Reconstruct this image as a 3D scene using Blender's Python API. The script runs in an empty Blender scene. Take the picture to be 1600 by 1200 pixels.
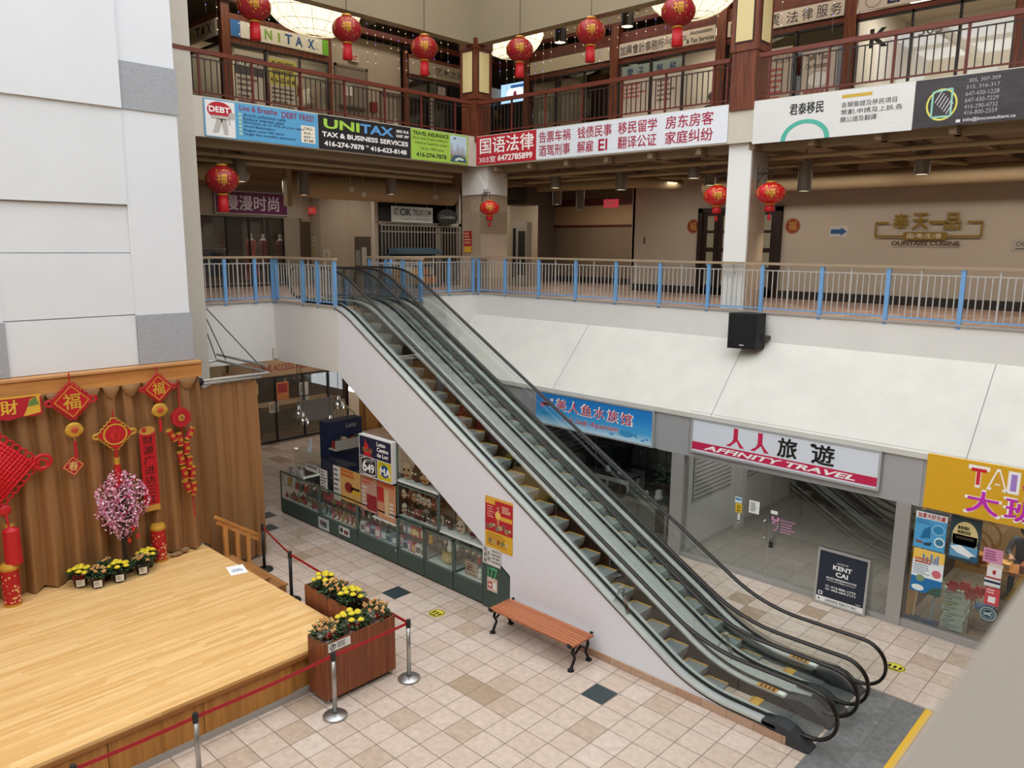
import bpy, bmesh, math, random
from mathutils import Vector, Matrix
random.seed(7)
SC = bpy.context.scene
COL = SC.collection
PI = math.pi
# ---------------------------------------------------------------- camera (image taken as 1600x1200)
FPX, CAMZ = 1204.27, 6.6
YAW, PITCH, ROLL = -0.75793, -0.17760, 0.00939
def _cam_axes():
    f = Vector((math.sin(YAW)*math.cos(PITCH), math.cos(YAW)*math.cos(PITCH), math.sin(PITCH)))
    r = f.cross(Vector((0, 0, 1))).normalized()
    u = r.cross(f)
    c, s = math.cos(ROLL), math.sin(ROLL)
    return c*r+s*u, -s*r+c*u, -f
CR, CU, CB = _cam_axes()
cd = bpy.data.cameras.new('camera')
cam = bpy.data.objects.new('camera', cd)
COL.objects.link(cam)
cam.matrix_world = Matrix(((CR.x, CU.x, CB.x, 0), (CR.y, CU.y, CB.y, 0), (CR.z, CU.z, CB.z, CAMZ), (0, 0, 0, 1)))
cd.sensor_width = 36.0
cd.lens = 36.0*FPX/1600.0
cd.clip_start = 0.05
cd.clip_end = 200
cd.dof.use_dof = True
cd.dof.focus_distance = 14.0
cd.dof.aperture_fstop = 2.2
SC.camera = cam
# ---------------------------------------------------------------- daylight through the roof, exposure
SC.view_settings.view_transform = 'Standard'
SC.view_settings.look = 'None'
SC.view_settings.gamma = 1.0
SC.view_settings.exposure = 0.12
SC.view_settings.use_curve_mapping = False
w = bpy.data.worlds.new('overcast_sky')
SC.world = w
w.use_nodes = True
bg = w.node_tree.nodes['Background']
bg.inputs['Color'].default_value = (0.93, 0.97, 1.0, 1)
bg.inputs['Strength'].default_value = 3.2
SC.cycles.use_denoising = True
SC.cycles.max_bounces = 10
SC.cycles.diffuse_bounces = 5
SC.cycles.glossy_bounces = 3
SC.cycles.transmission_bounces = 4
SC.cycles.transparent_max_bounces = 16
SC.cycles.sample_clamp_indirect = 6.0
SC.cycles.caustics_reflective = False
SC.cycles.caustics_refractive = False
# ---------------------------------------------------------------- survey: where a sight line meets a real plane of the building
def _ray(x, y):
    return CR*((x-800)/FPX) + CU*(-(y-600)/FPX) - CB
def onz(x, y, z):
    d = _ray(x, y); return d*((z-CAMZ)/d.z) + Vector((0, 0, CAMZ))
def onX(x, y, X):
    d = _ray(x, y); return d*(X/d.x) + Vector((0, 0, CAMZ))
def onY(x, y, Y):
    d = _ray(x, y); return d*(Y/d.y) + Vector((0, 0, CAMZ))
# ---------------------------------------------------------------- materials
def lin(h):
    h = h.lstrip('#')
    o = []
    for i in (0, 2, 4):
        c = int(h[i:i+2], 16)/255.0
        o.append(c/12.92 if c <= 0.04045 else ((c+0.055)/1.055)**2.4)
    return (o[0], o[1], o[2], 1.0)
MATS = {}
def M(hexc, rough=0.6, metal=0.0, var=0.0, scale=6.0, bump=0.0, spec=0.4, emit=0.0, name=None):
    key = (hexc, rough, metal, var, scale, bump, spec, emit)
    if key in MATS: return MATS[key]
    m = bpy.data.materials.new(name or 'paint_'+hexc.strip('#'))
    m.use_nodes = True
    nt = m.node_tree
    b = nt.nodes['Principled BSDF']
    b.inputs['Base Color'].default_value = lin(hexc)
    b.inputs['Roughness'].default_value = rough
    b.inputs['Metallic'].default_value = metal
    b.inputs['Specular IOR Level'].default_value = spec
    if emit:
        b.inputs['Emission Color'].default_value = lin(hexc)
        b.inputs['Emission Strength'].default_value = emit
    if var or bump:
        tc = nt.nodes.new('ShaderNodeTexCoord')
        nz = nt.nodes.new('ShaderNodeTexNoise')
        nz.inputs['Scale'].default_value = scale
        nz.inputs['Detail'].default_value = 5
        nt.links.new(tc.outputs['Object'], nz.inputs['Vector'])
        if var:
            mp = nt.nodes.new('ShaderNodeMapRange')
            mp.inputs['From Min'].default_value = 0.3; mp.inputs['From Max'].default_value = 0.7
            mp.inputs['To Min'].default_value = 1-var; mp.inputs['To Max'].default_value = 1+var*0.5
            nt.links.new(nz.outputs['Fac'], mp.inputs['Value'])
            hs = nt.nodes.new('ShaderNodeHueSaturation')
            hs.inputs['Color'].default_value = lin(hexc)
            nt.links.new(mp.outputs['Result'], hs.inputs['Value'])
            nt.links.new(hs.outputs['Color'], b.inputs['Base Color'])
        if bump:
            bp = nt.nodes.new('ShaderNodeBump')
            bp.inputs['Strength'].default_value = bump
            bp.inputs['Distance'].default_value = 0.02
            nt.links.new(nz.outputs['Fac'], bp.inputs['Height'])
            nt.links.new(bp.outputs['Normal'], b.inputs['Normal'])
    MATS[key] = m
    return m
def glass(name, tint=(0.93, 0.97, 0.95), refl=0.06, edge=0.5):
    m = bpy.data.materials.new(name); m.use_nodes = True
    nt = m.node_tree; nt.nodes.clear()
    out = nt.nodes.new('ShaderNodeOutputMaterial')
    tr = nt.nodes.new('ShaderNodeBsdfTransparent'); tr.inputs['Color'].default_value = (*tint, 1)
    gl = nt.nodes.new('ShaderNodeBsdfGlossy'); gl.inputs['Roughness'].default_value = 0.02
    lw = nt.nodes.new('ShaderNodeLayerWeight'); lw.inputs['Blend'].default_value = 0.25
    mr = nt.nodes.new('ShaderNodeMapRange')
    mr.inputs['To Min'].default_value = refl; mr.inputs['To Max'].default_value = edge
    mx = nt.nodes.new('ShaderNodeMixShader')
    nt.links.new(lw.outputs['Fresnel'], mr.inputs['Value'])
    nt.links.new(mr.outputs['Result'], mx.inputs['Fac'])
    nt.links.new(tr.outputs[0], mx.inputs[1]); nt.links.new(gl.outputs[0], mx.inputs[2])
    nt.links.new(mx.outputs[0], out.inputs['Surface'])
    return m
def tiles(name, cols, size, ox=0.0, oy=0.0, grout='#6f5f52', gap=0.012, rough=0.35, mottle=0.25, axes='xy', sizey=None):
    """square tiles: one colour drawn per tile from a ramp, a fine mottle inside it and dark joints"""
    m = bpy.data.materials.new(name); m.use_nodes = True
    nt = m.node_tree; N = nt.nodes.new; L = nt.links.new
    b = nt.nodes['Principled BSDF']
    tc = N('ShaderNodeTexCoord'); sp = N('ShaderNodeSeparateXYZ'); L(tc.outputs['Object'], sp.inputs[0])
    ia, ib = 'xyz'.index(axes[0]), 'xyz'.index(axes[1])
    def mth(op, a, v):
        n = N('ShaderNodeMath'); n.operation = op
        for i, q in enumerate((a, v)):
            if q is None: continue
            if isinstance(q, (int, float)): n.inputs[i].default_value = q
            else: L(q, n.inputs[i])
        return n.outputs[0]
    fr, fl = [], []
    for idx, off, sz in ((ia, ox, size), (ib, oy, sizey or size)):
        s = mth('DIVIDE', mth('SUBTRACT', sp.outputs[idx], off), sz)
        f = mth('FLOOR', s, None)
        q = mth('SUBTRACT', s, f)
        fl.append(f)
        e = mth('MULTIPLY', mth('MINIMUM', q, mth('SUBTRACT', 1.0, q)), sz)
        fr.append(e)
    cb = N('ShaderNodeCombineXYZ'); L(fl[0], cb.inputs[0]); L(fl[1], cb.inputs[1])
    wn = N('ShaderNodeTexWhiteNoise'); wn.noise_dimensions = '3D'; L(cb.outputs[0], wn.inputs['Vector'])
    rp = N('ShaderNodeValToRGB'); rp.color_ramp.interpolation = 'CONSTANT'
    els = rp.color_ramp.elements
    while len(els) > 1: els.remove(els[-1])
    pos = 0.0
    for i, (c, wgt) in enumerate(cols):
        e = els[0] if i == 0 else els.new(pos)
        e.position = pos; e.color = lin(c); pos += wgt
    L(wn.outputs['Value'], rp.inputs['Fac'])
    nz = N('ShaderNodeTexNoise'); nz.inputs['Scale'].default_value = 9; nz.inputs['Detail'].default_value = 7; nz.inputs['Roughness'].default_value = 0.7
    L(tc.outputs['Object'], nz.inputs['Vector'])
    mr = N('ShaderNodeMapRange'); mr.inputs['From Min'].default_value = .3; mr.inputs['From Max'].default_value = .7
    mr.inputs['To Min'].default_value = 1-mottle; mr.inputs['To Max'].default_value = 1+mottle*.6
    L(nz.outputs['Fac'], mr.inputs['Value'])
    hs = N('ShaderNodeHueSaturation'); L(rp.outputs['Color'], hs.inputs['Color']); L(mr.outputs['Result'], hs.inputs['Value'])
    edge = mth('MINIMUM', fr[0], fr[1])
    jt = mth('LESS_THAN', edge, gap*.5)
    mx = N('ShaderNodeMix'); mx.data_type = 'RGBA'
    L(jt, mx.inputs['Factor']); L(hs.outputs['Color'], mx.inputs['A']); mx.inputs['B'].default_value = lin(grout)
    L(mx.outputs['Result'], b.inputs['Base Color'])
    b.inputs['Roughness'].default_value = rough
    b.inputs['Specular IOR Level'].default_value = 0.35
    return m
def planks(name, base, dark, light, wide, along='y', length=1.3, rough=0.35, gap=0.0):
    """strip flooring: boards of random length and tone running along one axis"""
    m = bpy.data.materials.new(name); m.use_nodes = True
    nt = m.node_tree; N = nt.nodes.new; L = nt.links.new
    b = nt.nodes['Principled BSDF']
    tc = N('ShaderNodeTexCoord'); sp = N('ShaderNodeSeparateXYZ'); L(tc.outputs['Object'], sp.inputs[0])
    a = {'x': 0, 'y': 1, 'z': 2}[along[0]]
    c = {'x': 0, 'y': 1, 'z': 2}[along[1]] if len(along) > 1 else (0 if a == 1 else 1)
    def mth(op, p, q=None):
        n = N('ShaderNodeMath'); n.operation = op
        for i, s in enumerate((p, q)):
            if s is None: continue
            if isinstance(s, (int, float)): n.inputs[i].default_value = s
            else: L(s, n.inputs[i])
        return n.outputs[0]
    row = mth('FLOOR', mth('DIVIDE', sp.outputs[c], wide))
    w1 = N('ShaderNodeTexWhiteNoise'); w1.noise_dimensions = '1D'; L(row, w1.inputs['W'])
    sh = mth('ADD', mth('DIVIDE', sp.outputs[a], length), mth('MULTIPLY', w1.outputs['Value'], 7.3))
    brd = mth('FLOOR', sh)
    cb = N('ShaderNodeCombineXYZ'); L(row, cb.inputs[0]); L(brd, cb.inputs[1])
    w2 = N('ShaderNodeTexWhiteNoise'); w2.noise_dimensions = '3D'; L(cb.outputs[0], w2.inputs['Vector'])
    rp = N('ShaderNodeValToRGB')
    rp.color_ramp.elements[0].color = lin(dark); rp.color_ramp.elements[1].color = lin(light)
    e = rp.color_ramp.elements.new(0.45); e.color = lin(base)
    L(w2.outputs['Value'], rp.inputs['Fac'])
    mp = N('ShaderNodeMapping')
    sc = [30, 30, 30]; sc[a] = 2.0
    mp.inputs['Scale'].default_value = sc
    L(tc.outputs['Object'], mp.inputs['Vector'])
    nz = N('ShaderNodeTexNoise'); nz.inputs['Scale'].default_value = 1.0; nz.inputs['Detail'].default_value = 4
    L(mp.outputs[0], nz.inputs['Vector'])
    mr = N('ShaderNodeMapRange'); mr.inputs['From Min'].default_value = .3; mr.inputs['From Max'].default_value = .7
    mr.inputs['To Min'].default_value = .9; mr.inputs['To Max'].default_value = 1.05
    L(nz.outputs['Fac'], mr.inputs['Value'])
    hs = N('ShaderNodeHueSaturation'); L(rp.outputs['Color'], hs.inputs['Color']); L(mr.outputs['Result'], hs.inputs['Value'])
    res = hs.outputs['Color']
    if gap:
        q = mth('DIVIDE', sp.outputs[c], wide)
        fq = mth('SUBTRACT', q, mth('FLOOR', q))
        jt = mth('LESS_THAN', fq, gap)
        mx = N('ShaderNodeMix'); mx.data_type = 'RGBA'
        L(jt, mx.inputs['Factor']); L(res, mx.inputs['A']); mx.inputs['B'].default_value = lin(dark)
        res = mx.outputs['Result']
    L(res, b.inputs['Base Color'])
    b.inputs['Roughness'].default_value = rough
    b.inputs['Specular IOR Level'].default_value = 0.35
    return m
def grain(name, base, dark, axis='z', scale=3.0, rough=0.45):
    """veneer: wavy grain stretched along one axis"""
    m = bpy.data.materials.new(name); m.use_nodes = True
    nt = m.node_tree; N = nt.nodes.new; L = nt.links.new
    b = nt.nodes['Principled BSDF']
    tc = N('ShaderNodeTexCoord'); mp = N('ShaderNodeMapping')
    sc = [scale*9]*3; sc['xyz'.index(axis)] = scale*.5
    mp.inputs['Scale'].default_value = sc
    L(tc.outputs['Object'], mp.inputs['Vector'])
    nz = N('ShaderNodeTexNoise'); nz.inputs['Scale'].default_value = 1; nz.inputs['Detail'].default_value = 6; nz.inputs['Distortion'].default_value = .6
    L(mp.outputs[0], nz.inputs['Vector'])
    rp = N('ShaderNodeValToRGB')
    rp.color_ramp.elements[0].position = .35; rp.color_ramp.elements[1].position = .65
    rp.color_ramp.elements[0].color = lin(dark); rp.color_ramp.elements[1].color = lin(base)
    L(nz.outputs['Fac'], rp.inputs['Fac']); L(rp.outputs['Color'], b.inputs['Base Color'])
    b.inputs['Roughness'].default_value = rough
    b.inputs['Specular IOR Level'].default_value = 0.35
    return m
# ---------------------------------------------------------------- mesh builder
_GL = {}
def glyphs(body, bold=0.0, shear=0.0):
    key = (body, bold, shear)
    if key in _GL: return _GL[key]
    c = bpy.data.curves.new('t', 'FONT'); c.body = body; c.size = 1.0; c.offset = bold; c.shear = shear
    c.align_x = 'CENTER'; c.resolution_u = 3
    o = bpy.data.objects.new('t', c); COL.objects.link(o)
    dg = bpy.context.evaluated_depsgraph_get()
    me = bpy.data.meshes.new_from_object(o.evaluated_get(dg))
    vs = [(v.co.x, v.co.y) for v in me.vertices]; fs = [tuple(p.vertices) for p in me.polygons]
    bpy.data.objects.remove(o); bpy.data.curves.remove(c); bpy.data.meshes.remove(me)
    if not vs: vs = [(0, 0), (1, 1)]
    x0 = min(v[0] for v in vs); x1 = max(v[0] for v in vs); y0 = min(v[1] for v in vs); y1 = max(v[1] for v in vs)
    dx = max(x1-x0, 1e-6); dy = max(y1-y0, 1e-6)
    _GL[key] = ([((v[0]-x0)/dx, (v[1]-y0)/dy) for v in vs], fs, dx/dy)
    return _GL[key]
class Fr:
    """a flat frame: origin, right, up; n points out of the face"""
    def __init__(s, O, r, u, w, h):
        s.O, s.r, s.u, s.w, s.h = Vector(O), Vector(r).normalized(), Vector(u).normalized(), w, h
        s.n = s.r.cross(s.u)
    def p(s, a, b, d=0.0):
        return s.O + s.r*(a*s.w) + s.u*(b*s.h) + s.n*d
def FX(X, y0, y1, z0, z1): return Fr((X, y0, z0), (0, 1, 0), (0, 0, 1), y1-y0, z1-z0)     # faces +X
def FY(Y, x0, x1, z0, z1): return Fr((x0, Y, z0), (1, 0, 0), (0, 0, 1), x1-x0, z1-z0)     # faces -Y
class MB:
    def __init__(s):
        s.v, s.f, s.mi, s.mats, s.cur = [], [], [], [], 0
        s.smooth = []
        s.sm = False
    def m(s, mat):
        if isinstance(mat, str): mat = M(mat)
        if mat not in s.mats: s.mats.append(mat)
        s.cur = s.mats.index(mat); return s
    def add(s, vs, fs):
        o = len(s.v)
        s.v += [tuple(q) for q in vs]
        for f in fs:
            s.f.append(tuple(i+o for i in f)); s.mi.append(s.cur); s.smooth.append(s.sm)
        return s
    def box(s, x0, x1, y0, y1, z0, z1):
        if x0 > x1: x0, x1 = x1, x0
        if y0 > y1: y0, y1 = y1, y0
        if z0 > z1: z0, z1 = z1, z0
        return s.add([(x0, y0, z0), (x1, y0, z0), (x1, y1, z0), (x0, y1, z0), (x0, y0, z1), (x1, y0, z1), (x1, y1, z1), (x0, y1, z1)],
                     [(0, 3, 2, 1), (4, 5, 6, 7), (0, 1, 5, 4), (1, 2, 6, 5), (2, 3, 7, 6), (3, 0, 4, 7)])
    def obox(s, c, size, mat3=None):
        c = Vector(c); h = [q*.5 for q in size]; out = []
        for sx, sy, sz in ((-1, -1, -1), (1, -1, -1), (1, 1, -1), (-1, 1, -1), (-1, -1, 1), (1, -1, 1), (1, 1, 1), (-1, 1, 1)):
            q = Vector((sx*h[0], sy*h[1], sz*h[2]))
            if mat3 is not None: q = mat3 @ q
            out.append(c+q)
        return s.add(out, [(0, 3, 2, 1), (4, 5, 6, 7), (0, 1, 5, 4), (1, 2, 6, 5), (2, 3, 7, 6), (3, 0, 4, 7)])
    def quad(s, a, b, c, d): return s.add([a, b, c, d], [(0, 1, 2, 3)])
    def poly(s, pts): return s.add(pts, [tuple(range(len(pts)))])
    def prism(s, pts, axis, lo, hi):
        """2-D outline (a,b) pushed along an axis: 'y' -> (x,z), 'x' -> (y,z), 'z' -> (x,y)"""
        def P(a, b, t): return {'y': (a, t, b), 'x': (t, a, b), 'z': (a, b, t)}[axis]
        n = len(pts)
        vs = [P(a, b, lo) for a, b in pts] + [P(a, b, hi) for a, b in pts]
        fs = [tuple(range(n)), tuple(range(2*n-1, n-1, -1))] + [(i, i+n, (i+1) % n+n, (i+1) % n) for i in range(n)]
        return s.add(vs, fs)
    def ribbon(s, top, bot, y0, y1):
        """long strip between two equal polylines of (x,z), extruded across y (kept as quads)"""
        n = len(top); vs = []
        for y in (y0, y1):
            vs += [(x, y, z) for x, z in top] + [(x, y, z) for x, z in bot]
        fs = []
        for i in range(n-1):
            a, b, c, d = i, i+1, n+i+1, n+i
            fs += [(a, d, c, b), (2*n+a, 2*n+b, 2*n+c, 2*n+d), (a, b, 2*n+b, 2*n+a), (d, 2*n+d, 2*n+c, c)]
        fs += [(0, 2*n, 3*n, n), (n-1, 2*n-1, 4*n-1, 3*n-1)]
        return s.add(vs, fs)
    def tube(s, pts, r, n=8, closed=False, flat=1.0, cap=True):
        pts = [Vector(p) for p in pts]; k = len(pts); vs = []
        rr = r if isinstance(r, (list, tuple)) else [r]*k
        up0 = None
        for i, p in enumerate(pts):
            if closed: t = (pts[(i+1) % k]-pts[i-1])
            else: t = pts[min(i+1, k-1)]-pts[max(i-1, 0)]
            t.normalize()
            if up0 is None:
                up0 = Vector((0, 0, 1)) if abs(t.z) < .9 else Vector((0, 1, 0))
            a = t.cross(up0)
            if a.length < 1e-4: a = t.cross(Vector((1, 0, .3)))
            a.normalize(); b = a.cross(t).normalized(); up0 = b
            for j in range(n):
                th = 2*PI*j/n
                vs.append(p + a*(rr[i]*math.cos(th)) + b*(rr[i]*flat*math.sin(th)))
        fs = []
        for i in range(k if closed else k-1):
            i2 = (i+1) % k
            for j in range(n):
                fs.append((i*n+j, i*n+(j+1) % n, i2*n+(j+1) % n, i2*n+j))
        if cap and not closed:
            fs += [tuple(range(n-1, -1, -1)), tuple((k-1)*n+j for j in range(n))]
        return s.add(vs, fs)
    def lathe(s, prof, c=(0, 0, 0), n=20, lobes=0, depth=0.0, cap=True, ax=None):
        c = Vector(c); vs = []
        for r, z in prof:
            for j in range(n):
                th = 2*PI*j/n
                q = r*(1-depth*abs(math.sin(lobes*th*.5))) if lobes else r
                vs.append(c+Vector((q*math.cos(th), q*math.sin(th), z)))
        fs = []
        k = len(prof)
        for i in range(k-1):
            for j in range(n):
                fs.append((i*n+j, i*n+(j+1) % n, (i+1)*n+(j+1) % n, (i+1)*n+j))
        if cap: fs += [tuple(range(n-1, -1, -1)), tuple((k-1)*n+j for j in range(n))]
        return s.add(vs, fs)
    def ball(s, c, r, nu=10, nv=7):
        if not isinstance(r, (list, tuple)): r = (r, r, r)
        c = Vector(c)
        vs = [c+Vector((0, 0, -r[2]))]
        for i in range(1, nv):
            ph = -PI/2+PI*i/nv
            for j in range(nu):
                th = 2*PI*j/nu
                vs.append(c+Vector((r[0]*math.cos(ph)*math.cos(th), r[1]*math.cos(ph)*math.sin(th), r[2]*math.sin(ph))))
        vs.append(c+Vector((0, 0, r[2])))
        fs = [(0, 1+(j+1) % nu, 1+j) for j in range(nu)]
        for i in range(nv-2):
            for j in range(nu):
                a = 1+i*nu; b = a+nu
                fs.append((a+j, a+(j+1) % nu, b+(j+1) % nu, b+j))
        e = 1+(nv-2)*nu
        fs += [(e+j, e+(j+1) % nu, len(vs)-1) for j in range(nu)]
        return s.add(vs, fs)
    # ---- flat artwork on a frame
    def rect(s, fr, a0, b0, a1, b1, d=.002):
        return s.quad(fr.p(a0, b0, d), fr.p(a1, b0, d), fr.p(a1, b1, d), fr.p(a0, b1, d))
    def slab(s, fr, th, a0=0, b0=0, a1=1, b1=1):
        q = [(a0, b0), (a1, b0), (a1, b1), (a0, b1)]
        vs = [fr.p(a, b, 0) for a, b in q]+[fr.p(a, b, -th) for a, b in q]
        return s.add(vs, [(0, 1, 2, 3), (7, 6, 5, 4), (0, 4, 5, 1), (1, 5, 6, 2), (2, 6, 7, 3), (3, 7, 4, 0)])
    def oval(s, fr, a, b, ra, rb, d=.002, n=24, inner=0.0, t0=0.0, t1=1.0):
        vs = []; full = abs(t1-t0) >= .999
        k = n if full else n+1
        for i in range(k):
            th = 2*PI*(t0+(t1-t0)*i/n); vs.append(fr.p(a+ra*math.cos(th), b+rb*math.sin(th), d))
        if inner <= 0: return s.poly(vs)
        for i in range(k):
            th = 2*PI*(t0+(t1-t0)*i/n); vs.append(fr.p(a+ra*inner*math.cos(th), b+rb*inner*math.sin(th), d))
        m_ = k if full else k-1
        return s.add(vs, [(i, (i+1) % k, k+(i+1) % k, k+i) for i in range(m_)])
    def shape(s, fr, pts, d=.002): return s.poly([fr.p(a, b, d) for a, b in pts])
    def line(s, fr, p, q, t, d=.002):
        ax, ay = (q[0]-p[0])*fr.w, (q[1]-p[1])*fr.h
        L = math.hypot(ax, ay) or 1
        nx, ny = -ay/L*t*.5/fr.w, ax/L*t*.5/fr.h
        return s.shape(fr, [(p[0]-nx, p[1]-ny), (q[0]-nx, q[1]-ny), (q[0]+nx, q[1]+ny), (p[0]+nx, p[1]+ny)], d)
    def text(s, fr, body, a0, b0, a1, b1, d=.004, bold=0.0, shear=0.0, fit=False):
        if any(ord(ch) > 0x2e00 for ch in body):     # dense characters: thicken by overprinting, not by outline offset
            vs, fs, asp = glyphs(body, 0.0, shear)
            hx = min(bold, .05)*.55*(b1-b0)*fr.h/fr.w/(1+body.count('\n')); hy = min(bold, .05)*.4*(b1-b0)
            sh = [(0, 0)] if bold <= 0 else [(-hx, -hy), (hx, -hy), (-hx, hy), (hx, hy)]
            for k, (ox, oy) in enumerate(sh):
                s.add([fr.p(a0+ox+(a1-a0)*x, b0+oy+(b1-b0)*y, d+.00015*k) for x, y in vs], fs)
            return s
        vs, fs, asp = glyphs(body, min(bold, .03), shear)
        if fit:
            W, H = (a1-a0)*fr.w, (b1-b0)*fr.h
            if W/H > asp: k = (W-H*asp)/2/fr.w; a0 += k; a1 -= k
            else: k = (H-W/asp)/2/fr.h; b0 += k; b1 -= k
        return s.add([fr.p(a0+(a1-a0)*x, b0+(b1-b0)*y, d) for x, y in vs], fs)
    def lines(s, fr, a0, b0, a1, b1, n, d=.003, fill=.45, seed=1):
        """rows of print too small to read: short dashes"""
        R = random.Random(seed)
        for i in range(n):
            y1 = b1-(b1-b0)*i/n; y0 = y1-(b1-b0)/n*fill
            a = a0
            end = a0+(a1-a0)*R.uniform(.6, 1)
            while a < end:
                ww = R.uniform(.03, .12)*(a1-a0)
                s.rect(fr, a, y0, min(a+ww, end), y1, d); a += ww+.02*(a1-a0)
        return s
    def build(s, name, mat=None, parent=None, origin=None, smooth=None, local=False):
        me = bpy.data.meshes.new(name)
        o = bpy.data.objects.new(name, me); COL.objects.link(o)
        if parent is not None and not local: off = wloc(parent)
        else: off = Vector(origin) if origin is not None else Vector((0, 0, 0))
        me.from_pydata([Vector(q)-off for q in s.v], [], s.f)
        if s.mats:
            for q in s.mats: me.materials.append(q)
            me.polygons.foreach_set('material_index', s.mi)
        elif mat is not None:
            me.materials.append(M(mat) if isinstance(mat, str) else mat)
        sm = s.smooth if smooth is None else [smooth]*len(s.f)
        me.polygons.foreach_set('use_smooth', sm)
        me.validate()
        bm = bmesh.new(); bm.from_mesh(me)
        if s.closed_normals: bmesh.ops.recalc_face_normals(bm, faces=bm.faces)
        bm.to_mesh(me); bm.free()
        me.update()
        if parent is not None:
            o.parent = parent
            if origin is not None and local: o.location = origin
        elif origin is not None and not local: o.location = origin
        return o
    closed_normals = False
def wloc(o):
    v = Vector(o.location); p = o.parent
    while p is not None: v = v+Vector(p.location); p = p.parent
    return v
def mb(solid=False):
    b = MB(); b.closed_normals = solid; return b
def tag(o, label, cat, group=None, kind=None):
    o['label'] = label; o['category'] = cat
    if group: o['group'] = group
    if kind: o['kind'] = kind
    return o
def thing(name, label, cat, loc=(0, 0, 0), group=None):
    o = bpy.data.objects.new(name, None); COL.objects.link(o)
    o.location = loc; o.empty_display_size = .1
    return tag(o, label, cat, group)
def struct(name, b, mat=None, smooth=None):
    o = b.build(name, mat, smooth=smooth); o['kind'] = 'structure'; return o
def dup(root, loc, label=None, group=None, rotz=None):
    r = root.copy(); COL.objects.link(r); r.location = loc
    if rotz is not None: r.rotation_euler = (0, 0, rotz)
    if label: r['label'] = label
    if group: r['group'] = group
    for ch in [c for c in bpy.data.objects if c.parent == root]:
        c = ch.copy(); COL.objects.link(c); c.parent = r
        for g in [q for q in bpy.data.objects if q.parent == ch]:
            d = g.copy(); COL.objects.link(d); d.parent = c
    return r
def fillet(pts, rad, n=8):
    """round the inner corners of a 2-D polyline"""
    out = [pts[0]]
    for i in range(1, len(pts)-1):
        p, a, b = Vector(pts[i]), Vector(pts[i-1]), Vector(pts[i+1])
        r = rad[i-1] if isinstance(rad, (list, tuple)) else rad
        d1, d2 = (a-p).normalized(), (b-p).normalized()
        ang = d1.angle(d2)
        t = min(r/math.tan(ang/2), (a-p).length*.49, (b-p).length*.49)
        q1, q2 = p+d1*t, p+d2*t
        for k in range(n+1):
            s = k/n
            out.append(tuple(q1*(1-s)**2+p*2*s*(1-s)+q2*s**2))
    out.append(pts[-1])
    return out
def interp(poly, x):
    """height of a polyline whose x falls steadily"""
    for (xa, za), (xb, zb) in zip(poly, poly[1:]):
        if min(xa, xb)-1e-9 <= x <= max(xa, xb)+1e-9:
            return za if xa == xb else za+(zb-za)*(x-xa)/(xb-xa)
    return poly[0][1] if abs(x-poly[0][0]) < abs(x-poly[-1][0]) else poly[-1][1]
# ================================================================ materials of the building
WHITE = M('#dcdad6', .7, var=.04, scale=1.2)
WHITE2 = M('#d2cfc9', .75, var=.05, scale=1.5)
TAN = M('#b9ab92', .8, var=.05, scale=1.0)
TAUPE = M('#b3a796', .85, var=.04, scale=.6)
TAUPE2 = M('#a3937e', .85, var=.04, scale=.8)
DECK = M('#8f7d66', .85, var=.08, scale=1.4)
GREYP = M('#a9a8a6', .6)
DARK = M('#15120f', .7)
BLACK = M('#0d0d0e', .5)
STEEL = M('#b4b4b2', .32, metal=.9)
CHROME = M('#d0d0d0', .18, metal=1.0)
ALU = M('#b0aeac', .45, metal=.5)
WOODR = grain('red_oak', '#7a4228', '#54281a', 'z', 2.5)
WOODX = grain('red_oak_rail', '#6a2f20', '#4a1e12', 'x', 2.5)
WOODY = grain('red_oak_rail_across', '#6a2f20', '#4a1e12', 'y', 2.5)
CHERRY = grain('cherry_veneer', '#8a4f30', '#6e3b22', 'z', 2.0, .5)
OAK = grain('honey_oak', '#c58a4c', '#a86d35', 'z', 1.6, .5)
OAKY = grain('honey_oak_beam', '#c98d4e', '#ab7038', 'y', 1.2, .5)
CLEAR = glass('clear_glass', (.965, .985, .975), .035, .5)
SHOPGL = glass('shop_glass', (.92, .935, .925), .075, .55)
CASEGL = glass('case_glass', (.95, .98, .965), .02, .2)
FLOORM = tiles('floor_tiles', [('#c3b0a1', .36), ('#bfab9b', .3), ('#c7b6a8', .21), ('#b39e8b', .09), ('#a38d76', .04)], .4063, -6.47, 8.39, '#6f6358', .012, .36, .2)
TILE2 = tiles('corridor_tiles', [('#94796a', .4), ('#8a6d5e', .35), ('#a08472', .25)], .4063, 0, 0, '#5d4a40', .012, .45, .15)
SHOPFL = tiles('shop_tiles', [('#a09b93', .5), ('#a7a299', .5)], .6, 0, 0, '#6d6963', .012, .3, .08)
MARBLE = tiles('column_marble', [('#a08c77', .35), ('#a8947f', .3), ('#97826c', .2), ('#b09d88', .15)], .42, 0, .1, '#83705d', .008, .4, .12, 'xz', .62)
MARBLE2 = tiles('column_marble_side', [('#a08c77', .35), ('#a8947f', .3), ('#97826c', .2), ('#b09d88', .15)], .42, 0, .1, '#83705d', .008, .4, .12, 'yz', .62)
STAGEFL = planks('stage_maple', '#dbb074', '#d2a364', '#e4be85', .058, 'y', 1.4, .4)
STAGESIDE = grain('stage_front', '#b57f3f', '#9c682e', 'z', 1.4, .5)

Z2, Z3 = 5.2, 9.4
XP, YP = -16.0, 15.35
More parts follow.
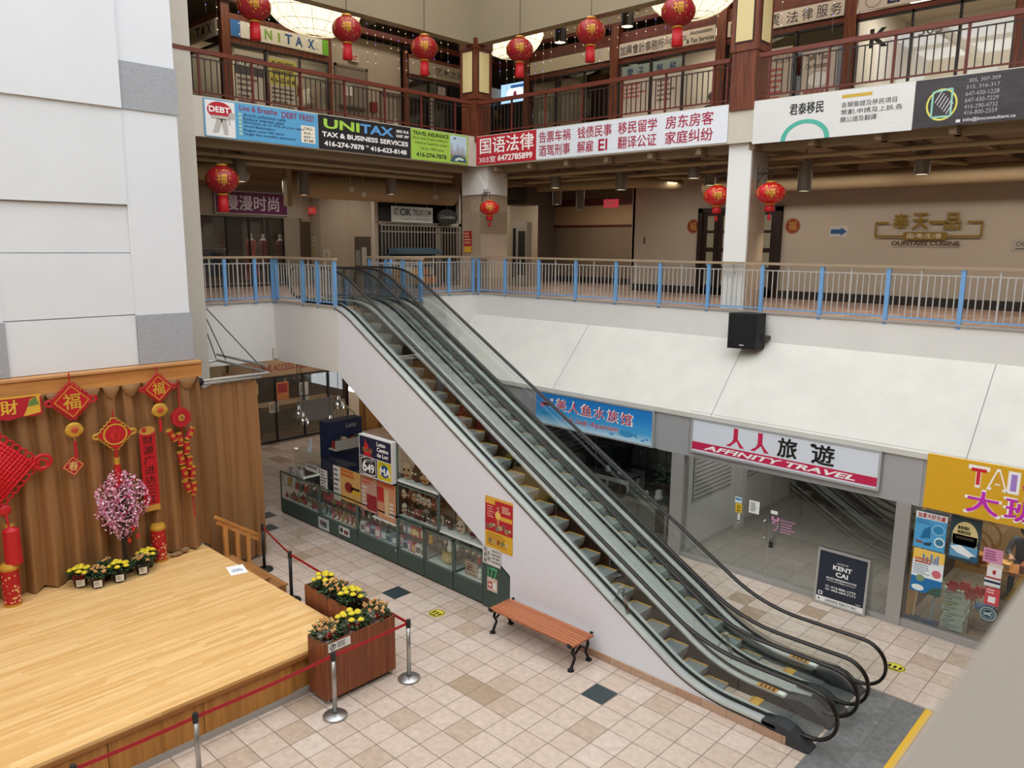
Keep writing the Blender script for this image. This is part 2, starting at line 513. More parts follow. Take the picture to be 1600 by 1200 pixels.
# ---------------------------------------------------------------- floors
b = mb(); b.box(-30, 8, -12, 14.02, -.3, 0); b.box(-30, -13, 14.02, 20, -.3, 0)
struct('floor', b, FLOORM)
b = mb(); b.box(-13, 8, 14.02, 20, -.3, 0)
struct('floor_shops', b, SHOPFL)
DK = M('#2f3c3f', .4, var=.12, scale=8)
b = mb()
for x, y in ((-6.27, 8.59), (-11.145, 8.59), (-16.02, 8.59), (-16.83, 9.0), (-6.27, 3.71), (-1.4, 8.59)):
    b.box(x-.197, x+.197, y-.197, y+.197, 0, .002)
struct('floor_accent_tiles', b, DK)
# second storey: slab and its white edge
SL2 = mb()
SL2.box(-30, -16.76, 5.5, 26, 4.75, Z2)
SL2.box(-16.74, XP-.09, 11.72, 26, 4.75, Z2)
SL2.box(-16.75, -14.17, 9.49, 11.61, 4.75, Z2)
SL2.box(XP-.08, 8, YP+.09, 26, 4.75, Z2)
struct('floor_second', SL2, TILE2)
b = mb()
b.box(-16.75, -16.7, 6.4, 9.4, 3.85, 5.25); b.box(-16.9, -16.75, 6.4, 9.4, 5.2, 5.25)
struct('wall_balcony_left', b, WHITE)
b = mb(); b.box(-16.7, -14.06, 9.4, 9.48, 3.85, 5.25)
struct('wall_bridge_near', b, WHITE)
b = mb(); b.box(-16.7, -14.0, 11.62, 11.7, 3.85, 5.25)
struct('wall_bridge_far', b, WHITE)
b = mb(); b.box(-14.16, -14.06, 9.48, 11.62, 3.85, 5.0)
struct('wall_bridge_end', b, WHITE)
b = mb(); b.box(XP-.08, XP, 11.7, YP+.08, 3.8, 5.25)
struct('wall_balcony_far', b, WHITE)
b = mb(); b.box(XP, 8, YP, YP+.08, 4.62, 5.25)
struct('wall_balcony_right', b, WHITE)
b = mb(); b.m(M('#9d9690', .6))
b.box(-16.78, -16.66, 6.4, 9.44, 5.25, 5.29); b.box(-16.7, -14.06, 9.37, 9.5, 5.25, 5.29); b.box(-16.0, -13.95, 11.6, 11.72, 5.25, 5.29)
b.box(XP-.1, XP+.03, 11.7, YP, 5.25, 5.29); b.box(XP, 8, YP-.03, YP+.1, 5.25, 5.29)
struct('trim_1', b)
# underside over the ground-floor corridor
b = mb(); b.box(-30, -16.75, 5.5, 20, 3.85, 3.95); b.box(-16.75, -14.2, 9.48, 11.62, 3.85, 3.95); b.box(-16.7, XP-.08, 11.7, 20, 3.85, 3.95)
struct('ceiling_ground', b, M('#c8c0b2', .8))
# sloped white roof above the shop row, with panel joints
b = mb()
b.add([(XP, 14.0, 3.2), (8, 14.0, 3.2), (8, YP, 4.66), (XP, YP, 4.66), (XP, 14.0, 3.1), (8, 14.0, 3.1), (8, YP, 4.56), (XP, YP, 4.56)],
      [(0, 1, 2, 3), (7, 6, 5, 4), (0, 4, 5, 1), (1, 5, 6, 2), (2, 6, 7, 3), (3, 7, 4, 0)])
struct('roof_slope', b, M('#cfcdc5', .8, var=.06, scale=1.8))
b = mb(); b.m(M('#8d8a84', .8))
for x in (-11.9, -7.65, -3.0):
    b.add([(x, 14.0, 3.203), (x+.015, 14.0, 3.203), (x+.015, YP, 4.663), (x, YP, 4.663)], [(0, 1, 2, 3)])
struct('trim_2', b)
# third storey slab with cream edge
b = mb(); b.box(-30, XP-.05, 5.5, 26, 8.75, Z3); b.box(XP-.05, 8, YP+.05, 26, 8.75, Z3)
struct('floor_third', b, DECK)
b = mb(); b.box(XP-.08, XP, 7.42, YP, 8.75, 9.55); b.box(XP-.08, 8, YP, YP+.08, 8.75, 9.55)
struct('wall_gallery_edge', b, M('#c9c2b4', .75, var=.03))
# bulkhead over the third storey and the roof zone
b = mb(); b.box(XP-.3, XP, 5.5, YP, 11.95, 17); b.box(XP-.3, 8, YP, YP+.3, 11.95, 17)
struct('wall_bulkhead', b, M('#95886f', .85, var=.03, scale=.7))
b = mb(); b.box(-30, XP-.3, 5.5, 26, 13.4, 13.6); b.box(XP-.3, 8, YP+.3, 26, 13.4, 13.6)
struct('ceiling_third', b, M('#a99a84', .85))
b = mb()
for y in (12.0, 14.5, 17): b.box(-24, XP-.3, y, y+.16, 12.9, 13.4)
for x in (-13, -9.5, -6, -2.5): b.box(x, x+.16, YP+.3, 19, 12.9, 13.4)
struct('beam_third', b, M('#8d7f6b', .85))
# enclosure of the hall behind the viewer
b = mb(); b.box(-15.4, 8, -12.3, -12, 0, 17)
struct('wall_rear', b, TAN)
b = mb(); b.box(8, 8.3, -12, 26, 0, 17)
struct('wall_side', b, TAN)
b = mb(); b.box(-30.2, -15.4, 5.2, 5.4, 0, 17); b.box(-30.2, -30, 5.2, 26.2, 0, 17); b.box(-30, 8.3, 26, 26.2, 0, 17); b.box(-16.5, -15.4, -12.3, 5.4, 0, 17)
struct('wall_outer', b, TAN)  # unseen outer walls, added to keep sky light out of the corridors
b = mb(); b.box(2.5, 8, -12, 15, 4.9, 5.2); b.box(2.5, 8, -12, 15, 9.0, 9.4)
struct('floor_opposite', b, TAN)
# roof frame of the skylight: bars only, the light comes from the sky
b = mb()
for x in (-12, -8, -4, 0, 4): b.box(x-.1, x+.1, -12, YP, 16.6, 17)
for y in (-8, -3, 2, 7, 12): b.box(XP, 8, y-.08, y+.08, 16.7, 16.9)
struct('ceiling_skylight', b, M('#d6d4cf', .6))
# ---------------------------------------------------------------- left wall above the stage
XS = -14.5
b = mb()
b.box(XS-.9, XS-.06, -12, 5.42, 0, 17)            # recessed field
b.box(XS-.9, XS, 5.42, 6.4, 0, 17)                # pier at its right end
b.box(XS-.9, XS, -1.2, 3.36, 4.4, 17)             # pier at its left end
struct('wall_left', b, M('#d9dce2', .65, var=.02, scale=1.5))
b = mb()
for z0, z1, d in ((8.87, 17, .08), (7.25, 8.87, .03), (6.42, 7.22, -.035), (5.32, 6.4, -.02), (4.4, 5.3, -.01)):
    b.box(XS-.07, XS+d, 3.36, 5.42, z0, z1)
struct('wall_left_panels', b, M('#d8dbe0', .65, var=.025, scale=1.5))
STUC = M('#a2a5ab', .9, var=.2, scale=60)
b = mb()
for y0, y1 in ((5.42, 6.43), (-1.2, 3.37)):
    for z0, z1 in ((4.4, 5.3), (8.87, 9.66)): b.box(XS-.3, XS+.025, y0, y1, z0, z1)
struct('trim_3', b, STUC)
b = mb(); b.box(-17.6, XP, 6.45, 7.42, 0, 17)
struct('column_left', b, M('#c3bcb0', .75, var=.03))
# ---------------------------------------------------------------- columns
b = mb(True)
b.m(MARBLE).box(-16.72, -15.68, 15.5, 16.3, Z2, 8.0)
b.m(WHITE2).box(-16.72, -15.68, 15.5, 16.3, 8.0, 8.75)
b.add([(-16.15, 15.5, 8.7), (-16.5, 15.46, 8.0), (-15.66, 15.46, 8.0), (-15.64, 16.0, 8.0), (-15.68, 15.6, 8.75)], [(0, 1, 2), (0, 2, 4), (4, 2, 3)])
struct('column_corner', b)
b = mb(True)
b.m(M('#e6e6e4', .6)).box(-8.36, -7.84, 15.46, 15.52, Z2, 8.75)
b.m(MARBLE2).box(-8.36, -7.84, 15.52, 16.25, Z2, 8.0)
b.m(M('#9b948b', .7)).box(-8.36, -7.84, 15.52, 16.25, 8.0, 8.75)
struct('column_right', b)
CREAM_GLOW = M('#c9b886', .6, emit=.12)  # unlit cream panels; a faint glow is put into their material
def wood_col(nm, x0, x1, y0, y1):
    b = mb(True)
    b.m(WOODR).box(x0+.03, x1-.03, y0+.03, y1-.03, Z3, 10.62)
    b.box(x0, x1, y0, y1, 10.55, 12.1)
    b.box(x0-.02, x1+.02, y0-.02, y1+.02, 11.85, 12.1)
    for f in (Fr((x0, y0, 10.7), (1, 0, 0), (0, 0, 1), x1-x0, 1.1), Fr((x1, y0, 10.7), (0, 1, 0), (0, 0, 1), y1-y0, 1.1)):
        b.m(M('#3a1a10', .5)).slab(f, -.012, .16, .0, .84, 1)
        b.m(CREAM_GLOW).slab(f, -.02, .2, .03, .8, .97)
    return struct(nm, b)
wood_col('column_wood_corner', -16.55, -15.93, 15.28, 15.9)
wood_col('column_wood_right', -8.36, -7.76, 15.28, 15.9)
# ---------------------------------------------------------------- second storey: rear walls
b = mb(); b.box(-14.74, 8, 21.2, 21.4, Z2, 8.75); b.box(-14.78, -14.66, 21.2, 24.4, Z2, 8.75)
struct('wall_restaurant', b, TAUPE)
b = mb(); b.box(-30, -14.7, 24.3, 24.5, Z2, 8.75)
struct('wall_recess', b, M('#85705a', .85))
b = mb()
b.m(M('#54201a', .6)).box(-23, -14.78, 24.22, 24.3, 8.15, 8.4); b.box(-23, -14.78, 24.25, 24.3, 7.35, 7.42)
b.m(M('#a58460', .8)).box(-23, -14.78, 24.27, 24.3, 7.42, 8.15)
struct('trim_4', b)
b = mb(); b.box(-14.66, 8, 21.14, 21.2, Z2, 5.42); b.box(-23, -14.78, 24.2, 24.3, Z2, 5.42)
struct('baseboard_right', b, M('#2c2723', .5))
b = mb(); b.box(-24.3, -24.05, 8, 11.0, Z2, 8.75); b.box(-24.3, -24.05, 14.75, 15.1, Z2, 8.75)
b.box(-24.3, -24.05, 10.9, 14.9, 8.35, 8.75)
wl = [(-24.05, 15.06), (-23.5, 15.13), (-22.5, 15.55), (-21.2, 15.62), (-20.6, 15.3)]
for (xa, ya), (xb, yb) in zip(wl, wl[1:]):
    b.add([(xa, ya, Z2), (xb, yb, Z2), (xb, yb, 8.75), (xa, ya, 8.75)], [(0, 1, 2, 3)])
struct('wall_lobby', b, TAUPE2)
b = mb(); b.box(-26.6, -26.4, 8, 26, Z2, 8.75); b.box(-20.7, -20.5, 18.95, 24, Z2, 8.75); b.box(-26.4, -20.6, 21, 21.2, Z2, 8.75)
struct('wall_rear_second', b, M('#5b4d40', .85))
b = mb()
b.m(M('#a8987e', .8)).box(-19.6, -19.3, 20.2, 21.5, Z2, 8.75); b.box(-22.5, -19.3, 21.5, 21.7, Z2, 8.75)
struct('wall_niche', b)
# second storey ceiling structure
b = mb()
for i in range(15):
    x = -30+i*1.05
    b.box(x, x+.12, 6, 21, 8.6, 8.75) if x < -16.6 else None
for i in range(18):
    x = -15.4+i*1.25; b.box(x, x+.12, YP+.1, 21.2, 8.6, 8.75)
b.box(-16.55, -16.3, 7.5, 15.3, 8.6, 8.75); b.box(-16, 8, 15.7, 15.95, 8.6, 8.75); b.box(-16, 8, 18.6, 18.85, 8.6, 8.75)
struct('beam_second', b, M('#8a775f', .85, var=.05))
# ---------------------------------------------------------------- third storey rear walls
b = mb(); b.box(-19.2, -19.0, 12.6, 15.15, Z3, 12.3)
struct('wall_exit', b, TAUPE2)
b = mb(); b.box(-30, -19.2, 21.5, 21.7, Z3, 13.4); b.box(-26, -25.8, 8, 21.5, Z3, 13.4); b.box(-17.0, 8, 23.2, 23.4, Z3, 13.4); b.box(-17.1, -16.95, 18.6, 23.4, Z3, 13.4)
struct('wall_third_rear', b, M('#7f6f5c', .85))
b = mb(); b.box(-18.8, -18.65, 5.5, 21.5, 12.35, 12.5); b.box(-16.9, 8, 18.5, 18.62, 12.3, 12.42); b.box(-16.9, 8, 18.5, 18.62, 12.62, 12.72)
struct('trim_5', b, WOODX)
# ---------------------------------------------------------------- ground floor walls
b = mb(); b.box(-23.3, -23.1, 5.5, 11.6, 0, 3.85); b.box(-23.25, -23.1, 11.6, 15.9, 2.25, 3.85)
struct('wall_ground_left', b, M('#b09a7c', .8))
b = mb(); b.box(-13.6, -12.6, 14.05, 14.25, 0, 3.15); b.box(-13.7, -13.55, 14.05, 20, 0, 3.1)
struct('wall_ground_far', b, GREYP)
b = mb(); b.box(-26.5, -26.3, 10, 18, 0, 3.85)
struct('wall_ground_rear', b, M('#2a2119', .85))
# ================================================================ railings
BLUE = M('#6f9fcf', .45); BAL = M('#b9b6b2', .45, metal=.3); CAP = M('#a08c74', .4)
RED = M('#5d241c', .45); IRON = M('#2a211d', .5); REDW = M('#6a3022', .4)
def rail_run(name, label, p, q, z0, posts, blue=True, ends=(True, True), step=.112):
    """railing from p to q (x,y): posts, one panel of balusters per bay, rails"""
    p, q = Vector((p[0], p[1], z0)), Vector((q[0], q[1], z0))
    d = q-p; L = d.length; d.normalize()
    t = thing(name, label, 'railing', p)
    H = 1.02 if blue else .9
    nrm = Vector((-d.y, d.x, 0))
    def R(b, s0, s1, zz0, zz1, wd):
        a, c = p+d*s0, p+d*s1
        m3 = Matrix((d, nrm, Vector((0, 0, 1)))).transposed()
        b.obox((a+c)/2+Vector((0, 0, (zz0+zz1)/2)), (s1-s0, wd, zz1-zz0), m3)
    b = mb(); R(b, -.02, L+.02, H-.035 if blue else H-.07, H+.015, .09 if blue else .1)
    b.build('top_rail', CAP if blue else REDW, t)
    b = mb(); R(b, 0, L, H-.16 if blue else H-.17, (H-.16 if blue else H-.17)+.022, .022); b.build('upper_rail', BAL if blue else IRON, t)
    b = mb(); R(b, 0, L, .07, .1, .03); b.build('bottom_rail', BLUE if blue else RED, t)
    ss = list(posts)
    for i, s in enumerate(ss):
        b = mb(); wd = .075 if blue else .045
        R(b, s-wd/2, s+wd/2, -.06 if blue else -.02, H-.04, wd*.8)
        b.build('post', BLUE if blue else RED, t)
    for s0, s1 in zip(ss, ss[1:]):
        b = mb(); n = max(2, int(round((s1-s0)/step)))
        for k in range(1, n):
            s = s0+(s1-s0)*k/n
            mid = (k == n//2) and blue
            wd = .03 if mid else .018
            R(b, s-wd/2, s+wd/2, .1, (H-.04 if mid else H-.15), wd)
        b.build('baluster_panel', BAL if blue else IRON, t)
    return t
ZR = 5.27
rail_run('balcony_railing', 'blue-posted balcony railing in front of the purple fashion shop', (-16.7, 7.5), (-16.7, 9.42), ZR, (0.04, .72, 1.45, 1.9))
rail_run('balcony_railing', 'short blue balcony railing left of the escalator tops', (-16.66, 9.42), (-14.12, 9.42), ZR, (.1, 1.25, 1.85, 2.5))
rail_run('balcony_railing', 'short blue balcony railing behind the escalator tops', (-16.0, 11.66), (-13.95, 11.66), ZR, (.04, .7, 1.35, 2.0))
rail_run('balcony_railing', 'blue balcony railing running from the escalators to the marble corner column', (XP-.02, 11.75), (XP-.02, YP), ZR, (.6, 1.6, 2.6, 3.52))
rail_run('balcony_railing', 'long blue balcony railing above the sloped white roof', (XP+.05, YP+.02), (3.0, YP+.02), ZR, [0.06]+[1.1+1.245*i for i in range(15)])
rail_run('gallery_railing', 'dark red gallery railing above the black tax services banner', (XP-.04, 5.9), (XP-.04, 15.2), 9.55, [.52+1.172*i for i in range(8)], False, step=.135)
rail_run('gallery_railing', 'dark red gallery railing above the red and white law banner', (-15.9, YP+.04), (-8.4, YP+.04), 9.55, [.05+1.18*i for i in range(7)]+[7.45], False, step=.135)
rail_run('gallery_railing', 'dark red gallery railing above the white immigration banner and the black consultant banner', (-7.72, YP+.04), (2.0, YP+.04), 9.55, [.2+1.18*i for i in range(9)], False, step=.135)
# ================================================================ stage
YE = 6.35
t = thing('stage', 'low wooden stage with pale maple strip floor in front of the brown curtain', 'stage', (-9.42, YE, 0))
b = mb(); b.box(XS+.01, -9.36, -8, YE, .655, .7); b.build('deck', STAGEFL, t)
b = mb(); b.box(XS+.01, -9.345, -8, YE+.012, .6, .654); b.build('edge_moulding', grain('stage_edge', '#a06a35', '#8a5527', 'y', 1.5), t)
for x0, x1, y0, y1 in ((-9.5, -9.405, -8, .39), (-9.5, -9.405, .4, 1.59), (-9.5, -9.405, 1.6, 2.79), (-9.5, -9.405, 2.8, 3.99), (-9.5, -9.405, 4.0, 5.33), (-9.6, -9.44, 5.34, YE), (XS+.02, -9.61, YE-.06, YE-.01)):
    b = mb(); b.box(x0, x1, y0, y1, .1, .6); b.build('skirt_board', STAGESIDE, t)
b = mb(); b.box(XS+.01, -9.395, -8, YE-.06, 0, .1); b.build('plinth', M('#a9a6a0', .5, metal=.3), t)
# steps with a handrail at the far right corner
t = thing('stage_steps', 'wooden steps with a slatted handrail at the far right corner of the stage', 'steps', (-13.4, 6.7, 0))
WD = grain('steps_wood', '#a87444', '#8c5c31', 'x', 1.6)
for y0, y1, z in ((6.4, 6.72, .47), (6.72, 7.06, .23)):
    b = mb(); b.box(-14.05, -12.55, y0, y1, 0, z-.03).box(-14.06, -12.53, y0-.0, y1+.03, z-.03, z); b.build('tread', WD, t)
b = mb(True); X = -14.02
b.obox((X, 6.91, 1.02), (.07, 1.15, .06), Matrix.Rotation(-.60, 3, 'X')); b.obox((X, 6.9, .94), (.04, 1.05, .09), Matrix.Rotation(-.60, 3, 'X'))
b.build('handrail', OAKY, t)
for y, zb, zt in ((6.62, .47, 1.1), (6.86, .23, .95), (7.08, .0, .8)):
    b = mb(); b.box(X-.03, X+.03, y-.04, y+.04, zb, zt); b.build('post', OAK, t)
# fascia beam and curtains
b = mb(); b.box(XS-.05, XS+.24, -6, 6.46, 4.1, 4.36)
o = b.build('wood_beam', OAKY, origin=(XS, 6.4, 4.1)); o['kind'] = 'structure'; o.name = 'trim_6'
b = mb(); b.box(XS-.05, XS+.27, -6, 6.48, 4.355, 4.39); struct('trim_7', b, M('#b98552', .5))
def curtain_mat():
    m = bpy.data.materials.new('bronze_satin'); m.use_nodes = True
    nt = m.node_tree; p = nt.nodes['Principled BSDF']
    p.inputs['Base Color'].default_value = lin('#8d6540'); p.inputs['Roughness'].default_value = .36
    p.inputs['Specular IOR Level'].default_value = .45
    p.inputs['Sheen Weight'].default_value = .25; p.inputs['Sheen Tint'].default_value = lin('#c79a68')
    tc = nt.nodes.new('ShaderNodeTexCoord'); nz = nt.nodes.new('ShaderNodeTexNoise'); nz.inputs['Scale'].default_value = 7; nz.inputs['Detail'].default_value = 6
    bp = nt.nodes.new('ShaderNodeBump'); bp.inputs['Strength'].default_value = .35; bp.inputs['Distance'].default_value = .03
    nt.links.new(tc.outputs['Object'], nz.inputs['Vector']); nt.links.new(nz.outputs['Fac'], bp.inputs['Height']); nt.links.new(bp.outputs['Normal'], p.inputs['Normal'])
    return m
SATIN = curtain_mat()
def drape(x, y0, y1, z0, z1, amp, waves, seed, flip=False, nz=16):
    R = random.Random(seed); ny = int(waves*10); ph = [R.uniform(-.8, .8) for _ in range(int(waves)+3)]
    am = [R.uniform(.55, 1.15) for _ in range(int(waves)+3)]
    vs = []; fs = []
    for j in range(nz+1):
        q = j/nz; z = z0+(z1-z0)*q
        for i in range(ny+1):
            s = i/ny*waves; k = int(s); f = s-k
            a = am[k]*(1-f)+am[k+1]*f; pz = ph[k]*(1-f)+ph[k+1]*f
            wv = math.sin(2*PI*s+pz)+.35*math.sin(4*PI*s+2*pz+q*2)
            top = 1.0 if q < .9 else 1+.8*(q-.9)/.1*math.sin(6*PI*s)
            d = amp*a*wv*(.65+.45*(1-q))*top
            y = y0+(y1-y0)*i/ny + .03*math.sin(3*q+ph[k])
            zz = z - (.05*abs(math.sin(PI*s*1.0+pz)) if j == nz else 0)
            zz = zz + (.015*math.sin(5*s) if j == 0 else 0)
            vs.append((x+d, y, zz) if not flip else (y, x+d, zz))
    w = ny+1
    for j in range(nz):
        for i in range(ny): fs.append((j*w+i, j*w+i+1, (j+1)*w+i+1, (j+1)*w+i))
    return vs, fs
t = thing('stage_curtain', 'long pleated bronze satin curtain hanging behind the stage', 'curtain', (XS+.12, 6.3, .7))
b = mb(); b.add(*drape(XS+.16, -4, 6.42, .73, 4.1, .1, 30, 3)); b.build('fabric', SATIN, t, smooth=True)
b = mb()
R = random.Random(5)
y = -3.9
while y < 6.2:
    wd = R.uniform(.26, .36); n = 10
    vs = []; 
    for i in range(n+1):
        s = i/n; sag = .2*math.sin(PI*s)+.02
        for k, dz in enumerate((0, .35, .7, 1.0)):
            vs.append((XS+.235+.04*math.sin(PI*dz)*math.sin(PI*s), y+wd*s, 4.1-sag*dz))
    fs = [(i*4+k, i*4+k+1, i*4+k+5, i*4+k+4) for i in range(n) for k in range(3)]
    b.add(vs, fs); y += wd*R.uniform(.95, 1.25)
b.build('swag_heading', SATIN, t, smooth=True)
t = thing('wing_curtain', 'bronze side curtain hanging from a pipe frame right of the stage', 'curtain', (-14.55, 7.0, 0))
b = mb(); b.add(*drape(-14.55, 6.5, 7.66, .06, 3.86, .05, 4.4, 9)); b.add(*drape(7.68, -16.0, -14.5, .06, 3.86, .05, 4, 10, True)); b.build('fabric', SATIN, t, smooth=True)
b = mb()
b.tube([(-14.5, 6.46, 3.9), (-14.5, 7.8, 3.9)], .035); b.build('pipe', STEEL, t)
t = thing('curtain_truss', 'silver pipe frame hung on wires above the side curtain', 'frame', (-15.2, 7.1, 3.95))
for a, c in (((-14.45, 6.5, 3.97), (-14.45, 7.95, 3.97)), ((-14.45, 7.9, 3.99), (-16.3, 7.75, 4.05)), ((-16.3, 7.75, 4.05), (-16.4, 6.6, 4.0)), ((-14.45, 7.9, 4.12), (-16.3, 7.75, 4.18))):
    b = mb(); b.tube([a, c], .03); b.build('pipe', STEEL, t)
b = mb(); b.ball((-14.45, 6.48, 3.95), .09); b.build('end_knob', BLACK, t)
b = mb()
for a, c in (((-16.6, 7.55, 5.3), (-15.9, 7.75, 4.1)), ((-16.6, 7.6, 5.3), (-14.5, 7.9, 4.0)), ((-16.62, 7.5, 5.3), (-16.25, 7.7, 4.1))):
    b.tube([a, c], .012, 5)
b.build('wire', M('#3a3a3a', .5), t)
# hall sound sensor under the bridge corner
tag((lambda o: o)(mb().box(-16.72, -16.62, 9.3, 9.4, 3.9, 4.15).build('wall_sensor', M('#cfcac0', .5), origin=(-16.68, 9.35, 3.9))), 'small cream sensor box at the inner corner under the balcony', 'sensor')
# loose paper on the stage
b = mb(); fr = Fr((-12.62, 6.02, .703), (0.25, 1, 0), (-1, .25, 0), .3, .42)
b.m('#f2f2ee').slab(fr, .002); b.m('#7f9bd0')
for i in range(5): b.oval(fr, .25+.12*i, .4+.1*(i % 2), .1, .12, .002, 12, .6)
tag(b.build('floor_notice', origin=(-12.5, 6.1, .7)), 'white paper notice taped to the stage floor by the steps', 'notice')
# ================================================================ escalators
LINE = lambda x: 1.504+.577*(-7.42-x)
S = .577
def xat(z, z0, x0): return x0-(z-z0)/S
DECKP = fillet([(-3.75, .2), (xat(.2, 1.504, -7.42), .2), (xat(5.36, 1.504, -7.42), 5.36), (-16.0, 5.36)], [2.2, 2.2], 10)
RAILP = fillet([(-3.5, .85), (xat(.85, 1.53, -6.28), .85), (xat(6.06, 1.53, -6.28), 6.06), (-15.9, 6.06)], [2.4, 2.4], 12)
NOSEP = fillet([(-3.9, .02), (xat(.02, 1.63, -7.82), .02), (xat(5.2, 1.63, -7.82), 5.2), (-16, 5.2)], [1.1, 1.1], 10)
BRUSH = M('#c6cac6', .34, metal=.45, var=.06, scale=5)
DKMET = M('#2b2622', .35, metal=.6)
RUB = M('#17120f', .38)
STEPM = M('#858c8b', .5, metal=.2, var=.1, scale=20)
YEL = M('#c9982f', .55)
PLATE = M('#7d7e7c', .42, metal=.6, var=.12, scale=14)
def off(pl, dz): return [(x, z+dz) for x, z in pl]
def clip(pl, xa, xb):
    """piece of a polyline between two x values (xa > xb)"""
    o = [(xa, interp(pl, xa))]+[p for p in pl if xb < p[0] < xa]+[(xb, interp(pl, xb))]
    return o
def escalator(label, g1, g2, near_open, far_open):
    """g1, g2: y of the two glass balustrades"""
    s1, s2 = g1+.12, g2-.13
    t = thing('escalator', label, 'escalator', (-4.2, (g1+g2)/2, 0))
    # inner ledges, outer decks, skirts
    for nm, y0, y1 in (('inner_deck', g1+.015, s1), ('inner_deck', s2, g2-.015)):
        b = mb(); pl = clip(DECKP, -3.85, -15.9); b.ribbon(pl, off(pl, -.03), y0, y1); b.build(nm, BRUSH, t)
    for y in (s1, s2):
        b = mb(); pl = clip(DECKP, -3.85, -15.9); b.ribbon(off(pl, -.03), off(pl, -.5), y-.008, y+.008); b.build('skirt_panel', DKMET, t)
    for y in (g1, g2):
        b = mb(); pl = clip(DECKP, -3.75, -15.9); b.ribbon(off(pl, .03), off(pl, -.01), y-.022, y+.022); b.build('glass_channel', BLACK, t)
        xs = [-3.35, -4.55, -5.7, -6.85, -8.0, -9.15, -10.3, -11.45, -12.6, -13.75, -14.9, -15.9]
        for xa, xb in zip(xs, xs[1:]):
            xa2, xb2 = xa-.006, xb+.006
            hi = clip(RAILP, min(xa2, -3.5), xb2); lo = clip(DECKP, min(xa2, -3.75), xb2)
            if xa > -3.5:   # rounded nose pane
                nose = [(-3.5+.33*math.cos(a), .5+.33*math.sin(a)) for a in [PI/2-PI*k/12 for k in range(13)]]
                pts = nose+[(-3.75, .17)]+[(-3.75, interp(DECKP, -3.75))]+lo[1:]+[p for p in reversed(off(hi, -.03))]
            else:
                pts = off(hi, -.03)+list(reversed(lo))
            b = mb(); b.prism(pts, 'y', y-.005, y+.005); b.build('glass_panel', CLEAR, t)
        # handrail: incline, flat ends and the rounded returns
        pth = [(x, y, z) for x, z in RAILP]
        lo_ = [(-3.5+.35*math.cos(a), y, .5+.35*math.sin(a)) for a in [PI/2-PI*k/14 for k in range(15)]]+[(-3.95, y, .13)]
        up_ = [(-15.9-.33*math.sin(a), y, 5.73+.33*math.cos(a)) for a in [PI*k/14 for k in range(15)]]+[(-15.5, y, 5.4)]
        b = mb(); b.tube(list(reversed(lo_))+pth[1:-1]+up_, .042, 10, flat=.6); b.build('handrail', RUB, t, smooth=True)
        # newel cap at the floor
        b = mb(True); b.prism([(-4.1, .21), (-3.85, .25), (-3.7, .22), (-3.42, .03), (-3.42, 0), (-3.78, 0), (-4.1, .17)], 'y', y-.165, y+.07); b.build('newel_cap', M('#33363a', .45), t)
    # steps
    k = 0
    for k in range(-9, 19):
        xn = -7.82-k*.355
        if xn > -4.65 or xn < -14.45: continue
        zn = interp(NOSEP, xn); zl = interp(NOSEP, min(xn+.355, -4.4)) if xn < -4.8 else zn-.02
        b = mb(True)
        y0, y1 = s1+.012, s2-.012
        b.m(STEPM).box(xn-.36, xn, y0, y1, zn-.035, zn)
        if zn-zl > .02:
            pr = [(xn, zn-.03), (xn-.005, zn-.08), (xn-.03, zn-.15), (xn-.075, zl-.02), (xn-.1, zl-.02), (xn-.1, zn-.03)]
            b.prism(pr, 'y', y0+.004, y1-.004)
        for j in range(1, 12):
            yy = y0+(y1-y0)*j/12; b.m(M('#6a706f', .5, metal=.2)).box(xn-.35, xn-.012, yy-.004, yy+.004, zn, zn+.003)
        b.m(YEL).box(xn-.358, xn-.33, y0, y1, zn, zn+.004); b.box(xn-.358, xn, y1-.028, y1, zn, zn+.004); b.box(xn-.358, xn, y0, y0+.028, zn, zn+.004)
        b.build('step', None, t)
    b = mb(True); b.m(YEL).box(-4.52, -4.4, s1+.01, s2-.01, .02, .032)
    for j in range(9):
        yy = s1+.03+(s2-s1-.06)*j/8; b.box(-4.57, -4.5, yy-.012, yy+.012, .02, .03)
    b.build('comb', None, t)
    b = mb(); b.box(-4.44, -3.95, s1+.005, s2-.005, .0, .022); b.box(-3.94, -3.5, s1+.005, s2-.005, 0, .022); b.build('floor_plate', PLATE, t)
    b = mb(); b.box(-15.9, -14.4, s1, s2, Z2+.002, Z2+.02); b.build('landing_plate', PLATE, t)
    b = mb(); b.box(-14.5, -14.38, s1+.01, s2-.01, Z2+.02, Z2+.03); b.build('comb', YEL, t)
    # yellow safety sticker and white strip on the far ledge
    b = mb(); fr = Fr((-4.55, s2+.01, .203), (1, 0, 0), (0, 1, 0), .42, .1)
    b.m('#d7962a').slab(fr, -.003, 0, 0, .72, 1); b.m('#3a2a10')
    for i in range(4): b.rect(fr, .1+.15*i, .15, .18+.15*i, .8, .005)
    b.rect(fr, .05, .05, .68, .12, .005); b.m('#f0efe9').slab(fr, -.003, .75, 0, 1.0, 1)
    b.build('safety_sticker', None, t)
    return t
A1, A2, B1, B2 = 9.55, 10.28, 10.68, 11.40
escA = escalator('nearer escalator beside the white wall and the bench', A1, A2, True, False)
escB = escalator('farther escalator on the shop side, with a low barrier at its foot', B1, B2, False, True)
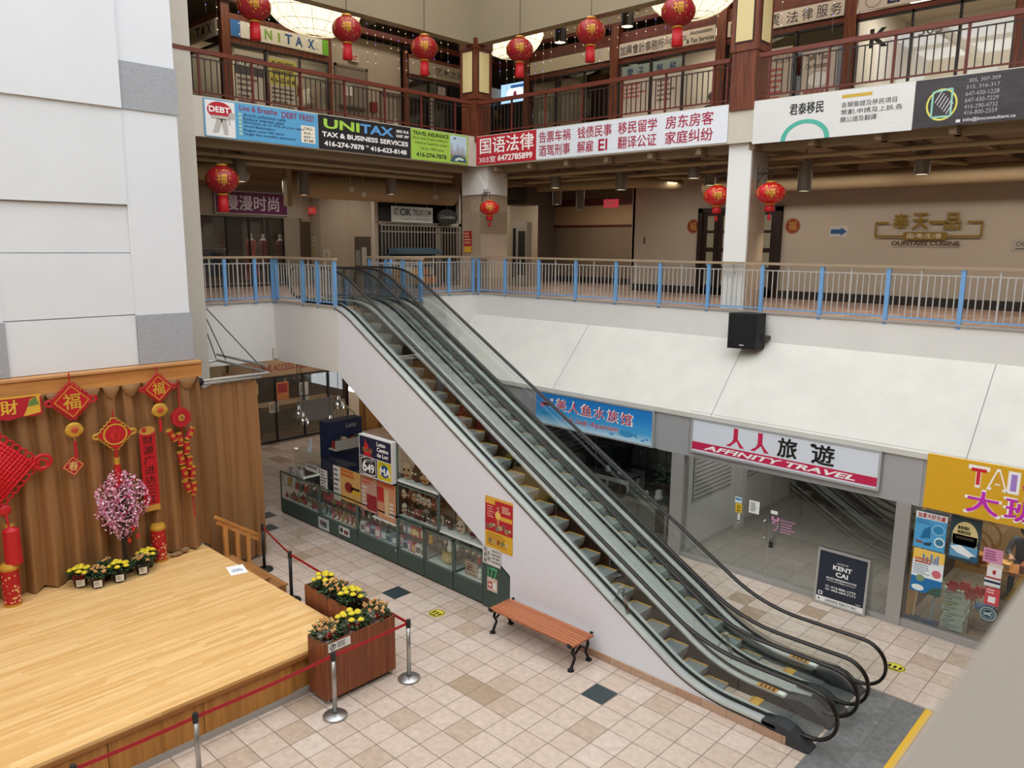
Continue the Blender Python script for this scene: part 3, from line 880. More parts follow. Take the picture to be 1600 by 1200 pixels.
# outer decks and cladding
b = mb(); pl = clip(DECKP, -3.9, -14.1); b.ribbon(pl, off(pl, -.04), 9.385, A1-.02); b.build('outer_deck', BRUSH, escA)
b = mb(); pl = clip(DECKP, -3.9, -14.1); b.ribbon(off(pl, -.04), off(pl, -.06), 9.38, 9.4); b.build('deck_shadow_gap', BLACK, escA)
b = mb(); pl = clip(DECKP, -3.85, -15.9); b.ribbon(off(pl, -.0), off(pl, -.04), A2+.02, 10.478); b.build('middle_deck', BRUSH, escA)
b = mb(); b.ribbon(off(pl, -.0), off(pl, -.04), 10.482, B1-.02); b.build('middle_deck', BRUSH, escB)
b = mb(); pl = clip(DECKP, -3.85, -15.9); b.ribbon(pl, off(pl, -.04), B2+.02, B2+.17); b.build('outer_deck', M('#8f8173', .4, metal=.5), escB)
DIAG = [(-14.06, 3.82), (-8.9, .75), (-8.9, 0), (-4.0, 0)]
pl = clip(DECKP, -3.74, -14.06)
b = mb(); b.prism([(-3.74, 0)]+off(pl, -.05)+[(-14.06, 3.82), (-8.9, .79), (-8.9, 0)], 'y', 9.4, 9.46)
b.build('side_cladding', M('#e0e2ea', .6, var=.02), escA)
b = mb(); b.prism([(-3.74, 0)]+off(pl, -.05)+[(-14.06, 3.82), (-8.9, .79), (-8.9, 0)], 'y', B2+.1, B2+.16)
b.build('side_cladding', M('#cfcdc9', .6, var=.02), escB)
for y0, y1, e in ((9.462, 10.478, escA), (10.482, B2+.098, escB)):
    b = mb(); b.quad((-14.06, y0, 3.82), (-8.9, y0, .79), (-8.9, y1, .79), (-14.06, y1, 3.82)); b.build('truss_soffit', M('#b8b4ae', .7), e)
    b = mb(); q = clip(DECKP, -4.0, -14.3); b.ribbon(off(q, -.55), off(q, -.6), y0, y1); b.build('step_well', M('#3a3632', .7), e)
b = mb(); b.box(-8.9, -3.74, 9.375, 9.4, 0, .12); b.build('base_tile_strip', tiles('base_tiles', [('#b99a83', .5), ('#b18f78', .5)], .41, 0, 0, '#8a7360', .01, .4, .1, 'xz'), escA)
# acrylic barriers standing on the decks
ACR = glass('acrylic', (.9, .91, .88), .12, .5)
def barrier(label, x, y, z, grp=None):
    t = thing('acrylic_barrier', label, 'barrier', (x, y, z))
    m3 = Matrix.Rotation(-.28, 3, 'Y')
    b = mb(); b.obox((x-.08, y, z+.2), (.012, .1, .42), Matrix.Rotation(.35, 3, 'Y')); b.build('front_plate', ACR, t)
    b = mb(); b.obox((x+.08, y, z+.2), (.012, .1, .42), Matrix.Rotation(-.35, 3, 'Y')); b.build('rear_plate', ACR, t)
    b = mb(); b.box(x-.03, x+.03, y-.05, y+.05, z+.39, z+.405); b.build('cap', M('#8b8578', .4), t)
    return t
barrier('clear anti-slide barrier standing on the ledge between the escalators', -5.25, 10.48, .24)
p = onY(963, 915, 9.47); barrier('clear anti-slide barrier on the outer ledge above the bench', -6.55, 9.47, LINE(-6.45)-.02)
# grey mat at the escalator foot, yellow edge strip
b = mb(); b.box(-3.45, -2.62, 6.5, 11.6, 0, .012)
o = b.build('entrance_mat', tiles('ribbed_mat', [('#6f6e6d', .6), ('#787776', .4)], .9, 0, 0, '#62605f', .01, .8, .35), origin=(-3, 9, 0))
tag(o, 'grey ribbed floor mat at the foot of the escalators', 'mat')
b = mb(); b.box(-2.62, -2.52, 6.5, 11.6, 0, .014)
tag(b.build('floor_tape', M('#d9ac2c', .5), origin=(-2.57, 9, 0)), 'yellow safety strip along the edge of the grey mat', 'floor tape')
def floor_sticker(label, x, y, rx, ry):
    b = mb(); fr = Fr((x, y, .003), (1, .0, 0), (0, 1, 0), 1, 1)
    b.m('#cdbf3c').oval(fr, 0, 0, rx, ry, 0, 28); b.m('#2c2a14').oval(fr, 0, 0, rx*.92, ry*.92, .001, 28, .9)
    for i in range(3): b.oval(fr, (i-1)*rx*.5, 0, rx*.16, ry*.4, .001, 12)
    b.rect(fr, -rx*.5, -ry*.7, rx*.5, -ry*.5, .001)
    tag(b.build('floor_sticker', origin=(x, y, 0)), label, 'sticker')
floor_sticker('round yellow floor sticker between the planter and the bench', -9.95, 8.58, .15, .15)
floor_sticker('round yellow floor sticker behind the escalator handrail end', -3.33, 12.52, .16, .14)
# ================================================================ shop row on the ground floor (plane Y = 14.05)
YF = 14.05
FASC = M('#adaeb1', .45, metal=.25)
b = mb(); b.box(-12.97, -8.27, YF, YF+.25, 2.27, 3.18); b.box(-12.97, -12.5, YF-.01, YF, 2.27, 3.18); b.box(-8.9, -8.14, YF-.012, YF, 2.26, 3.18)
struct('wall_fascia_aquarium', b, FASC)
b = mb(); b.box(-8.14, -3.62, YF, YF+.25, 2.25, 3.22); b.box(-4.25, -3.62, YF-.012, YF, 2.25, 3.22); b.box(-8.14, 6, YF-.02, YF+.2, 3.18, 3.24)
struct('wall_fascia_travel', b, FASC)
b = mb(); b.box(-3.62, 6, YF, YF+.25, 2.25, 3.25); struct('wall_fascia_bakery', b, FASC)
b = mb()
for x0, x1 in ((-12.75, -12.5), (-8.52, -8.22), (-3.98, -3.74), (2.2, 2.5)): b.box(x0, x1, YF-.03, YF+.2, 0, 2.27)
struct('column_shopfront', b, ALU)
b = mb(); b.box(-12.5, -8.5, YF, YF+.08, 0, .1); b.box(-8.22, -3.98, YF, YF+.08, 0, .09); b.box(-3.74, 2.2, YF, YF+.1, 0, .14)
struct('trim_8', b, ALU)
# interiors
b = mb()
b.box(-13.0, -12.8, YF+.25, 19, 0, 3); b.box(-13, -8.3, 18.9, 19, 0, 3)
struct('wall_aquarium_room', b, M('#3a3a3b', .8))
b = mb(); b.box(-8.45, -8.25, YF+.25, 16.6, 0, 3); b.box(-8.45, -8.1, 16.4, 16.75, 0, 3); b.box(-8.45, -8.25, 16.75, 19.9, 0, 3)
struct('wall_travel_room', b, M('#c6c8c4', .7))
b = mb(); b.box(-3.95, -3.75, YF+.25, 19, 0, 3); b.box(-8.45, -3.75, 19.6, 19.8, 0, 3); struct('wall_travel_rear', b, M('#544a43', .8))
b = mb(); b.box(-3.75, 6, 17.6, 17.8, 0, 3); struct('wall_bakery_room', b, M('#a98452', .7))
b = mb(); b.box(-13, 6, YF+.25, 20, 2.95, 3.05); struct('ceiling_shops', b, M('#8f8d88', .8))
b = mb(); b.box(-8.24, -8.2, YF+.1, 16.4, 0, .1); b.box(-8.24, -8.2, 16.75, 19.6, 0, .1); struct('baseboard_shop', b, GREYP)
# slotted display panels
def slatwall(label, Y0, Y1):
    t = thing('slat_panel', label, 'wall panel', (-8.24, (Y0+Y1)/2, 1.1))
    b = mb(); b.box(-8.24, -8.22, Y0, Y1, 1.1, 2.22); b.build('board', M('#b5b5b2', .6), t)
    b = mb()
    for i in range(11): b.box(-8.222, -8.215, Y0+.02, Y1-.02, 1.14+.1*i, 1.155+.1*i)
    o = b.build('groove', M('#3a3a38', .6), t); o['kind'] = 'stuff'
slatwall('slatted grey display panel just inside the empty travel shop', 14.5, 16.2)
slatwall('slatted grey display panel deeper inside the empty travel shop', 16.9, 18.8)
# glass fronts
def pane(label, x0, x1, z0=.1, z1=2.25, mat=SHOPGL, name='glass_pane'):
    b = mb(); b.box(x0, x1, YF+.03, YF+.042, z0, z1)
    return b.build(name, mat)
for i, (x0, x1) in enumerate(((-12.49, -10.62), (-10.6, -8.53))):
    o = pane('', x0, x1); o.name = 'window_%d' % (i+1); o['kind'] = 'structure'
for i, (x0, x1) in enumerate(((-8.21, -6.9), (-5.67, -3.99))):
    o = pane('', x0, x1); o.name = 'window_%d' % (i+3); o['kind'] = 'structure'
for i, (x0, x1) in enumerate(((-3.73, -2.6), (-2.59, -1.1), (-1.09, 2.2))):
    o = pane('', x0, x1, .14); o.name = 'window_%d' % (i+5); o['kind'] = 'structure'
def glass_door(n, label, x0, x1, hx):
    t = bpy.data.objects.new('door_%d' % n, None); COL.objects.link(t); t.location = (x0, YF+.03, .05); t['kind'] = 'structure'
    t['label'] = label
    b = mb(); b.box(x0+.005, x1-.005, YF+.03, YF+.042, .06, 2.24); b.build('glass_leaf', SHOPGL, t)
    b = mb(); b.tube([(hx, YF+.03, .92), (hx, YF-.04, .92), (hx, YF-.04, 1.28), (hx, YF+.03, 1.28)], .014); b.build('pull_handle', CHROME, t)
    b = mb(); b.box(x0+.01, x1-.01, YF+.015, YF+.05, .06, .12); b.build('bottom_rail', ALU, t)
glass_door(1, 'left glass leaf of the travel shop door', -6.89, -6.28, -6.36)
glass_door(2, 'right glass leaf of the travel shop door', -6.27, -5.68, -6.18)
b = mb(True); b.box(-6.22, -6.14, YF-.06, YF-.03, .78, .9); b.tube([(-6.2, YF-.045, .89), (-6.2, YF-.045, .97), (-6.16, YF-.045, .97), (-6.16, YF-.045, .89)], .008)
tag(b.build('padlock', M('#3c3a37', .4, metal=.6), origin=(-6.18, YF-.04, .78)), 'small padlock box hanging on the travel shop door handles', 'lock')
# ---------------------------------------------------------------- sign builder
def sign(name, label, cat, fr, th, face, art, group=None, frame=None, panel='panel', letters='lettering'):
    t = thing(name, label, cat, fr.O, group)
    b = mb(True); b.m(face if not isinstance(face, str) else M(face, .55))
    b.slab(Fr(fr.O+fr.n*th, fr.r, fr.u, fr.w, fr.h), th); po = b.build(panel, None, t)
    if frame:
        b = mb(); b.m(frame)
        f2 = Fr(fr.O+fr.n*(th+.012), fr.r, fr.u, fr.w, fr.h); ww, hh = .04/fr.w, .04/fr.h
        for q in ((-ww, -hh, 1+ww, 0), (-ww, 1, 1+ww, 1+hh), (-ww, 0, 0, 1), (1, 0, 1+ww, 1)): b.slab(f2, th+.012, *q)
        b.build('frame', None, t)
    if art:
        b = mb(); art(b, Fr(fr.O+fr.n*th, fr.r, fr.u, fr.w, fr.h)); b.build(letters, None, po)
    return t
def poster(name, label, cat, fr, face, art, group=None):
    b = mb(); b.m(M(face, .5) if isinstance(face, str) else face); b.slab(fr, .004)
    if art: art(b, fr)
    return tag(b.build(name, None, origin=fr.O), label, cat, group)
# aquarium sign
def blue_wash():
    m = bpy.data.materials.new('printed_sea'); m.use_nodes = True
    nt = m.node_tree; p = nt.nodes['Principled BSDF']
    tc = nt.nodes.new('ShaderNodeTexCoord'); sp = nt.nodes.new('ShaderNodeSeparateXYZ'); nt.links.new(tc.outputs['Generated'], sp.inputs[0])
    rp = nt.nodes.new('ShaderNodeValToRGB'); e = rp.color_ramp.elements
    e[0].position = .02; e[0].color = lin('#bfe0f2'); e[1].position = .75; e[1].color = lin('#1f80cf')
    k = e.new(.28); k.color = lin('#4aa9e2')
    nt.links.new(sp.outputs['Z'], rp.inputs['Fac']); nt.links.new(rp.outputs['Color'], p.inputs['Base Color']); p.inputs['Roughness'].default_value = .4
    return m
def art_fish(b, f):
    cs = '美人鱼水族馆'
    for i, c in enumerate(cs):
        a = .185+.113*i
        b.m('#f6f3f4').text(f, c, a, .50-.012*i, a+.1, .88-.012*i, .002, bold=.05)
        b.m('#c4222f').text(f, c, a+.006, .52-.012*i, a+.094, .86-.012*i, .004, bold=.012, shear=.12)
    b.m('#f4e9ee').text(f, 'Fish Lady Aquarium', .25, .14, .74, .36, .002, bold=.05, shear=.35)
    b.m('#b8253c').text(f, 'Fish Lady Aquarium', .253, .15, .737, .35, .004, bold=.012, shear=.35)
    b.m('#d65a7c').oval(f, .115, .66, .05, .07); b.shape(f, [(.05, .5), (.1, .62), (.08, .7), (.045, .66)]); b.shape(f, [(.1, .56), (.16, .66), (.15, .74), (.09, .66)])
    b.m('#f0d0c0').oval(f, .15, .8, .014, .05)
    b.m('#3a93c8').oval(f, .8, .2, .06, .1); b.shape(f, [(.85, .2), (.9, .3), (.88, .2), (.9, .1)]); b.oval(f, .08, .34, .025, .05); b.shape(f, [(.1, .34), (.125, .4), (.125, .28)])
    b.oval(f, .93, .09, .016, .03); b.oval(f, .96, .14, .014, .025); b.oval(f, .68, .1, .02, .03)
sign('shop_sign', 'blue aquarium shop sign with white and red Chinese lettering', 'sign', FY(YF-.01, -12.4, -9.02, 2.32, 3.08), .06, blue_wash(), art_fish, None, M('#b9bcbf', .4, metal=.4))
# travel sign
def art_aff(b, f):
    CR_ = '#c3214f'
    b.m(CR_).rect(f, 0, .05, 1, .30)
    b.m('#f4f2f2').text(f, 'AFFINITY TRAVEL', .07, .09, .9, .25, .004, bold=.04, shear=.3)
    for a in (.26, .40):
        w_ = .055
        b.m(CR_).shape(f, [(a-.012, .94), (a+.014, .94), (a+.014, .62), (a+.03, .5), (a+w_, .36), (a+w_-.028, .36), (a+.008, .55), (a-.028, .36), (a-w_, .36), (a-.02, .5), (a-.012, .62)])
    b.m('#141414').text(f, '旅', .5, .36, .6, .92, .004, bold=.045); b.text(f, '遊', .68, .36, .79, .92, .004, bold=.045)
    b.oval(f, .684, .86, .016, .055)
sign('shop_sign', 'white and crimson travel agency sign above the empty shop', 'sign', FY(YF-.01, -8.02, -4.32, 2.42, 3.08), .06, '#d9e0ea', art_aff, None, M('#b9bcbf', .4, metal=.4))
def art_tai(b, f):
    X0 = .117
    cols = ['#d02234', '#dba22f', '#a583d0', '#c22a7c', '#2b52b8', '#2b9a52', '#d02234']
    xs = [X0+.062*i for i in range(4)]
    let = [('T', .117, .165), ('A', .168, .215), ('I', .22, .243), ('*', .250, .272), ('P', .278, .32), ('A', .325, .37), ('N', .375, .42)]
    for (c, a, e), k in zip(let, cols):
        if c == '*':
            b.m('#c22a7c')
            pts = [(a+(e-a)/2+(.011 if i % 2 == 0 else .0045)*math.sin(PI*i/5), .7+(.07 if i % 2 == 0 else .03)*math.cos(PI*i/5)) for i in range(10)]
            b.shape(f, pts, .004); continue
        b.m('#f7f2ee').text(f, c, a-.004, .55, e+.004, .94, .002, bold=.12); b.m(k).text(f, c, a+.004, .6, e-.004, .89, .004, bold=.06)
    for c, a in (('大', .115), ('班', .215), ('麵', .315), ('包', .415)):
        b.m('#f7f2ee').text(f, c, a-.003, .07, a+.093, .52, .002, bold=.1); b.m('#c32bb2').text(f, c, a+.004, .1, a+.086, .49, .004, bold=.045)
sign('shop_sign', 'yellow bakery sign with rainbow letters and magenta Chinese lettering', 'sign', FY(YF-.01, -3.55, 1.9, 2.28, 3.22), .07, '#dba71f', art_tai)
# board leaning in the empty travel shop window
def art_kent(b, f):
    b.m('#e9e9e7').rect(f, 0, .0, 1, .1)
    b.m('#f1f1f0').text(f, 'LISTED BY', .38, .80, .62, .83); b.text(f, 'KENT', .3, .68, .7, .77, bold=.03); b.text(f, 'CAI', .37, .555, .63, .645, bold=.03)
    b.text(f, 'SALES REPRESENTATIVE', .18, .48, .82, .515, bold=.02); b.text(f, 'kentcai22@gmail.com', .2, .43, .8, .465)
    b.text(f, 'C: 416.886.1773', .18, .31, .82, .35, bold=.02); b.text(f, 'O: 905.604.7171', .18, .25, .82, .29, bold=.02)
    b.rect(f, .04, .13, .13, .2); b.text(f, 'kent', .85, .12, .95, .15)
    b.m('#22262e').text(f, 'LANDING REALTY INC.', .2, .02, .88, .075, bold=.02); b.shape(f, [(.04, .03), (.09, .03), (.065, .085)]); b.rect(f, .06, .145, .11, .185, .004)
sign('estate_board', 'dark navy real estate board standing against the travel shop glass', 'sign', Fr((-5.2, YF-.10, .05), (1, 0, 0), (0, .06, 1), .86, .98), .015, '#242b39', art_kent, None, M('#b7b7b5', .4, metal=.5))
# notices on the travel shop glass
poster('door_notice', 'white printed sheet taped on the left leaf of the travel shop door', 'notice', FY(YF+.02, -6.72, -6.5, 1.36, 1.62), '#e8eae8', lambda b, f: b.m('#565a5c').lines(f, .15, .1, .85, .85, 7))
poster('door_notice', 'small blue and white card on the glass left of the travel shop door', 'notice', FY(YF+.02, -7.03, -6.88, 1.5, 1.62), '#c9dbe6', lambda b, f: b.m('#2f6f9f').rect(f, .1, .5, .9, .8))
poster('door_notice', 'small yellow warning card under the blue one on the travel shop glass', 'notice', FY(YF+.02, -7.01, -6.87, 1.3, 1.49), '#d9b62a', lambda b, f: b.m('#2a2413').oval(f, .5, .6, .25, .2, .003, 14, .6) and b.rect(f, .2, .15, .8, .25))
poster('door_notice', 'narrow black and white sticker strip below the yellow card', 'notice', FY(YF+.02, -6.95, -6.9, 1.08, 1.28), '#d8d8d6', lambda b, f: b.m('#222222').rect(f, .1, .1, .9, .3))
poster('door_notice', 'small white tag at the top of the right travel shop door leaf', 'notice', FY(YF+.02, -6.26, -6.12, 1.45, 1.52), '#e4e4e2', None)
def art_hours(b, f):
    b.m('#c68bb0').oval(f, .16, .5, .12, .33, .002, 20, .75); b.oval(f, .05, .85, .05, .12); b.oval(f, .27, .85, .05, .12)
    b.line(f, (.16, .5), (.16, .75), .012); b.line(f, (.16, .5), (.23, .45), .012)
    b.text(f, 'Business Hour', .38, .78, .95, .95)
    b.lines(f, .38, .1, 1, .7, 4, seed=4)
tag((lambda b: (art_hours(b, FY(YF+.025, -6.24, -5.72, 1.05, 1.42)), b.build('opening_hours', None, origin=(-6, YF+.02, 1.05)))[1])(mb()), 'pink clock and opening hours lettering on the right travel shop door leaf', 'lettering')
# ---------------------------------------------------------------- bakery window
def art_ca1(b, f):
    b.m('#e9eef1').rect(f, 0, .78, 1, .95); b.m('#b1262d').text(f, '加拿大好去處', .06, .80, .94, .93, bold=.04)
    b.m('#2d6fa8').lines(f, .06, .62, .62, .75, 3, seed=3)
    b.m('#1d6a9f').shape(f, [(.2, .25), (.3, .5), (.5, .62), (.52, .3)]); b.m('#8ec7e4').oval(f, .75, .55, .2, .14); b.m('#2e86b8').oval(f, .75, .55, .17, .11, .004)
    b.m('#dff0f4').oval(f, .82, .24, .17, .13); b.m('#3b7a98').oval(f, .82, .24, .13, .09, .004); b.m('#8a4a2b').shape(f, [(.05, .2), (.3, .17), (.28, .12), (.1, .13)]); b.m('#20435c').shape(f, [(.3, .15), (.6, .2), (.55, .1), (.35, .09)])
    b.m('#51626a').shape(f, [(0, .95), (1, .95), (1, 1), (0, 1)])
def art_ca2(b, f):
    b.m('#f0c65a').rect(f, 0, .75, 1, 1); b.m('#7a8fb4')
    for i, (a, h) in enumerate(((.3, .9), (.42, .85), (.55, .93), (.66, .86), (.75, .92))): b.rect(f, a, .72, a+.08, h, .003)
    b.m('#c0572c').lines(f, .08, .66, .8, .8, 2, .004, .7, 3); b.m('#e6eef2').rect(f, 0, .36, 1, .66)
    b.m('#5b7386').lines(f, .06, .4, .6, .64, 5, .004, .4, 5); b.m('#d26a7c').oval(f, .8, .5, .15, .09, .004)
    b.m('#1f6fae').rect(f, 0, .0, 1, .36); b.m('#e3ecee').oval(f, .25, .1, .2, .07, .004); b.m('#3f5a4e').shape(f, [(.5, 0), (1, 0), (1, .22), (.7, .16)], .004); b.m('#7f9a72').oval(f, .3, .33, .14, .08, .004)
def art_cruise(b, f):
    b.m('#2c3f46').rect(f, 0, 0, 1, 1, .001); b.m('#d9c78d').oval(f, .5, .55, .42, .36); b.rect(f, .1, .2, .9, .6)
    b.m('#2f2a1c').lines(f, .25, .6, .78, .8, 2, .004, .75, 8)
    b.rect(f, .2, .5, .8, .56, .004); b.m('#5f9cc4').rect(f, .06, .08, .94, .36, .003); b.m('#e9eef0').shape(f, [(.05, .3), (.4, .36), (.9, .18), (.8, .1), (.3, .18)], .005); b.m('#2a5a78').oval(f, .85, .1, .14, .07, .006)
poster('travel_poster', 'blue travel poster with sailing ship, upper left in the bakery window', 'poster', FY(YF+.02, -3.66, -3.17, 1.52, 2.2), '#4fa3d6', art_ca1)
poster('travel_poster', 'travel poster with castle skyline and blue coast, lower left in the bakery window', 'poster', FY(YF+.02, -3.64, -3.15, .72, 1.5), '#dfe8ec', art_ca2)
poster('travel_poster', 'dark cruise poster with golden arch in the bakery window', 'poster', FY(YF+.02, -3.12, -2.66, 1.46, 2.22), '#2c3f46', art_cruise)
poster('window_card', 'pink card in the bakery window, topmost of the small cards', 'notice', FY(YF+.02, -2.6, -2.32, 1.56, 1.8), '#d693b6', lambda b, f: b.m('#8a3f6c').lines(f, .1, .1, .9, .85, 4))
poster('window_card', 'white payment card with red band in the bakery window', 'notice', FY(YF+.02, -2.52, -2.31, 1.3, 1.5), '#e9e6e6', lambda b, f: b.m('#b02a35').oval(f, .5, .55, .12, .2) and b.rect(f, 0, .0, 1, .12))
poster('window_card', 'beige strip card above the payment card in the bakery window', 'notice', FY(YF+.02, -2.5, -2.3, 1.5, 1.56), '#d9cfc0', None)
poster('window_card', 'navy and white card below the payment card in the bakery window', 'notice', FY(YF+.02, -2.54, -2.31, 1.16, 1.29), '#dfe1e4', lambda b, f: b.m('#1c2c4c').rect(f, 0, .45, 1, .75))
poster('window_card', 'red card with a white square in the bakery window', 'notice', FY(YF+.02, -2.51, -2.3, .84, 1.14), '#c94a55', lambda b, f: b.m('#f0ecea').rect(f, .25, .15, .75, .5) and b.lines(f, .1, .6, .9, .9, 2))
def art_round(b, f):
    b.m('#1d4b57').oval(f, .5, .5, .5, .5, .002, 30); b.m('#c7d6d6').oval(f, .5, .5, .46, .46, .003, 30, .93); b.oval(f, .5, .5, .3, .3, .003, 30, .93)
    for k in range(22):
        th = 2*PI*k/22; b.oval(f, .5+.39*math.cos(th), .5+.39*math.sin(th), .025, .03, .003, 6)
    b.line(f, (.3, .42), (.7, .62), .02, .004); b.line(f, (.3, .55), (.7, .4), .02, .004)
b = mb(); art_round(b, FY(YF+.02, -2.56, -2.3, .55, .81)); tag(b.build('window_seal', None, origin=(-2.43, YF+.02, .55)), 'round dark teal emblem sticker in the bakery window', 'sticker')
# things inside the bakery
b = mb(); b.box(-3.0, 2.0, YF+.9, YF+1.4, 1.1, 1.16); tag(b.build('display_shelf', OAK, origin=(-1, YF+1, 1.1)), 'long wooden shelf inside the bakery window', 'shelf')
b = mb(); b.box(-3.7, -3.62, YF+.12, YF+.4, 0, 2.3); struct('trim_9', b, M('#b58b3a', .5))
for i in range(7):
    z = .15+.105*i; dx = random.uniform(-.03, .03)
    b = mb(True); b.m('#bcd3c8').box(-3.12+dx, -2.78+dx, YF+.15, YF+.5, z, z+.1)
    f = FY(YF+.149, -3.12+dx, -2.78+dx, z, z+.1); b.m('#2f3a36').rect(f, .05, .15, .4, .3); b.lines(f, .1, .45, .9, .85, 2, seed=i)
    nm = ['bottom', 'second from the bottom', 'third from the bottom', 'middle', 'third from the top', 'second from the top', 'topmost'][i]
    tag(b.build('carton', None, origin=(-2.95, YF+.3, z)), 'pale green printed carton in the bakery window stack, %s' % nm, 'box', 'cartons in the bakery window')
def stick(nm, lab, x, c, head):
    t = thing(nm, lab, 'broom', (x, YF+.2, .15))
    b = mb(); b.tube([(x, YF+.15, .2), (x+.06, YF+.3, 1.45)], .014); b.build('handle', M(c, .5), t)
    b = mb(True); b.box(x-.13, x+.13, YF+.1, YF+.2, .14, .2); b.build('head', M(head, .6), t)
stick('broom', 'pale wooden broom leaning in the bakery window', -3.58, '#d9c39a', '#2d4a63')
stick('mop', 'blue handled mop leaning beside the broom in the bakery window', -3.3, '#6fa9cf', '#2d5a8a')
t = thing('wire_stand', 'thin wire magazine stand in the bakery window', 'stand', (-2.55, YF+.35, .14))
b = mb()
for x in (-2.72, -2.38):
    for y in (YF+.2, YF+.5): b.tube([(x, y, .14), (x, y, .95)], .008, 5)
b.build('leg', M('#5f5a55', .4, metal=.6), t)
b = mb()
for z in (.3, .6, .9):
    b.tube([(-2.72, YF+.2, z), (-2.38, YF+.2, z), (-2.38, YF+.5, z), (-2.72, YF+.5, z)], .007, 5, True)
    for i in range(5): b.tube([(-2.72+.085*i, YF+.2, z), (-2.72+.085*i, YF+.5, z)], .004, 4)
b.build('rack', M('#5f5a55', .4, metal=.6), t)
b = mb(True); b.box(-2.68, -2.42, YF+.24, YF+.46, .605, .66); tag(b.build('booklet', M('#3c6aa0', .5), origin=(-2.55, YF+.35, .6)), 'blue booklet lying on the wire stand', 'booklet')
for i, (x, z, c) in enumerate(((-3.0, .95, '#b3373a'), (-2.82, 1.0, '#c75a4e'), (-2.72, .88, '#a9282f'), (-2.6, .98, '#c44b47'))):
    b = mb(True); b.ball((x, YF+.12, z), (.09, .04, .08), 12, 8)
    for k in range(6): b.ball((x+.08*math.cos(k), YF+.1, z+.08*math.sin(k)), .03, 6, 5)
    tag(b.build('paper_flower', M(c, .6), origin=(x, YF+.12, z)), 'red paper blossom decoration on the bakery glass, %s' % ('leftmost', 'second from left', 'lowest', 'rightmost')[i], 'decoration', 'red blossoms on the bakery glass')
CK = ['#b27a3e', '#d4a55a', '#8c4a26', '#c9bfae']
for i in range(9):
    x = -2.9+.34*i; b = mb(True); hh = random.uniform(.1, .2)
    b.box(x, x+.2, YF+.95, YF+1.2, 1.16, 1.16+hh)
    tag(b.build('bakery_box', M(CK[i % 4], .6), origin=(x, YF+1, 1.16)), 'small boxed goods on the wooden shelf inside the bakery', 'box', 'boxed goods on the bakery shelf')
t = thing('gift_basket', 'festive gift basket with wrapped goods at the right of the bakery window', 'basket', (-1.75, YF+.7, 1.16))
b = mb(True); b.lathe([(.16, 0), (.22, .2), (.2, .2), (.15, .02)], (-1.75, YF+.7, 1.16), 14); b.build('basket', M('#8a5a2c', .7), t)
b = mb(True)
for k in range(14): b.m(('#b53a2c', '#d8b04a', '#5c7a3c', '#e2d6bf')[k % 4]).ball((-1.75+random.uniform(-.16, .16), YF+.7+random.uniform(-.1, .1), 1.36+random.uniform(0, .35)), random.uniform(.05, .09), 8, 6)
b.build('goods', None, t)
# ---------------------------------------------------------------- aquarium shop contents
def table(label, x0, x1, y0, y1, h, mat, top=None):
    t = thing('table', label, 'table', ((x0+x1)/2, (y0+y1)/2, 0))
    b = mb(True); b.box(x0, x1, y0, y1, h-.04, h); b.build('tabletop', top or mat, t)
    for x in (x0+.04, x1-.04):
        for y in (y0+.04, y1-.04):
            b = mb(True); b.box(x-.025, x+.025, y-.025, y+.025, 0, h-.04); b.build('leg', mat, t)
    b = mb(True); b.box(x0+.03, x1-.03, y0+.02, y0+.04, h-.16, h-.04); b.build('apron', mat, t)
    return t
table('small white table with dark top behind the aquarium shop glass', -11.0, -10.0, 14.6, 15.1, 1.2, M('#c9c9c7', .5), M('#2b2b2c', .4))
table('low glass-topped steel table near the aquarium shop pillar', -9.9, -8.75, 14.3, 14.85, .95, ALU, M('#4d5a52', .2))
def figurine(label, p, c, s=.12):
    b = mb(True); b.lathe([(0, 0), (s*.6, .0), (s*.7, s*.3), (s*.45, s*.9), (s*.5, s*1.1), (s*.3, s*1.5), (0, s*1.6)], p, 12); b.ball((p[0]-s*.4, p[1], p[2]+s*1.1), s*.25, 8, 6)
    tag(b.build('figurine', M(c, .4), origin=p), label, 'figurine')
figurine('white teapot shaped figurine, left on the white aquarium shop table', (-10.75, 14.8, 1.2), '#d9d7d1', .1)
figurine('white bird shaped figurine, right on the white aquarium shop table', (-10.45, 14.85, 1.2), '#e0ddd6', .09)
figurine('white jar on the low steel table', (-9.1, 14.5, .95), '#d6d6d2', .15)
figurine('small cream pot on the low steel table', (-9.4, 14.45, .95), '#d8d0b8', .1)
def leafy(label, p, n, r, h, c, pot='#5b4a3c', name='potted_plant', seed=1):
    R = random.Random(seed)
    t = thing(name, label, 'plant', p)
    b = mb(True); b.lathe([(.07, 0), (.1, .15), (.085, .15), (.07, .12)], p, 12); b.build('pot', M(pot, .6), t)
    b = mb()
    for _ in range(n):
        a = R.uniform(0, 2*PI); q = R.uniform(.1, 1)*r; z = p[2]+.15+R.uniform(.0, h)
        o = Vector((p[0]+q*math.cos(a), p[1]+q*math.sin(a), z)); d = Vector((math.cos(a), math.sin(a), R.uniform(-.3, .6)))*R.uniform(.08, .14)
        sd = d.cross(Vector((0, 0, 1))).normalized()*.03
        b.add([o, o+d*.5+sd, o+d, o+d*.5-sd], [(0, 1, 2, 3)])
    b.build('foliage', M(c, .6, var=.2), t)
    return t
leafy('leafy green plant on a stand beside the aquarium shop pillar', (-9.2, 15.0, 1.0), 160, .28, .5, '#3c5a35', seed=3)
b = mb(True); b.box(-9.4, -9.0, 14.86, 15.2, .0, 1.0); tag(b.build('plant_stand', M('#2b2b2a', .6), origin=(-9.2, 15, 0)), 'dark box stand carrying the leafy plant in the aquarium shop', 'stand')
b = mb(); 
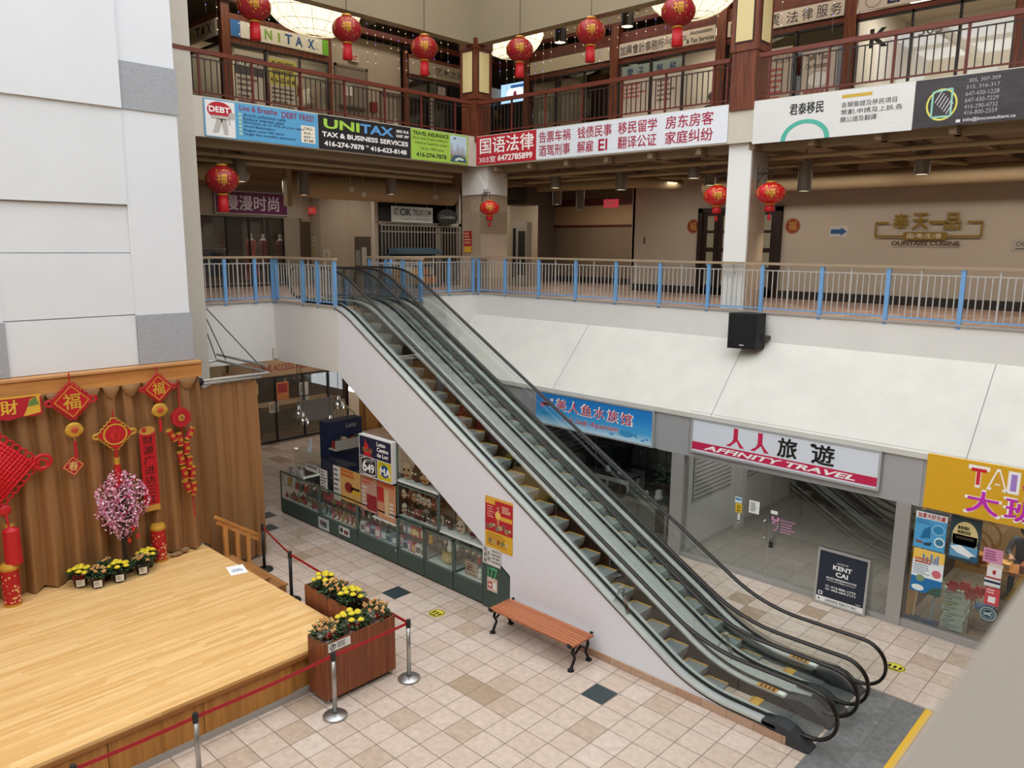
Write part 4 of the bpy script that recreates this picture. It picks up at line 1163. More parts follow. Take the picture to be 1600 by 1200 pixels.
for i in range(9): b.box(-12.78, -12.75, 14.6, 18, 1.0+.13*i, 1.02+.13*i)
o = b.build('wall_slats', M('#75726d', .6), origin=(-12.77, 16, 1)); tag(o, 'slotted wall panel on the left inside the aquarium shop', 'wall panel', kind='stuff')
for i, (x, y) in enumerate(((-11.9, 16.5), (-10.6, 17.2), (-9.3, 16.8))):
    t = thing('fish_tank', 'dark fish tank on a stand inside the aquarium shop, %s' % ('left of the three', 'middle of the three', 'right of the three')[i], 'tank', (x, y, 0))
    b = mb(True); b.box(x-.5, x+.5, y-.25, y+.25, 0, .8); b.build('stand', M('#26282a', .6), t)
    b = mb(True); b.box(x-.5, x+.5, y-.25, y+.25, .8, 1.35); b.build('tank', glass('tank_glass%d' % i, (.5, .62, .6), .1, .5), t)
    b = mb(True); b.box(x-.51, x+.51, y-.26, y+.26, 1.35, 1.42); b.build('hood', M('#17181a', .5), t)
# fill lights added to brighten the shop interiors, no fixtures around them
def area(name, loc, sx, sy, e, col=(1, .93, .82), rot=(0, 0, 0)):
    l = bpy.data.lights.new(name, 'AREA'); l.shape = 'RECTANGLE'; l.size = sx; l.size_y = sy; l.energy = e; l.color = col
    o = bpy.data.objects.new(name, l); COL.objects.link(o); o.location = loc; o.rotation_euler = rot; return o
area('bakery_fill', (-1.5, 15.6, 2.9), 3, 1, 80, (1, .88, .7))
area('travel_fill', (-6.1, 15.4, 2.9), 3, 1.0, 42, (1, .97, .92))
area('aquarium_fill', (-10.4, 16.5, 2.9), 2, 1, 14, (.9, .97, 1))
# ================================================================ banners on the third-storey edge
def vinyl(name, hexc, folds=.25):
    return M(hexc, .35, bump=folds, scale=2.2, spec=.6, name=name)
XB = XP+.012
YB = YP-.012
ya, yb_, yc, yd = 7.62, 10.31, 13.03, 15.05
def art_debt(b, f):
    b.m('#e7e5e3').rect(f, .01, .02, .25, .97, .001)
    b.m('#b6202f').oval(f, .125, .72, .1, .23, .002, 24); b.m('#f2efec').text(f, 'DEBT', .04, .66, .21, .82, .004, bold=.06)
    G = '#b9b4ae'
    b.m(G).oval(f, .225, .6, .03, .1, .004, 16); b.shape(f, [(.05, .48), (.2, .48), (.2, .58), (.06, .58)], .003); b.shape(f, [(.1, .5), (.15, .5), (.11, .12), (.06, .1)], .003); b.shape(f, [(.13, .5), (.18, .5), (.19, .08), (.155, .08)], .003); b.line(f, (.2, .56), (.205, .34), .03, .004)
    b.m('#8f1c30').text(f, 'Live & Breathe', .29, .80, .62, .95, .003, bold=.01); b.text(f, 'DEBT FREE!', .66, .76, .96, .93, .003, bold=.01)
    b.m('#173a63')
    for i, s in enumerate(('Avoid collection calls', 'Reduce interest rates', 'Eliminate up to 70% of your debt', 'Avoid Bankruptcy', 'Regain your life back', 'Single low monthly payments')):
        y = .66-.105*i; b.m('#a9cdb6').rect(f, .28, y, .305, y+.07, .003); b.m('#173a63').text(f, s, .32, y-.01, .32+.017*len(s), y+.08, .003, bold=.012)
    b.m('#ece2cf').rect(f, .835, .12, .97, .62, .002)
    b.m('#2a2a2a').text(f, 'CALL', .86, .5, .945, .58, .004, bold=.02)
    for i, s in enumerate(('416 -', '623 -', '8148')): b.text(f, s, .86, .37-.11*i, .95, .44-.11*i, .004, bold=.02)
sign('banner', 'light blue banner about living debt free, first banner from the left pier', 'banner', FX(XB, ya, yb_, 8.77, 9.52), .01, vinyl('vinyl_blue', '#5aa2d0'), art_debt, panel='cloth')
def art_uni(b, f):
    b.m('#a5cf4c').text(f, 'UNI', .05, .62, .42, .90, .003, bold=.06); b.m('#5f9fd8').text(f, 'TAX', .43, .62, .80, .90, .003, bold=.06)
    b.m('#f0efec').text(f, '3RD FLR', .83, .78, .98, .87, .003, bold=.03); b.text(f, 'UNIT 397', .83, .63, .98, .72, .003, bold=.03)
    b.text(f, 'TAX & BUSINESS SERVICES', .03, .37, .97, .52, .003, bold=.05); b.text(f, '416-274-7878 * 416-623-8148', .05, .1, .95, .26, .003, bold=.045)
sign('banner', 'black tax services banner with green and blue headline', 'banner', FX(XB, yb_+.02, yc, 8.77, 9.53), .01, vinyl('vinyl_black', '#1d1c1d'), art_uni, panel='cloth')
def art_travel(b, f):
    K = '#203a1c'
    b.m(K).text(f, 'TRAVEL INSURANCE', .03, .80, .64, .93, .003, bold=.04); b.text(f, "Don't leave Ontario without it", .03, .67, .62, .76, .003); b.text(f, 'Visitors to Canada Plan available', .06, .52, .62, .6, .003); b.text(f, 'Call for a FREE quote', .15, .32, .55, .43, .003); b.text(f, '416-274-7878', .08, .1, .6, .25, .003, bold=.04)
    b.m('#bcd5e6').rect(f, .67, .3, .97, .95, .001); b.m('#46627e')
    b.shape(f, [(.72, .8), (.76, .84), (.84, .9), (.77, .86), (.75, .92)], .003)
    R = random.Random(2)
    for i in range(12):
        x = .68+.023*i; h = R.uniform(.45, .72); b.m(('#7a5a4a', '#a98d7c', '#5c6a78')[i % 3]).shape(f, [(x, .2), (x+.02, .2), (x+.012, h), (x+.008, h)], .003)
    b.m('#3f5c74').oval(f, .82, .06, .15, .24, .004, 20, 0, 0, .5); b.m('#c9d3c8').oval(f, .84, .06, .1, .16, .005, 20, .5, .1, .45)
sign('banner', 'lime green travel insurance banner with a city skyline picture', 'banner', FX(XB, yc+.02, yd, 8.77, 9.53), .01, vinyl('vinyl_lime', '#9fc54a'), art_travel, panel='cloth')
def art_law(b, f):
    b.m('#b7202f').rect(f, 0, 0, .292, 1, .002)
    b.m('#f2eeee').text(f, '国语法律', .02, .38, .28, .93, .004, bold=.03); b.text(f, '303室', .015, .07, .1, .28, .004, bold=.01); b.text(f, '6472785899', .11, .08, .275, .3, .004, bold=.03)
    b.m('#a3173c')
    for s, a, e in (('告票车祸', .305, .44), ('钱债民事', .47, .605), ('移民留学', .63, .77), ('房东房客', .80, .955)): b.text(f, s, a, .54, e, .90, .004, bold=.02)
    for s, a, e in (('酒驾刑事', .305, .44), ('解雇', .47, .535), ('EI', .555, .59), ('翻译公证', .63, .77), ('家庭纠纷', .80, .955)): b.text(f, s, a, .1, e, .46, .004, bold=.02)
sign('banner', 'red and white law office banner with Chinese lettering', 'banner', FY(YB, -15.95, -8.35, 8.78, 9.53), .01, vinyl('vinyl_white', '#dfe3ea'), art_law, panel='cloth')
xm = -4.72
def art_imm(b, f):
    b.m('#1b1b1b').text(f, '君泰移民', .25, .58, .47, .84, .004, bold=.03)
    b.m('#4fae9b').oval(f, .36, .0, .16, .46, .003, 26, .8, 0, .5)
    b.m('#c9a53a').rect(f, .58, .83, .76, .9, .003)
    b.m('#3a3a3a')
    for i, s in enumerate(('各類簽證及移民項目', '策劃,申請及上訴,各', '類公證及翻譯')): b.text(f, s, .58, .62-.16*i, .58+.036*len(s), .74-.16*i, .004)
sign('banner', 'white plastic immigration banner with a teal arch', 'banner', FY(YB, -7.78, xm-.01, 8.70, 9.53), .012, vinyl('vinyl_milk', '#d9d8d6', .8), art_imm, panel='cloth')
def art_lm(b, f):
    Y_ = '#d9cf63'; T = '#8ec9b9'
    b.m(Y_).oval(f, .16, .45, .09, .33, .003, 30, .88)
    for p_, q_ in (((.105, .2), (.105, .72)), ((.105, .72), (.215, .76)), ((.215, .76), (.215, .2)), ((.215, .2), (.105, .2))): b.m(T).line(f, p_, q_, .03, .004)
    b.m('#cfc8cf')
    for i in range(6): b.line(f, (.12+.014*i, .5-.05*i), (.155+.014*i, .72-.05*i), .015, .005)
    for i, (s, y) in enumerate((('305, 307-309', .83), ('315, 316-317', .70), ('647-430-1228', .57), ('647-430-7229', .44), ('416-290-4732', .31), ('416-800-2559', .19))): b.m('#a8a4ab').text(f, s, .29+.01*(i == 0), y, .47, y+.085, .004)
    b.m('#d8d4da').text(f, 'info@lmconsultant.ca', .29, .04, .57, .13, .004, bold=.01); b.rect(f, .25, .05, .275, .11, .003)
sign('banner', 'black plastic consultant banner with yellow ring logo, far right of the gallery edge', 'banner', FY(YB, xm, -1.95, 8.72, 9.53), .012, vinyl('vinyl_char', '#2f2a2f', .8), art_lm, panel='cloth')
# ================================================================ third-storey shops
FRM = M('#1a1614', .45)
WN = [20]
def window(fr, mullions, mat=SHOPGL, bar=.05, name=None):
    WN[0] += 1
    t = bpy.data.objects.new('window_%d' % WN[0], None); COL.objects.link(t); t.location = fr.O; t['kind'] = 'structure'
    b = mb(); q = bar/fr.w; r_ = bar/fr.h; f = Fr(fr.O+fr.n*.04, fr.r, fr.u, fr.w, fr.h)
    xs = [0]+list(mullions)+[1]
    for x in xs: b.slab(f, .06, max(0, x-q/2), 0, min(1, x+q/2), 1)
    b.slab(f, .06, 0, 0, 1, r_); b.slab(f, .06, 0, 1-r_, 1, 1)
    b.build('window_frame', FRM, t)
    for a, c in zip(xs, xs[1:]):
        b = mb(); b.slab(fr, .01, a+q/2, r_, c-q/2, 1-r_); b.build('glass_pane', mat, t)
    return t
BLIND = M('#9a8f78', .8)
# tax shop on the left
XU = -18.8
b = mb(); b.box(XU-.1, XU+.06, 9.5, 9.72, Z3, 12.4); b.box(XU-.08, XU+.03, 12.5, 12.62, Z3, 12.2); b.box(XU-.06, XU+.04, 9.7, 12.5, 11.96, 12.1); b.box(XU-.06, XU+.04, 9.7, 12.5, 11.42, 11.56)
b.box(-24, XU, 9.5, 9.58, 11.98, 12.1)
struct('trim_10', b, WOODR)
window(FX(XU, 9.72, 12.5, Z3, 11.42), (.335, .685))
window(FY(9.54, -23, XU-.1, Z3, 11.42), (.5,))
def art_us(b, f):
    b.m('#2f6cab').rect(f, 0, 0, .09, 1, .002); b.m('#6aa81f').rect(f, .93, 0, 1, 1, .002)
    for c, a, k in (('U', .2, '#3f8a3a'), ('N', .325, '#7fa63a'), ('I', .46, '#7fa63a'), ('T', .53, '#1f4f86'), ('A', .64, '#1f4f86'), ('X', .77, '#1f4f86')): b.m(k).text(f, c, a, .2, a+(.075 if c != 'I' else .02), .84, .004, bold=.04)
    b.m('#555555').text(f, 'INC', .845, .18, .895, .32, .004)
sign('shop_sign', 'white tax office fascia sign with blue and green ends', 'sign', FX(XU+.04, 9.72, 12.48, 11.57, 11.95), .05, '#d8d3c6', art_us)
def art_us2(b, f):
    for c, a, k in (('U', .3, '#6f8f2f'), ('N', .42, '#6f8f2f'), ('I', .54, '#8a8a30'), ('T', .6, '#3a3530'), ('A', .71, '#3a3530'), ('X', .83, '#3a3530')): b.m(k).text(f, c, a, .2, a+(.09 if c != 'I' else .03), .84, .004, bold=.04)
sign('shop_sign', 'tax office sign around the corner on the side wall by the left pier', 'sign', FY(9.5, -21.6, -18.95, 11.57, 11.95), .05, '#b7ac9c', art_us2)
b = mb(); b.box(-24, -20.4, 9.7, 12.5, Z3, 9.45); b.box(-21.6, -21.5, 9.7, 12.5, Z3, 12); b.box(-21.5, XU-.1, 12.5, 12.58, Z3, 12); struct('wall_tax_room', b, M('#b5a68c', .8))
poster('window_poster', 'white tax services list in the left tax office window', 'poster', FX(XU+.012, 9.82, 10.6, 9.5, 11.3), '#bdb1a2', lambda b, f: (b.m('#4d4646').rect(f, 0, .68, 1, .93), b.m('#e2dcd4').text(f, 'TAX SERVICES', .04, .78, .96, .9, .004, bold=.03), b.m('#5b4a45').lines(f, .06, .05, .75, .64, 8, seed=2)))
poster('window_poster', 'business services list with yellow heading in the tax office window', 'poster', FX(XU+.012, 10.75, 11.52, 9.5, 11.3), '#bdb1a2', lambda b, f: (b.m('#c2b75a').rect(f, 0, .62, 1, .97), b.m('#2f2f2a').text(f, 'BUSINESS', .1, .86, .9, .94, .004, bold=.03), b.text(f, 'SERVICES', .12, .76, .88, .83, .004, bold=.03), b.text(f, '416-623-8148', .03, .65, .97, .72, .004, bold=.03), b.m('#5b4a45').lines(f, .06, .05, .95, .58, 9, seed=6)))
b = mb(); b.box(-20.2, -19.6, 11.7, 12.4, Z3, 10.3); tag(b.build('counter', M('#8a6a3a', .6), origin=(-20, 12, Z3)), 'wooden reception counter seen through the tax office door', 'counter')
b = mb(); b.box(-21.48, -21.44, 11.5, 12.3, 9.9, 11.2); tag(b.build('wall_banner', M('#a33420', .6), origin=(-21.46, 12, 10)), 'orange red hanging on the rear wall of the tax office', 'decoration')
b = mb(True); b.lathe([(.12, 0), (.1, .3), (.2, .45), (.12, .62), (0, .66)], (-19.9, 12.1, 10.3), 10); tag(b.build('flower_vase', M('#c78a3a', .6, var=.3), origin=(-19.9, 12.1, 10.3)), 'vase of orange flowers on the tax office counter', 'vase')
# exit door wall
t = bpy.data.objects.new('door_3', None); COL.objects.link(t); t.location = (-19, 12.85, Z3); t['kind'] = 'structure'
b = mb(); b.box(-19.01, -18.96, 12.83, 12.9, Z3, 11.5); b.box(-19.01, -18.96, 13.87, 13.94, Z3, 11.5); b.box(-19.01, -18.96, 12.83, 13.94, 11.43, 11.5); b.build('door_frame', M('#6f6154', .6), t)
b = mb(); b.box(-19.0, -18.975, 12.9, 13.87, Z3, 11.43); b.build('door_leaf', M('#7b6d60', .6), t)
b = mb(True); b.box(-18.975, -18.9, 12.95, 13.8, 10.35, 10.42); b.build('panic_bar', M('#4a3f36', .4), t)
poster('door_notice', 'white notice on the grey exit door of the top floor', 'notice', FX(-18.97, 13.1, 13.4, 10.7, 11.0), '#cfc7bd', lambda b, f: b.m('#777777').lines(f, .1, .1, .9, .9, 4))
sign('exit_sign', 'small exit sign above the grey door on the top floor', 'sign', FX(-18.99, 13.3, 13.62, 11.62, 11.82), .06, '#b8aa99', lambda b, f: b.m('#a5302a').text(f, 'EXIT', .12, .15, .88, .85, .003, bold=.04))
b = mb(True); b.box(-18.99, -18.85, 14.0, 14.18, 10.35, 10.62); tag(b.build('fire_alarm', M('#7a1f1a', .5), origin=(-18.95, 14.1, 10.35)), 'red fire alarm box beside the grey exit door', 'alarm')
t = thing('hose_cabinet', 'recessed fire hose cabinet with an extinguisher on the top floor', 'cabinet', (-18.95, 14.7, 9.65))
b = mb(); b.box(-18.99, -18.93, 14.35, 14.4, 9.65, 10.95); b.box(-18.99, -18.93, 15.05, 15.1, 9.65, 10.95); b.box(-18.99, -18.93, 14.35, 15.1, 10.9, 10.95); b.box(-18.99, -18.93, 14.35, 15.1, 9.65, 9.7); b.build('frame', M('#6b5e50', .5), t)
b = mb(); b.box(-18.985, -18.975, 14.4, 15.05, 9.7, 10.9); b.build('backing', M('#8a7c6b', .6), t)
b = mb(True); b.lathe([(0, 0), (.07, 0), (.07, .35), (.03, .42), (.03, .5), (0, .5)], (-18.9, 14.85, 9.75), 10); b.build('extinguisher', M('#a9a49c', .4), t)
# art shop further right
b = mb(); b.box(XU-.08, XU+.04, 15.15, 15.25, Z3, 12.2); b.box(XU-.06, XU+.04, 15.2, 17.6, 12.0, 12.12); b.box(XU-.06, XU+.04, 15.2, 17.6, 11.48, 11.56); b.box(XU-.08, XU+.06, 17.5, 17.65, Z3, 12.3)
struct('trim_11', b, WOODR)
window(FX(XU, 15.25, 17.5, Z3, 11.48), (.36, .75))
sign('shop_sign', 'beige art shop sign left of the corner column', 'sign', FX(XU+.04, 15.27, 17.48, 11.57, 12.0), .05, '#a3937f', lambda b, f: (b.m('#1d1714').text(f, '从', .2, .2, .36, .8, .004, bold=.05), b.text(f, '艺术之家', .45, .25, .97, .75, .004, bold=.01)))
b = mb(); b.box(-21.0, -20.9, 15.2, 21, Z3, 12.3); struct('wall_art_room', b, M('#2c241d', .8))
poster('window_poster', 'tall white price list in the art shop window', 'poster', FX(XU+.012, 16.05, 16.25, 9.5, 11.0), '#a59c92', lambda b, f: b.m('#57504a').lines(f, .1, .3, .9, .95, 8, seed=3))
poster('window_sticker', 'white seal-script sticker on the art shop window', 'sticker', FX(XU+.012, 16.4, 16.75, 11.1, 11.4), '#4b4642', lambda b, f: b.m('#d5cfc8').text(f, '囍', .05, .05, .95, .95, .004))
# jewellery corner with a lit picture
sign('shop_sign', 'plain grey fascia panel right of the corner column on the top floor', 'sign', FX(-18.6, 17.75, 18.95, 11.3, 11.62), .05, '#a79d96', None)
sign('lit_picture', 'bright blue lit picture box right of the corner column on the top floor', 'screen', FY(19.0, -18.55, -17.3, 11.15, 11.75), .05, M('#9fc4e6', .4, emit=1.2), lambda b, f: (b.m(M('#e8eef6', .5, emit=1.0)).oval(f, .5, .5, .3, .3, .003), b.m(M('#3b66a8', .5, emit=.6)).rect(f, .35, .75, .9, .9, .004), b.m(M('#9c3f5f', .5, emit=.5)).oval(f, .5, .4, .06, .2, .004)))
window(FX(-18.65, 17.7, 19.6, Z3, 11.2), (.5,))
t = thing('goods_rack', 'tall rack of red and gold goods right of the corner column on the top floor', 'rack', (-18.9, 18.6, Z3))
b = mb()
for y in (17.9, 18.4, 18.9, 19.4): b.box(-19.0, -18.9, y-.02, y+.02, Z3, 11.1)
for z in (9.5, 9.9, 10.3, 10.7): b.box(-19.05, -18.85, 17.9, 19.4, z, z+.03)
b.build('frame', M('#6a3a22', .5), t)
R = random.Random(4); b = mb()
for z in (9.53, 9.93, 10.33, 10.73):
    y = 17.95
    while y < 19.35:
        b.m(('#9c3a22', '#c98a3c', '#d8b469', '#7a2a1c')[R.randrange(4)]).box(-19.0, -18.88, y, y+.07, z, z+R.uniform(.12, .3)); y += .1
o = b.build('goods', None, t); o['kind'] = 'stuff'
# ---- right side of the top floor, plane Y = 18.5
YR = 18.5
b = mb()
for x0, x1 in ((-17.05, -16.85), (-13.75, -13.5), (-10.48, -10.22), (-7.3, -7.05), (-3.98, -3.62), (0, .3)):
    b.box(x0, x1, YR-.1, YR+.15, Z3, 12.6)
struct('column_wood_shops', b, WOODR)
b = mb(); b.box(-17, 8, YR-.04, YR+.08, 11.6, 11.72); b.box(-17, 8, YR-.04, YR+.08, 12.12, 12.3); struct('trim_12', b, WOODX)
b = mb(); b.box(-17, 8, YR, YR+.06, 12.72, 13.4); struct('wall_over_shops', b, M('#9b8c76', .85))
for x0, x1, mu in ((-16.85, -13.75, (.34, .68)), (-13.5, -10.48, (.36, .68)), (-10.22, -7.3, (.62,)), (-7.05, -3.98, (.38, .68)), (-3.62, 0, (.5,))):
    window(FY(YR, x0, x1, Z3, 11.6), mu)
sign('shop_sign', 'blank beige fascia sign right of the lit picture', 'sign', FY(YR-.04, -16.8, -13.8, 11.74, 12.1), .04, '#b9ad98', None)
sign('shop_sign', 'beige accounting office sign with Chinese and English lettering', 'sign', FY(YR-.04, -13.46, -10.52, 11.74, 12.1), .04, '#bfb2a4', lambda b, f: (b.m('#221c1c').text(f, '加興會計事務所', .01, .12, .49, .82, .004, bold=.01), b.text(f, 'SuperOps', .5, .2, .72, .85, .004, shear=.3), b.text(f, 'Accounting', .75, .55, .97, .9, .004, bold=.02), b.text(f, '& Tax Services', .72, .1, .99, .42, .004, bold=.02)))
sign('shop_sign', 'legal services sign with Chinese lettering, partly behind the wooden column', 'sign', FY(YR-.04, -10.18, -7.33, 11.74, 12.1), .04, '#bfb2a4', lambda b, f: (b.m('#2a1f1f').text(f, '国', .03, .12, .17, .85, .004, bold=.02), b.text(f, '票', .36, .12, .47, .85, .004), b.text(f, '法', .53, .12, .63, .85, .004), b.text(f, '律', .66, .12, .75, .85, .004), b.text(f, '服', .78, .12, .87, .85, .004), b.text(f, '务', .89, .12, .98, .85, .004)))
sign('shop_sign', 'consultant office sign with navy serif letters at the top right', 'sign', FY(YR-.04, -7.02, -4.02, 11.74, 12.1), .04, '#bfb2a4', lambda b, f: (b.m('#6a625a').oval(f, .1, .5, .055, .38, .003, 22, .9), b.m('#1c2147').text(f, 'LM Consultant', .2, .15, .95, .8, .004, bold=.03)))
# blinds, posters and rooms behind
b = mb()
for x0, x1 in ((-16.75, -15.8), (-15.7, -14.75)):
    n = 14
    for i in range(n):
        a = x0+(x1-x0)*i/n; b.box(a, a+(x1-x0)/n*.86, YR+.1, YR+.12, Z3+.02, 11.5)
o = b.build('vertical_blind', BLIND, origin=(-15.8, YR+.1, Z3)); tag(o, 'brown vertical blinds in the windows below the blank beige sign', 'blind', kind='stuff')
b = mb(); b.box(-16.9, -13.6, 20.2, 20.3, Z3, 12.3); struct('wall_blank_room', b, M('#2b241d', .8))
b = mb(); b.box(-13.6, -10.3, 20.6, 20.7, Z3, 12.3); b.box(-10.42, -10.32, YR+.1, 20.7, Z3, 12.3); struct('wall_accounting_room', b, M('#c9bba9', .8))
b = mb(); b.box(-10.3, -7.2, 20.2, 20.3, Z3, 12.3); struct('wall_legal_room', b, M('#8f7d6c', .8))
b = mb(); b.box(-7.2, 8, 22, 22.1, Z3, 12.3); b.box(-7.25, -7.15, YR+.1, 22, Z3, 12.3); struct('wall_consultant_room', b, M('#d8d0c4', .8))
b = mb(); b.box(-17, 8, YR+.1, 23.2, 12.25, 12.3); struct('ceiling_offices', b, M('#c4b8a6', .8))
poster('window_poster', 'blue-green heading and price rows in the left accounting window', 'poster', FY(YR-.01, -13.4, -12.5, 9.5, 11.5), '#b9aa9f', lambda b, f: (b.m('#7e8c86').rect(f, 0, .82, 1, 1, .001), b.m('#1f2a52').text(f, '電', .2, .84, .42, .96, .004, bold=.02), b.text(f, '子', .6, .84, .8, .96, .004, bold=.02), b.m('#a0424a').lines(f, .05, .55, .95, .76, 4, seed=4)))
poster('window_poster', 'blue-green heading and grey text in the middle accounting window', 'poster', FY(YR-.01, -12.4, -11.5, 9.5, 11.5), '#bdb0a6', lambda b, f: (b.m('#7e8c86').rect(f, 0, .82, 1, 1, .001), b.m('#1f2a52').text(f, '報', .15, .84, .37, .96, .004, bold=.02), b.text(f, '税', .6, .84, .82, .96, .004, bold=.02), b.m('#6a5c5a').lines(f, .2, .45, .85, .76, 5, seed=14)))
poster('window_poster', 'beige legal price list with red columns behind the wooden column', 'poster', FY(YR-.01, -9.3, -8.5, 9.5, 11.3), '#b3a496', lambda b, f: (b.m('#6a4038').text(f, '一切从优', .3, .8, .95, .9, .004), b.m('#a83a38').lines(f, .2, .1, .8, .74, 9, seed=5)))
poster('window_poster', 'traffic ticket poster on the legal office door', 'poster', FY(YR-.01, -8.25, -7.42, 9.5, 11.1), '#b9aca0', lambda b, f: (b.m('#4a2f2c').text(f, 'Traffic Tickets', .1, .87, .8, .95, .004, bold=.01), b.text(f, 'Car Accidents', .12, .76, .75, .83, .004, bold=.01), b.m('#8d3f3c').lines(f, .1, .1, .9, .45, 4, seed=7), b.m('#d9d6d2').oval(f, .5, .6, .3, .1, .003)))
poster('window_card', 'small framed card under the square Chinese character on the legal window', 'notice', FY(YR-.01, -10.05, -9.75, 11.2, 11.5), '#a7a392', lambda b, f: b.m('#3a3a34').text(f, '指定', .1, .2, .9, .8, .004))
tag((lambda b: (b.m('#55504a').text(FY(YR-.012, -5.75, -5.3, 11.05, 11.25), '305', 0, 0, 1, 1), b.build('door_number', None, origin=(-5.5, YR, 11)))[1])(mb()), 'unit number lettering on the consultant office door', 'lettering')
tag((lambda b: (b.m('#1c1a1a').text(FY(YR-.012, -6.75, -6.35, 10.95, 11.35), 'K', 0, 0, 1, 1, bold=.06), b.build('window_letter', None, origin=(-6.5, YR, 11)))[1])(mb()), 'large dark letter on the consultant office window', 'lettering')
EM = M('#fff3e0', .5, emit=4.0)
def troffer(label, x0, x1, y0, y1):
    t = thing('ceiling_light', label, 'lamp', ((x0+x1)/2, (y0+y1)/2, 12.2))
    b = mb(); b.box(x0-.04, x1+.04, y0-.04, y1+.04, 12.22, 12.25); b.build('frame', M('#cfc6b8', .6), t)
    b = mb(); b.box(x0, x1, y0, y1, 12.2, 12.22); b.build('diffuser', EM, t)
    area('office_light', ((x0+x1)/2, (y0+y1)/2, 12.15), x1-x0, y1-y0, 45, (1, .95, .88))
troffer('bright ceiling panel in the accounting office', -12.0, -10.9, 19.1, 19.7)
troffer('bright ceiling panel in the consultant office, left one', -6.5, -5.0, 19.3, 20.2)
troffer('bright ceiling panel in the consultant office, right one', -4.0, -2.6, 19.4, 20.3)
# desk furniture in the consultant office
for i, x in enumerate((-6.4, -4.9, -3.2)):
    t = thing('office_desk', 'pale office desk behind the consultant windows, %s' % ('left', 'middle', 'right')[i], 'desk', (x, 20.3, Z3))
    b = mb(); b.box(x-.6, x+.6, 20, 20.6, Z3+.7, Z3+.74); b.build('top', M('#d9d2c6', .5), t)
    b = mb(); b.box(x-.6, x-.56, 20, 20.6, Z3, Z3+.7); b.box(x+.56, x+.6, 20, 20.6, Z3, Z3+.7); b.box(x-.56, x+.56, 20.5, 20.54, Z3+.2, Z3+.7); b.build('panels', M('#cfc7ba', .5), t)
    t = thing('monitor', 'computer monitor on the %s consultant desk' % ('left', 'middle', 'right')[i], 'monitor', (x, 20.3, Z3+.74))
    b = mb(); b.box(x-.3, x+.3, 20.28, 20.32, Z3+.85, Z3+1.2); b.build('screen', M(('#e6ecf2', '#e6ecf2', '#39544f')[i], .4), t)
    b = mb(True); b.box(x-.1, x+.1, 20.22, 20.38, Z3+.74, Z3+.76); b.box(x-.02, x+.02, 20.29, 20.31, Z3+.76, Z3+.9); b.build('stand', M('#b9b4ac', .5), t)
# ================================================================ bowl lamps under the third-storey ceiling
def bowl(label, c, rx, ry, h):
    t = thing('bowl_lamp', label, 'lamp', c)
    b = mb(); n = 28; vs = []; fs = []; k = 9
    for i in range(k+1):
        q = i/k
        for j in range(n):
            th = 2*PI*j/n; r = math.sin(q*PI/2)**.8
            vs.append((c[0]+rx*r*math.cos(th), c[1]+ry*r*math.sin(th), c[2]-h*math.cos(q*PI/2)))
    for i in range(k):
        for j in range(n): fs.append((i*n+j, i*n+(j+1) % n, (i+1)*n+(j+1) % n, (i+1)*n+j))
    b.add(vs, fs); b.build('shade', M('#fff6d6', .6, emit=1.15), t, smooth=True)
    b = mb(); L = M('#b5a98c', .5)
    for j in range(0, n, 2): b.tube([Vector(vs[i*n+j])*1.0+Vector((0, 0, -.006)) for i in range(k+1)], .006, 4)
    for i in range(2, k+1, 2): b.tube([Vector(vs[i*n+j])+Vector((0, 0, -.006)) for j in range(n)], .006, 4, True)
    b.build('grid', L, t)
    b = mb(); 
    for s in (-.7, .7): b.tube([(c[0]+rx*s, c[1], c[2]), (c[0]+rx*s, c[1], 13.4)], .015, 5)
    b.build('hanger', M('#4a4036', .5), t)
bowl('glowing bowl lamp with grid above the tax office', onX(490, 8, -17.6)+Vector((0, 0, .25)), .9, 1.35, .95)
bowl('glowing bowl lamp with grid right of the corner column', onY(800, 62, 17.0)+Vector((0, 0, .25)), 1.0, .8, .75)
bowl('glowing bowl lamp with grid at the top beside the right wooden column', onY(1085, -28, 16.9)+Vector((0, 0, .15)), 1.25, .9, .95)
# spot cans in the third-storey ceiling
def can(label, p, r, h, top, glow=True, c='#1b1817', energy=0):
    t = thing('downlight', label, 'lamp', p)
    b = mb(); b.lathe([(r, 0), (r, h), (r*.5, h+.01), (0, h+.01)], p, 16, cap=False); b.build('housing', M(c, .45), t, smooth=False)
    b = mb(); b.lathe([(0, .012), (r*.92, .012)], p, 16, cap=False); b.build('lens', M('#fff1d0', .4, emit=1.6), t)
    b = mb(); b.tube([(p[0], p[1], p[2]+h), (p[0], p[1], top)], .01, 5); b.build('stem', M('#3a332c', .5), t)
    if energy:
        l = bpy.data.lights.new('downlight_beam', 'SPOT'); l.energy = energy; l.spot_size = 1.7; l.spot_blend = .7; l.color = (1, .86, .66); l.shadow_soft_size = .06
        o = bpy.data.objects.new('downlight_beam', l); COL.objects.link(o); o.location = (p[0], p[1], p[2]-.03)
    return t
can('black can lamp hanging left of the middle gallery lantern', onY(875, 67, 16.8), .16, .35, 13.4, energy=60)
can('black can lamp hanging right of the middle gallery lantern', onY(980, 42, 17.2), .16, .35, 13.4, energy=60)
# ================================================================ second storey shops and ceiling
t = None
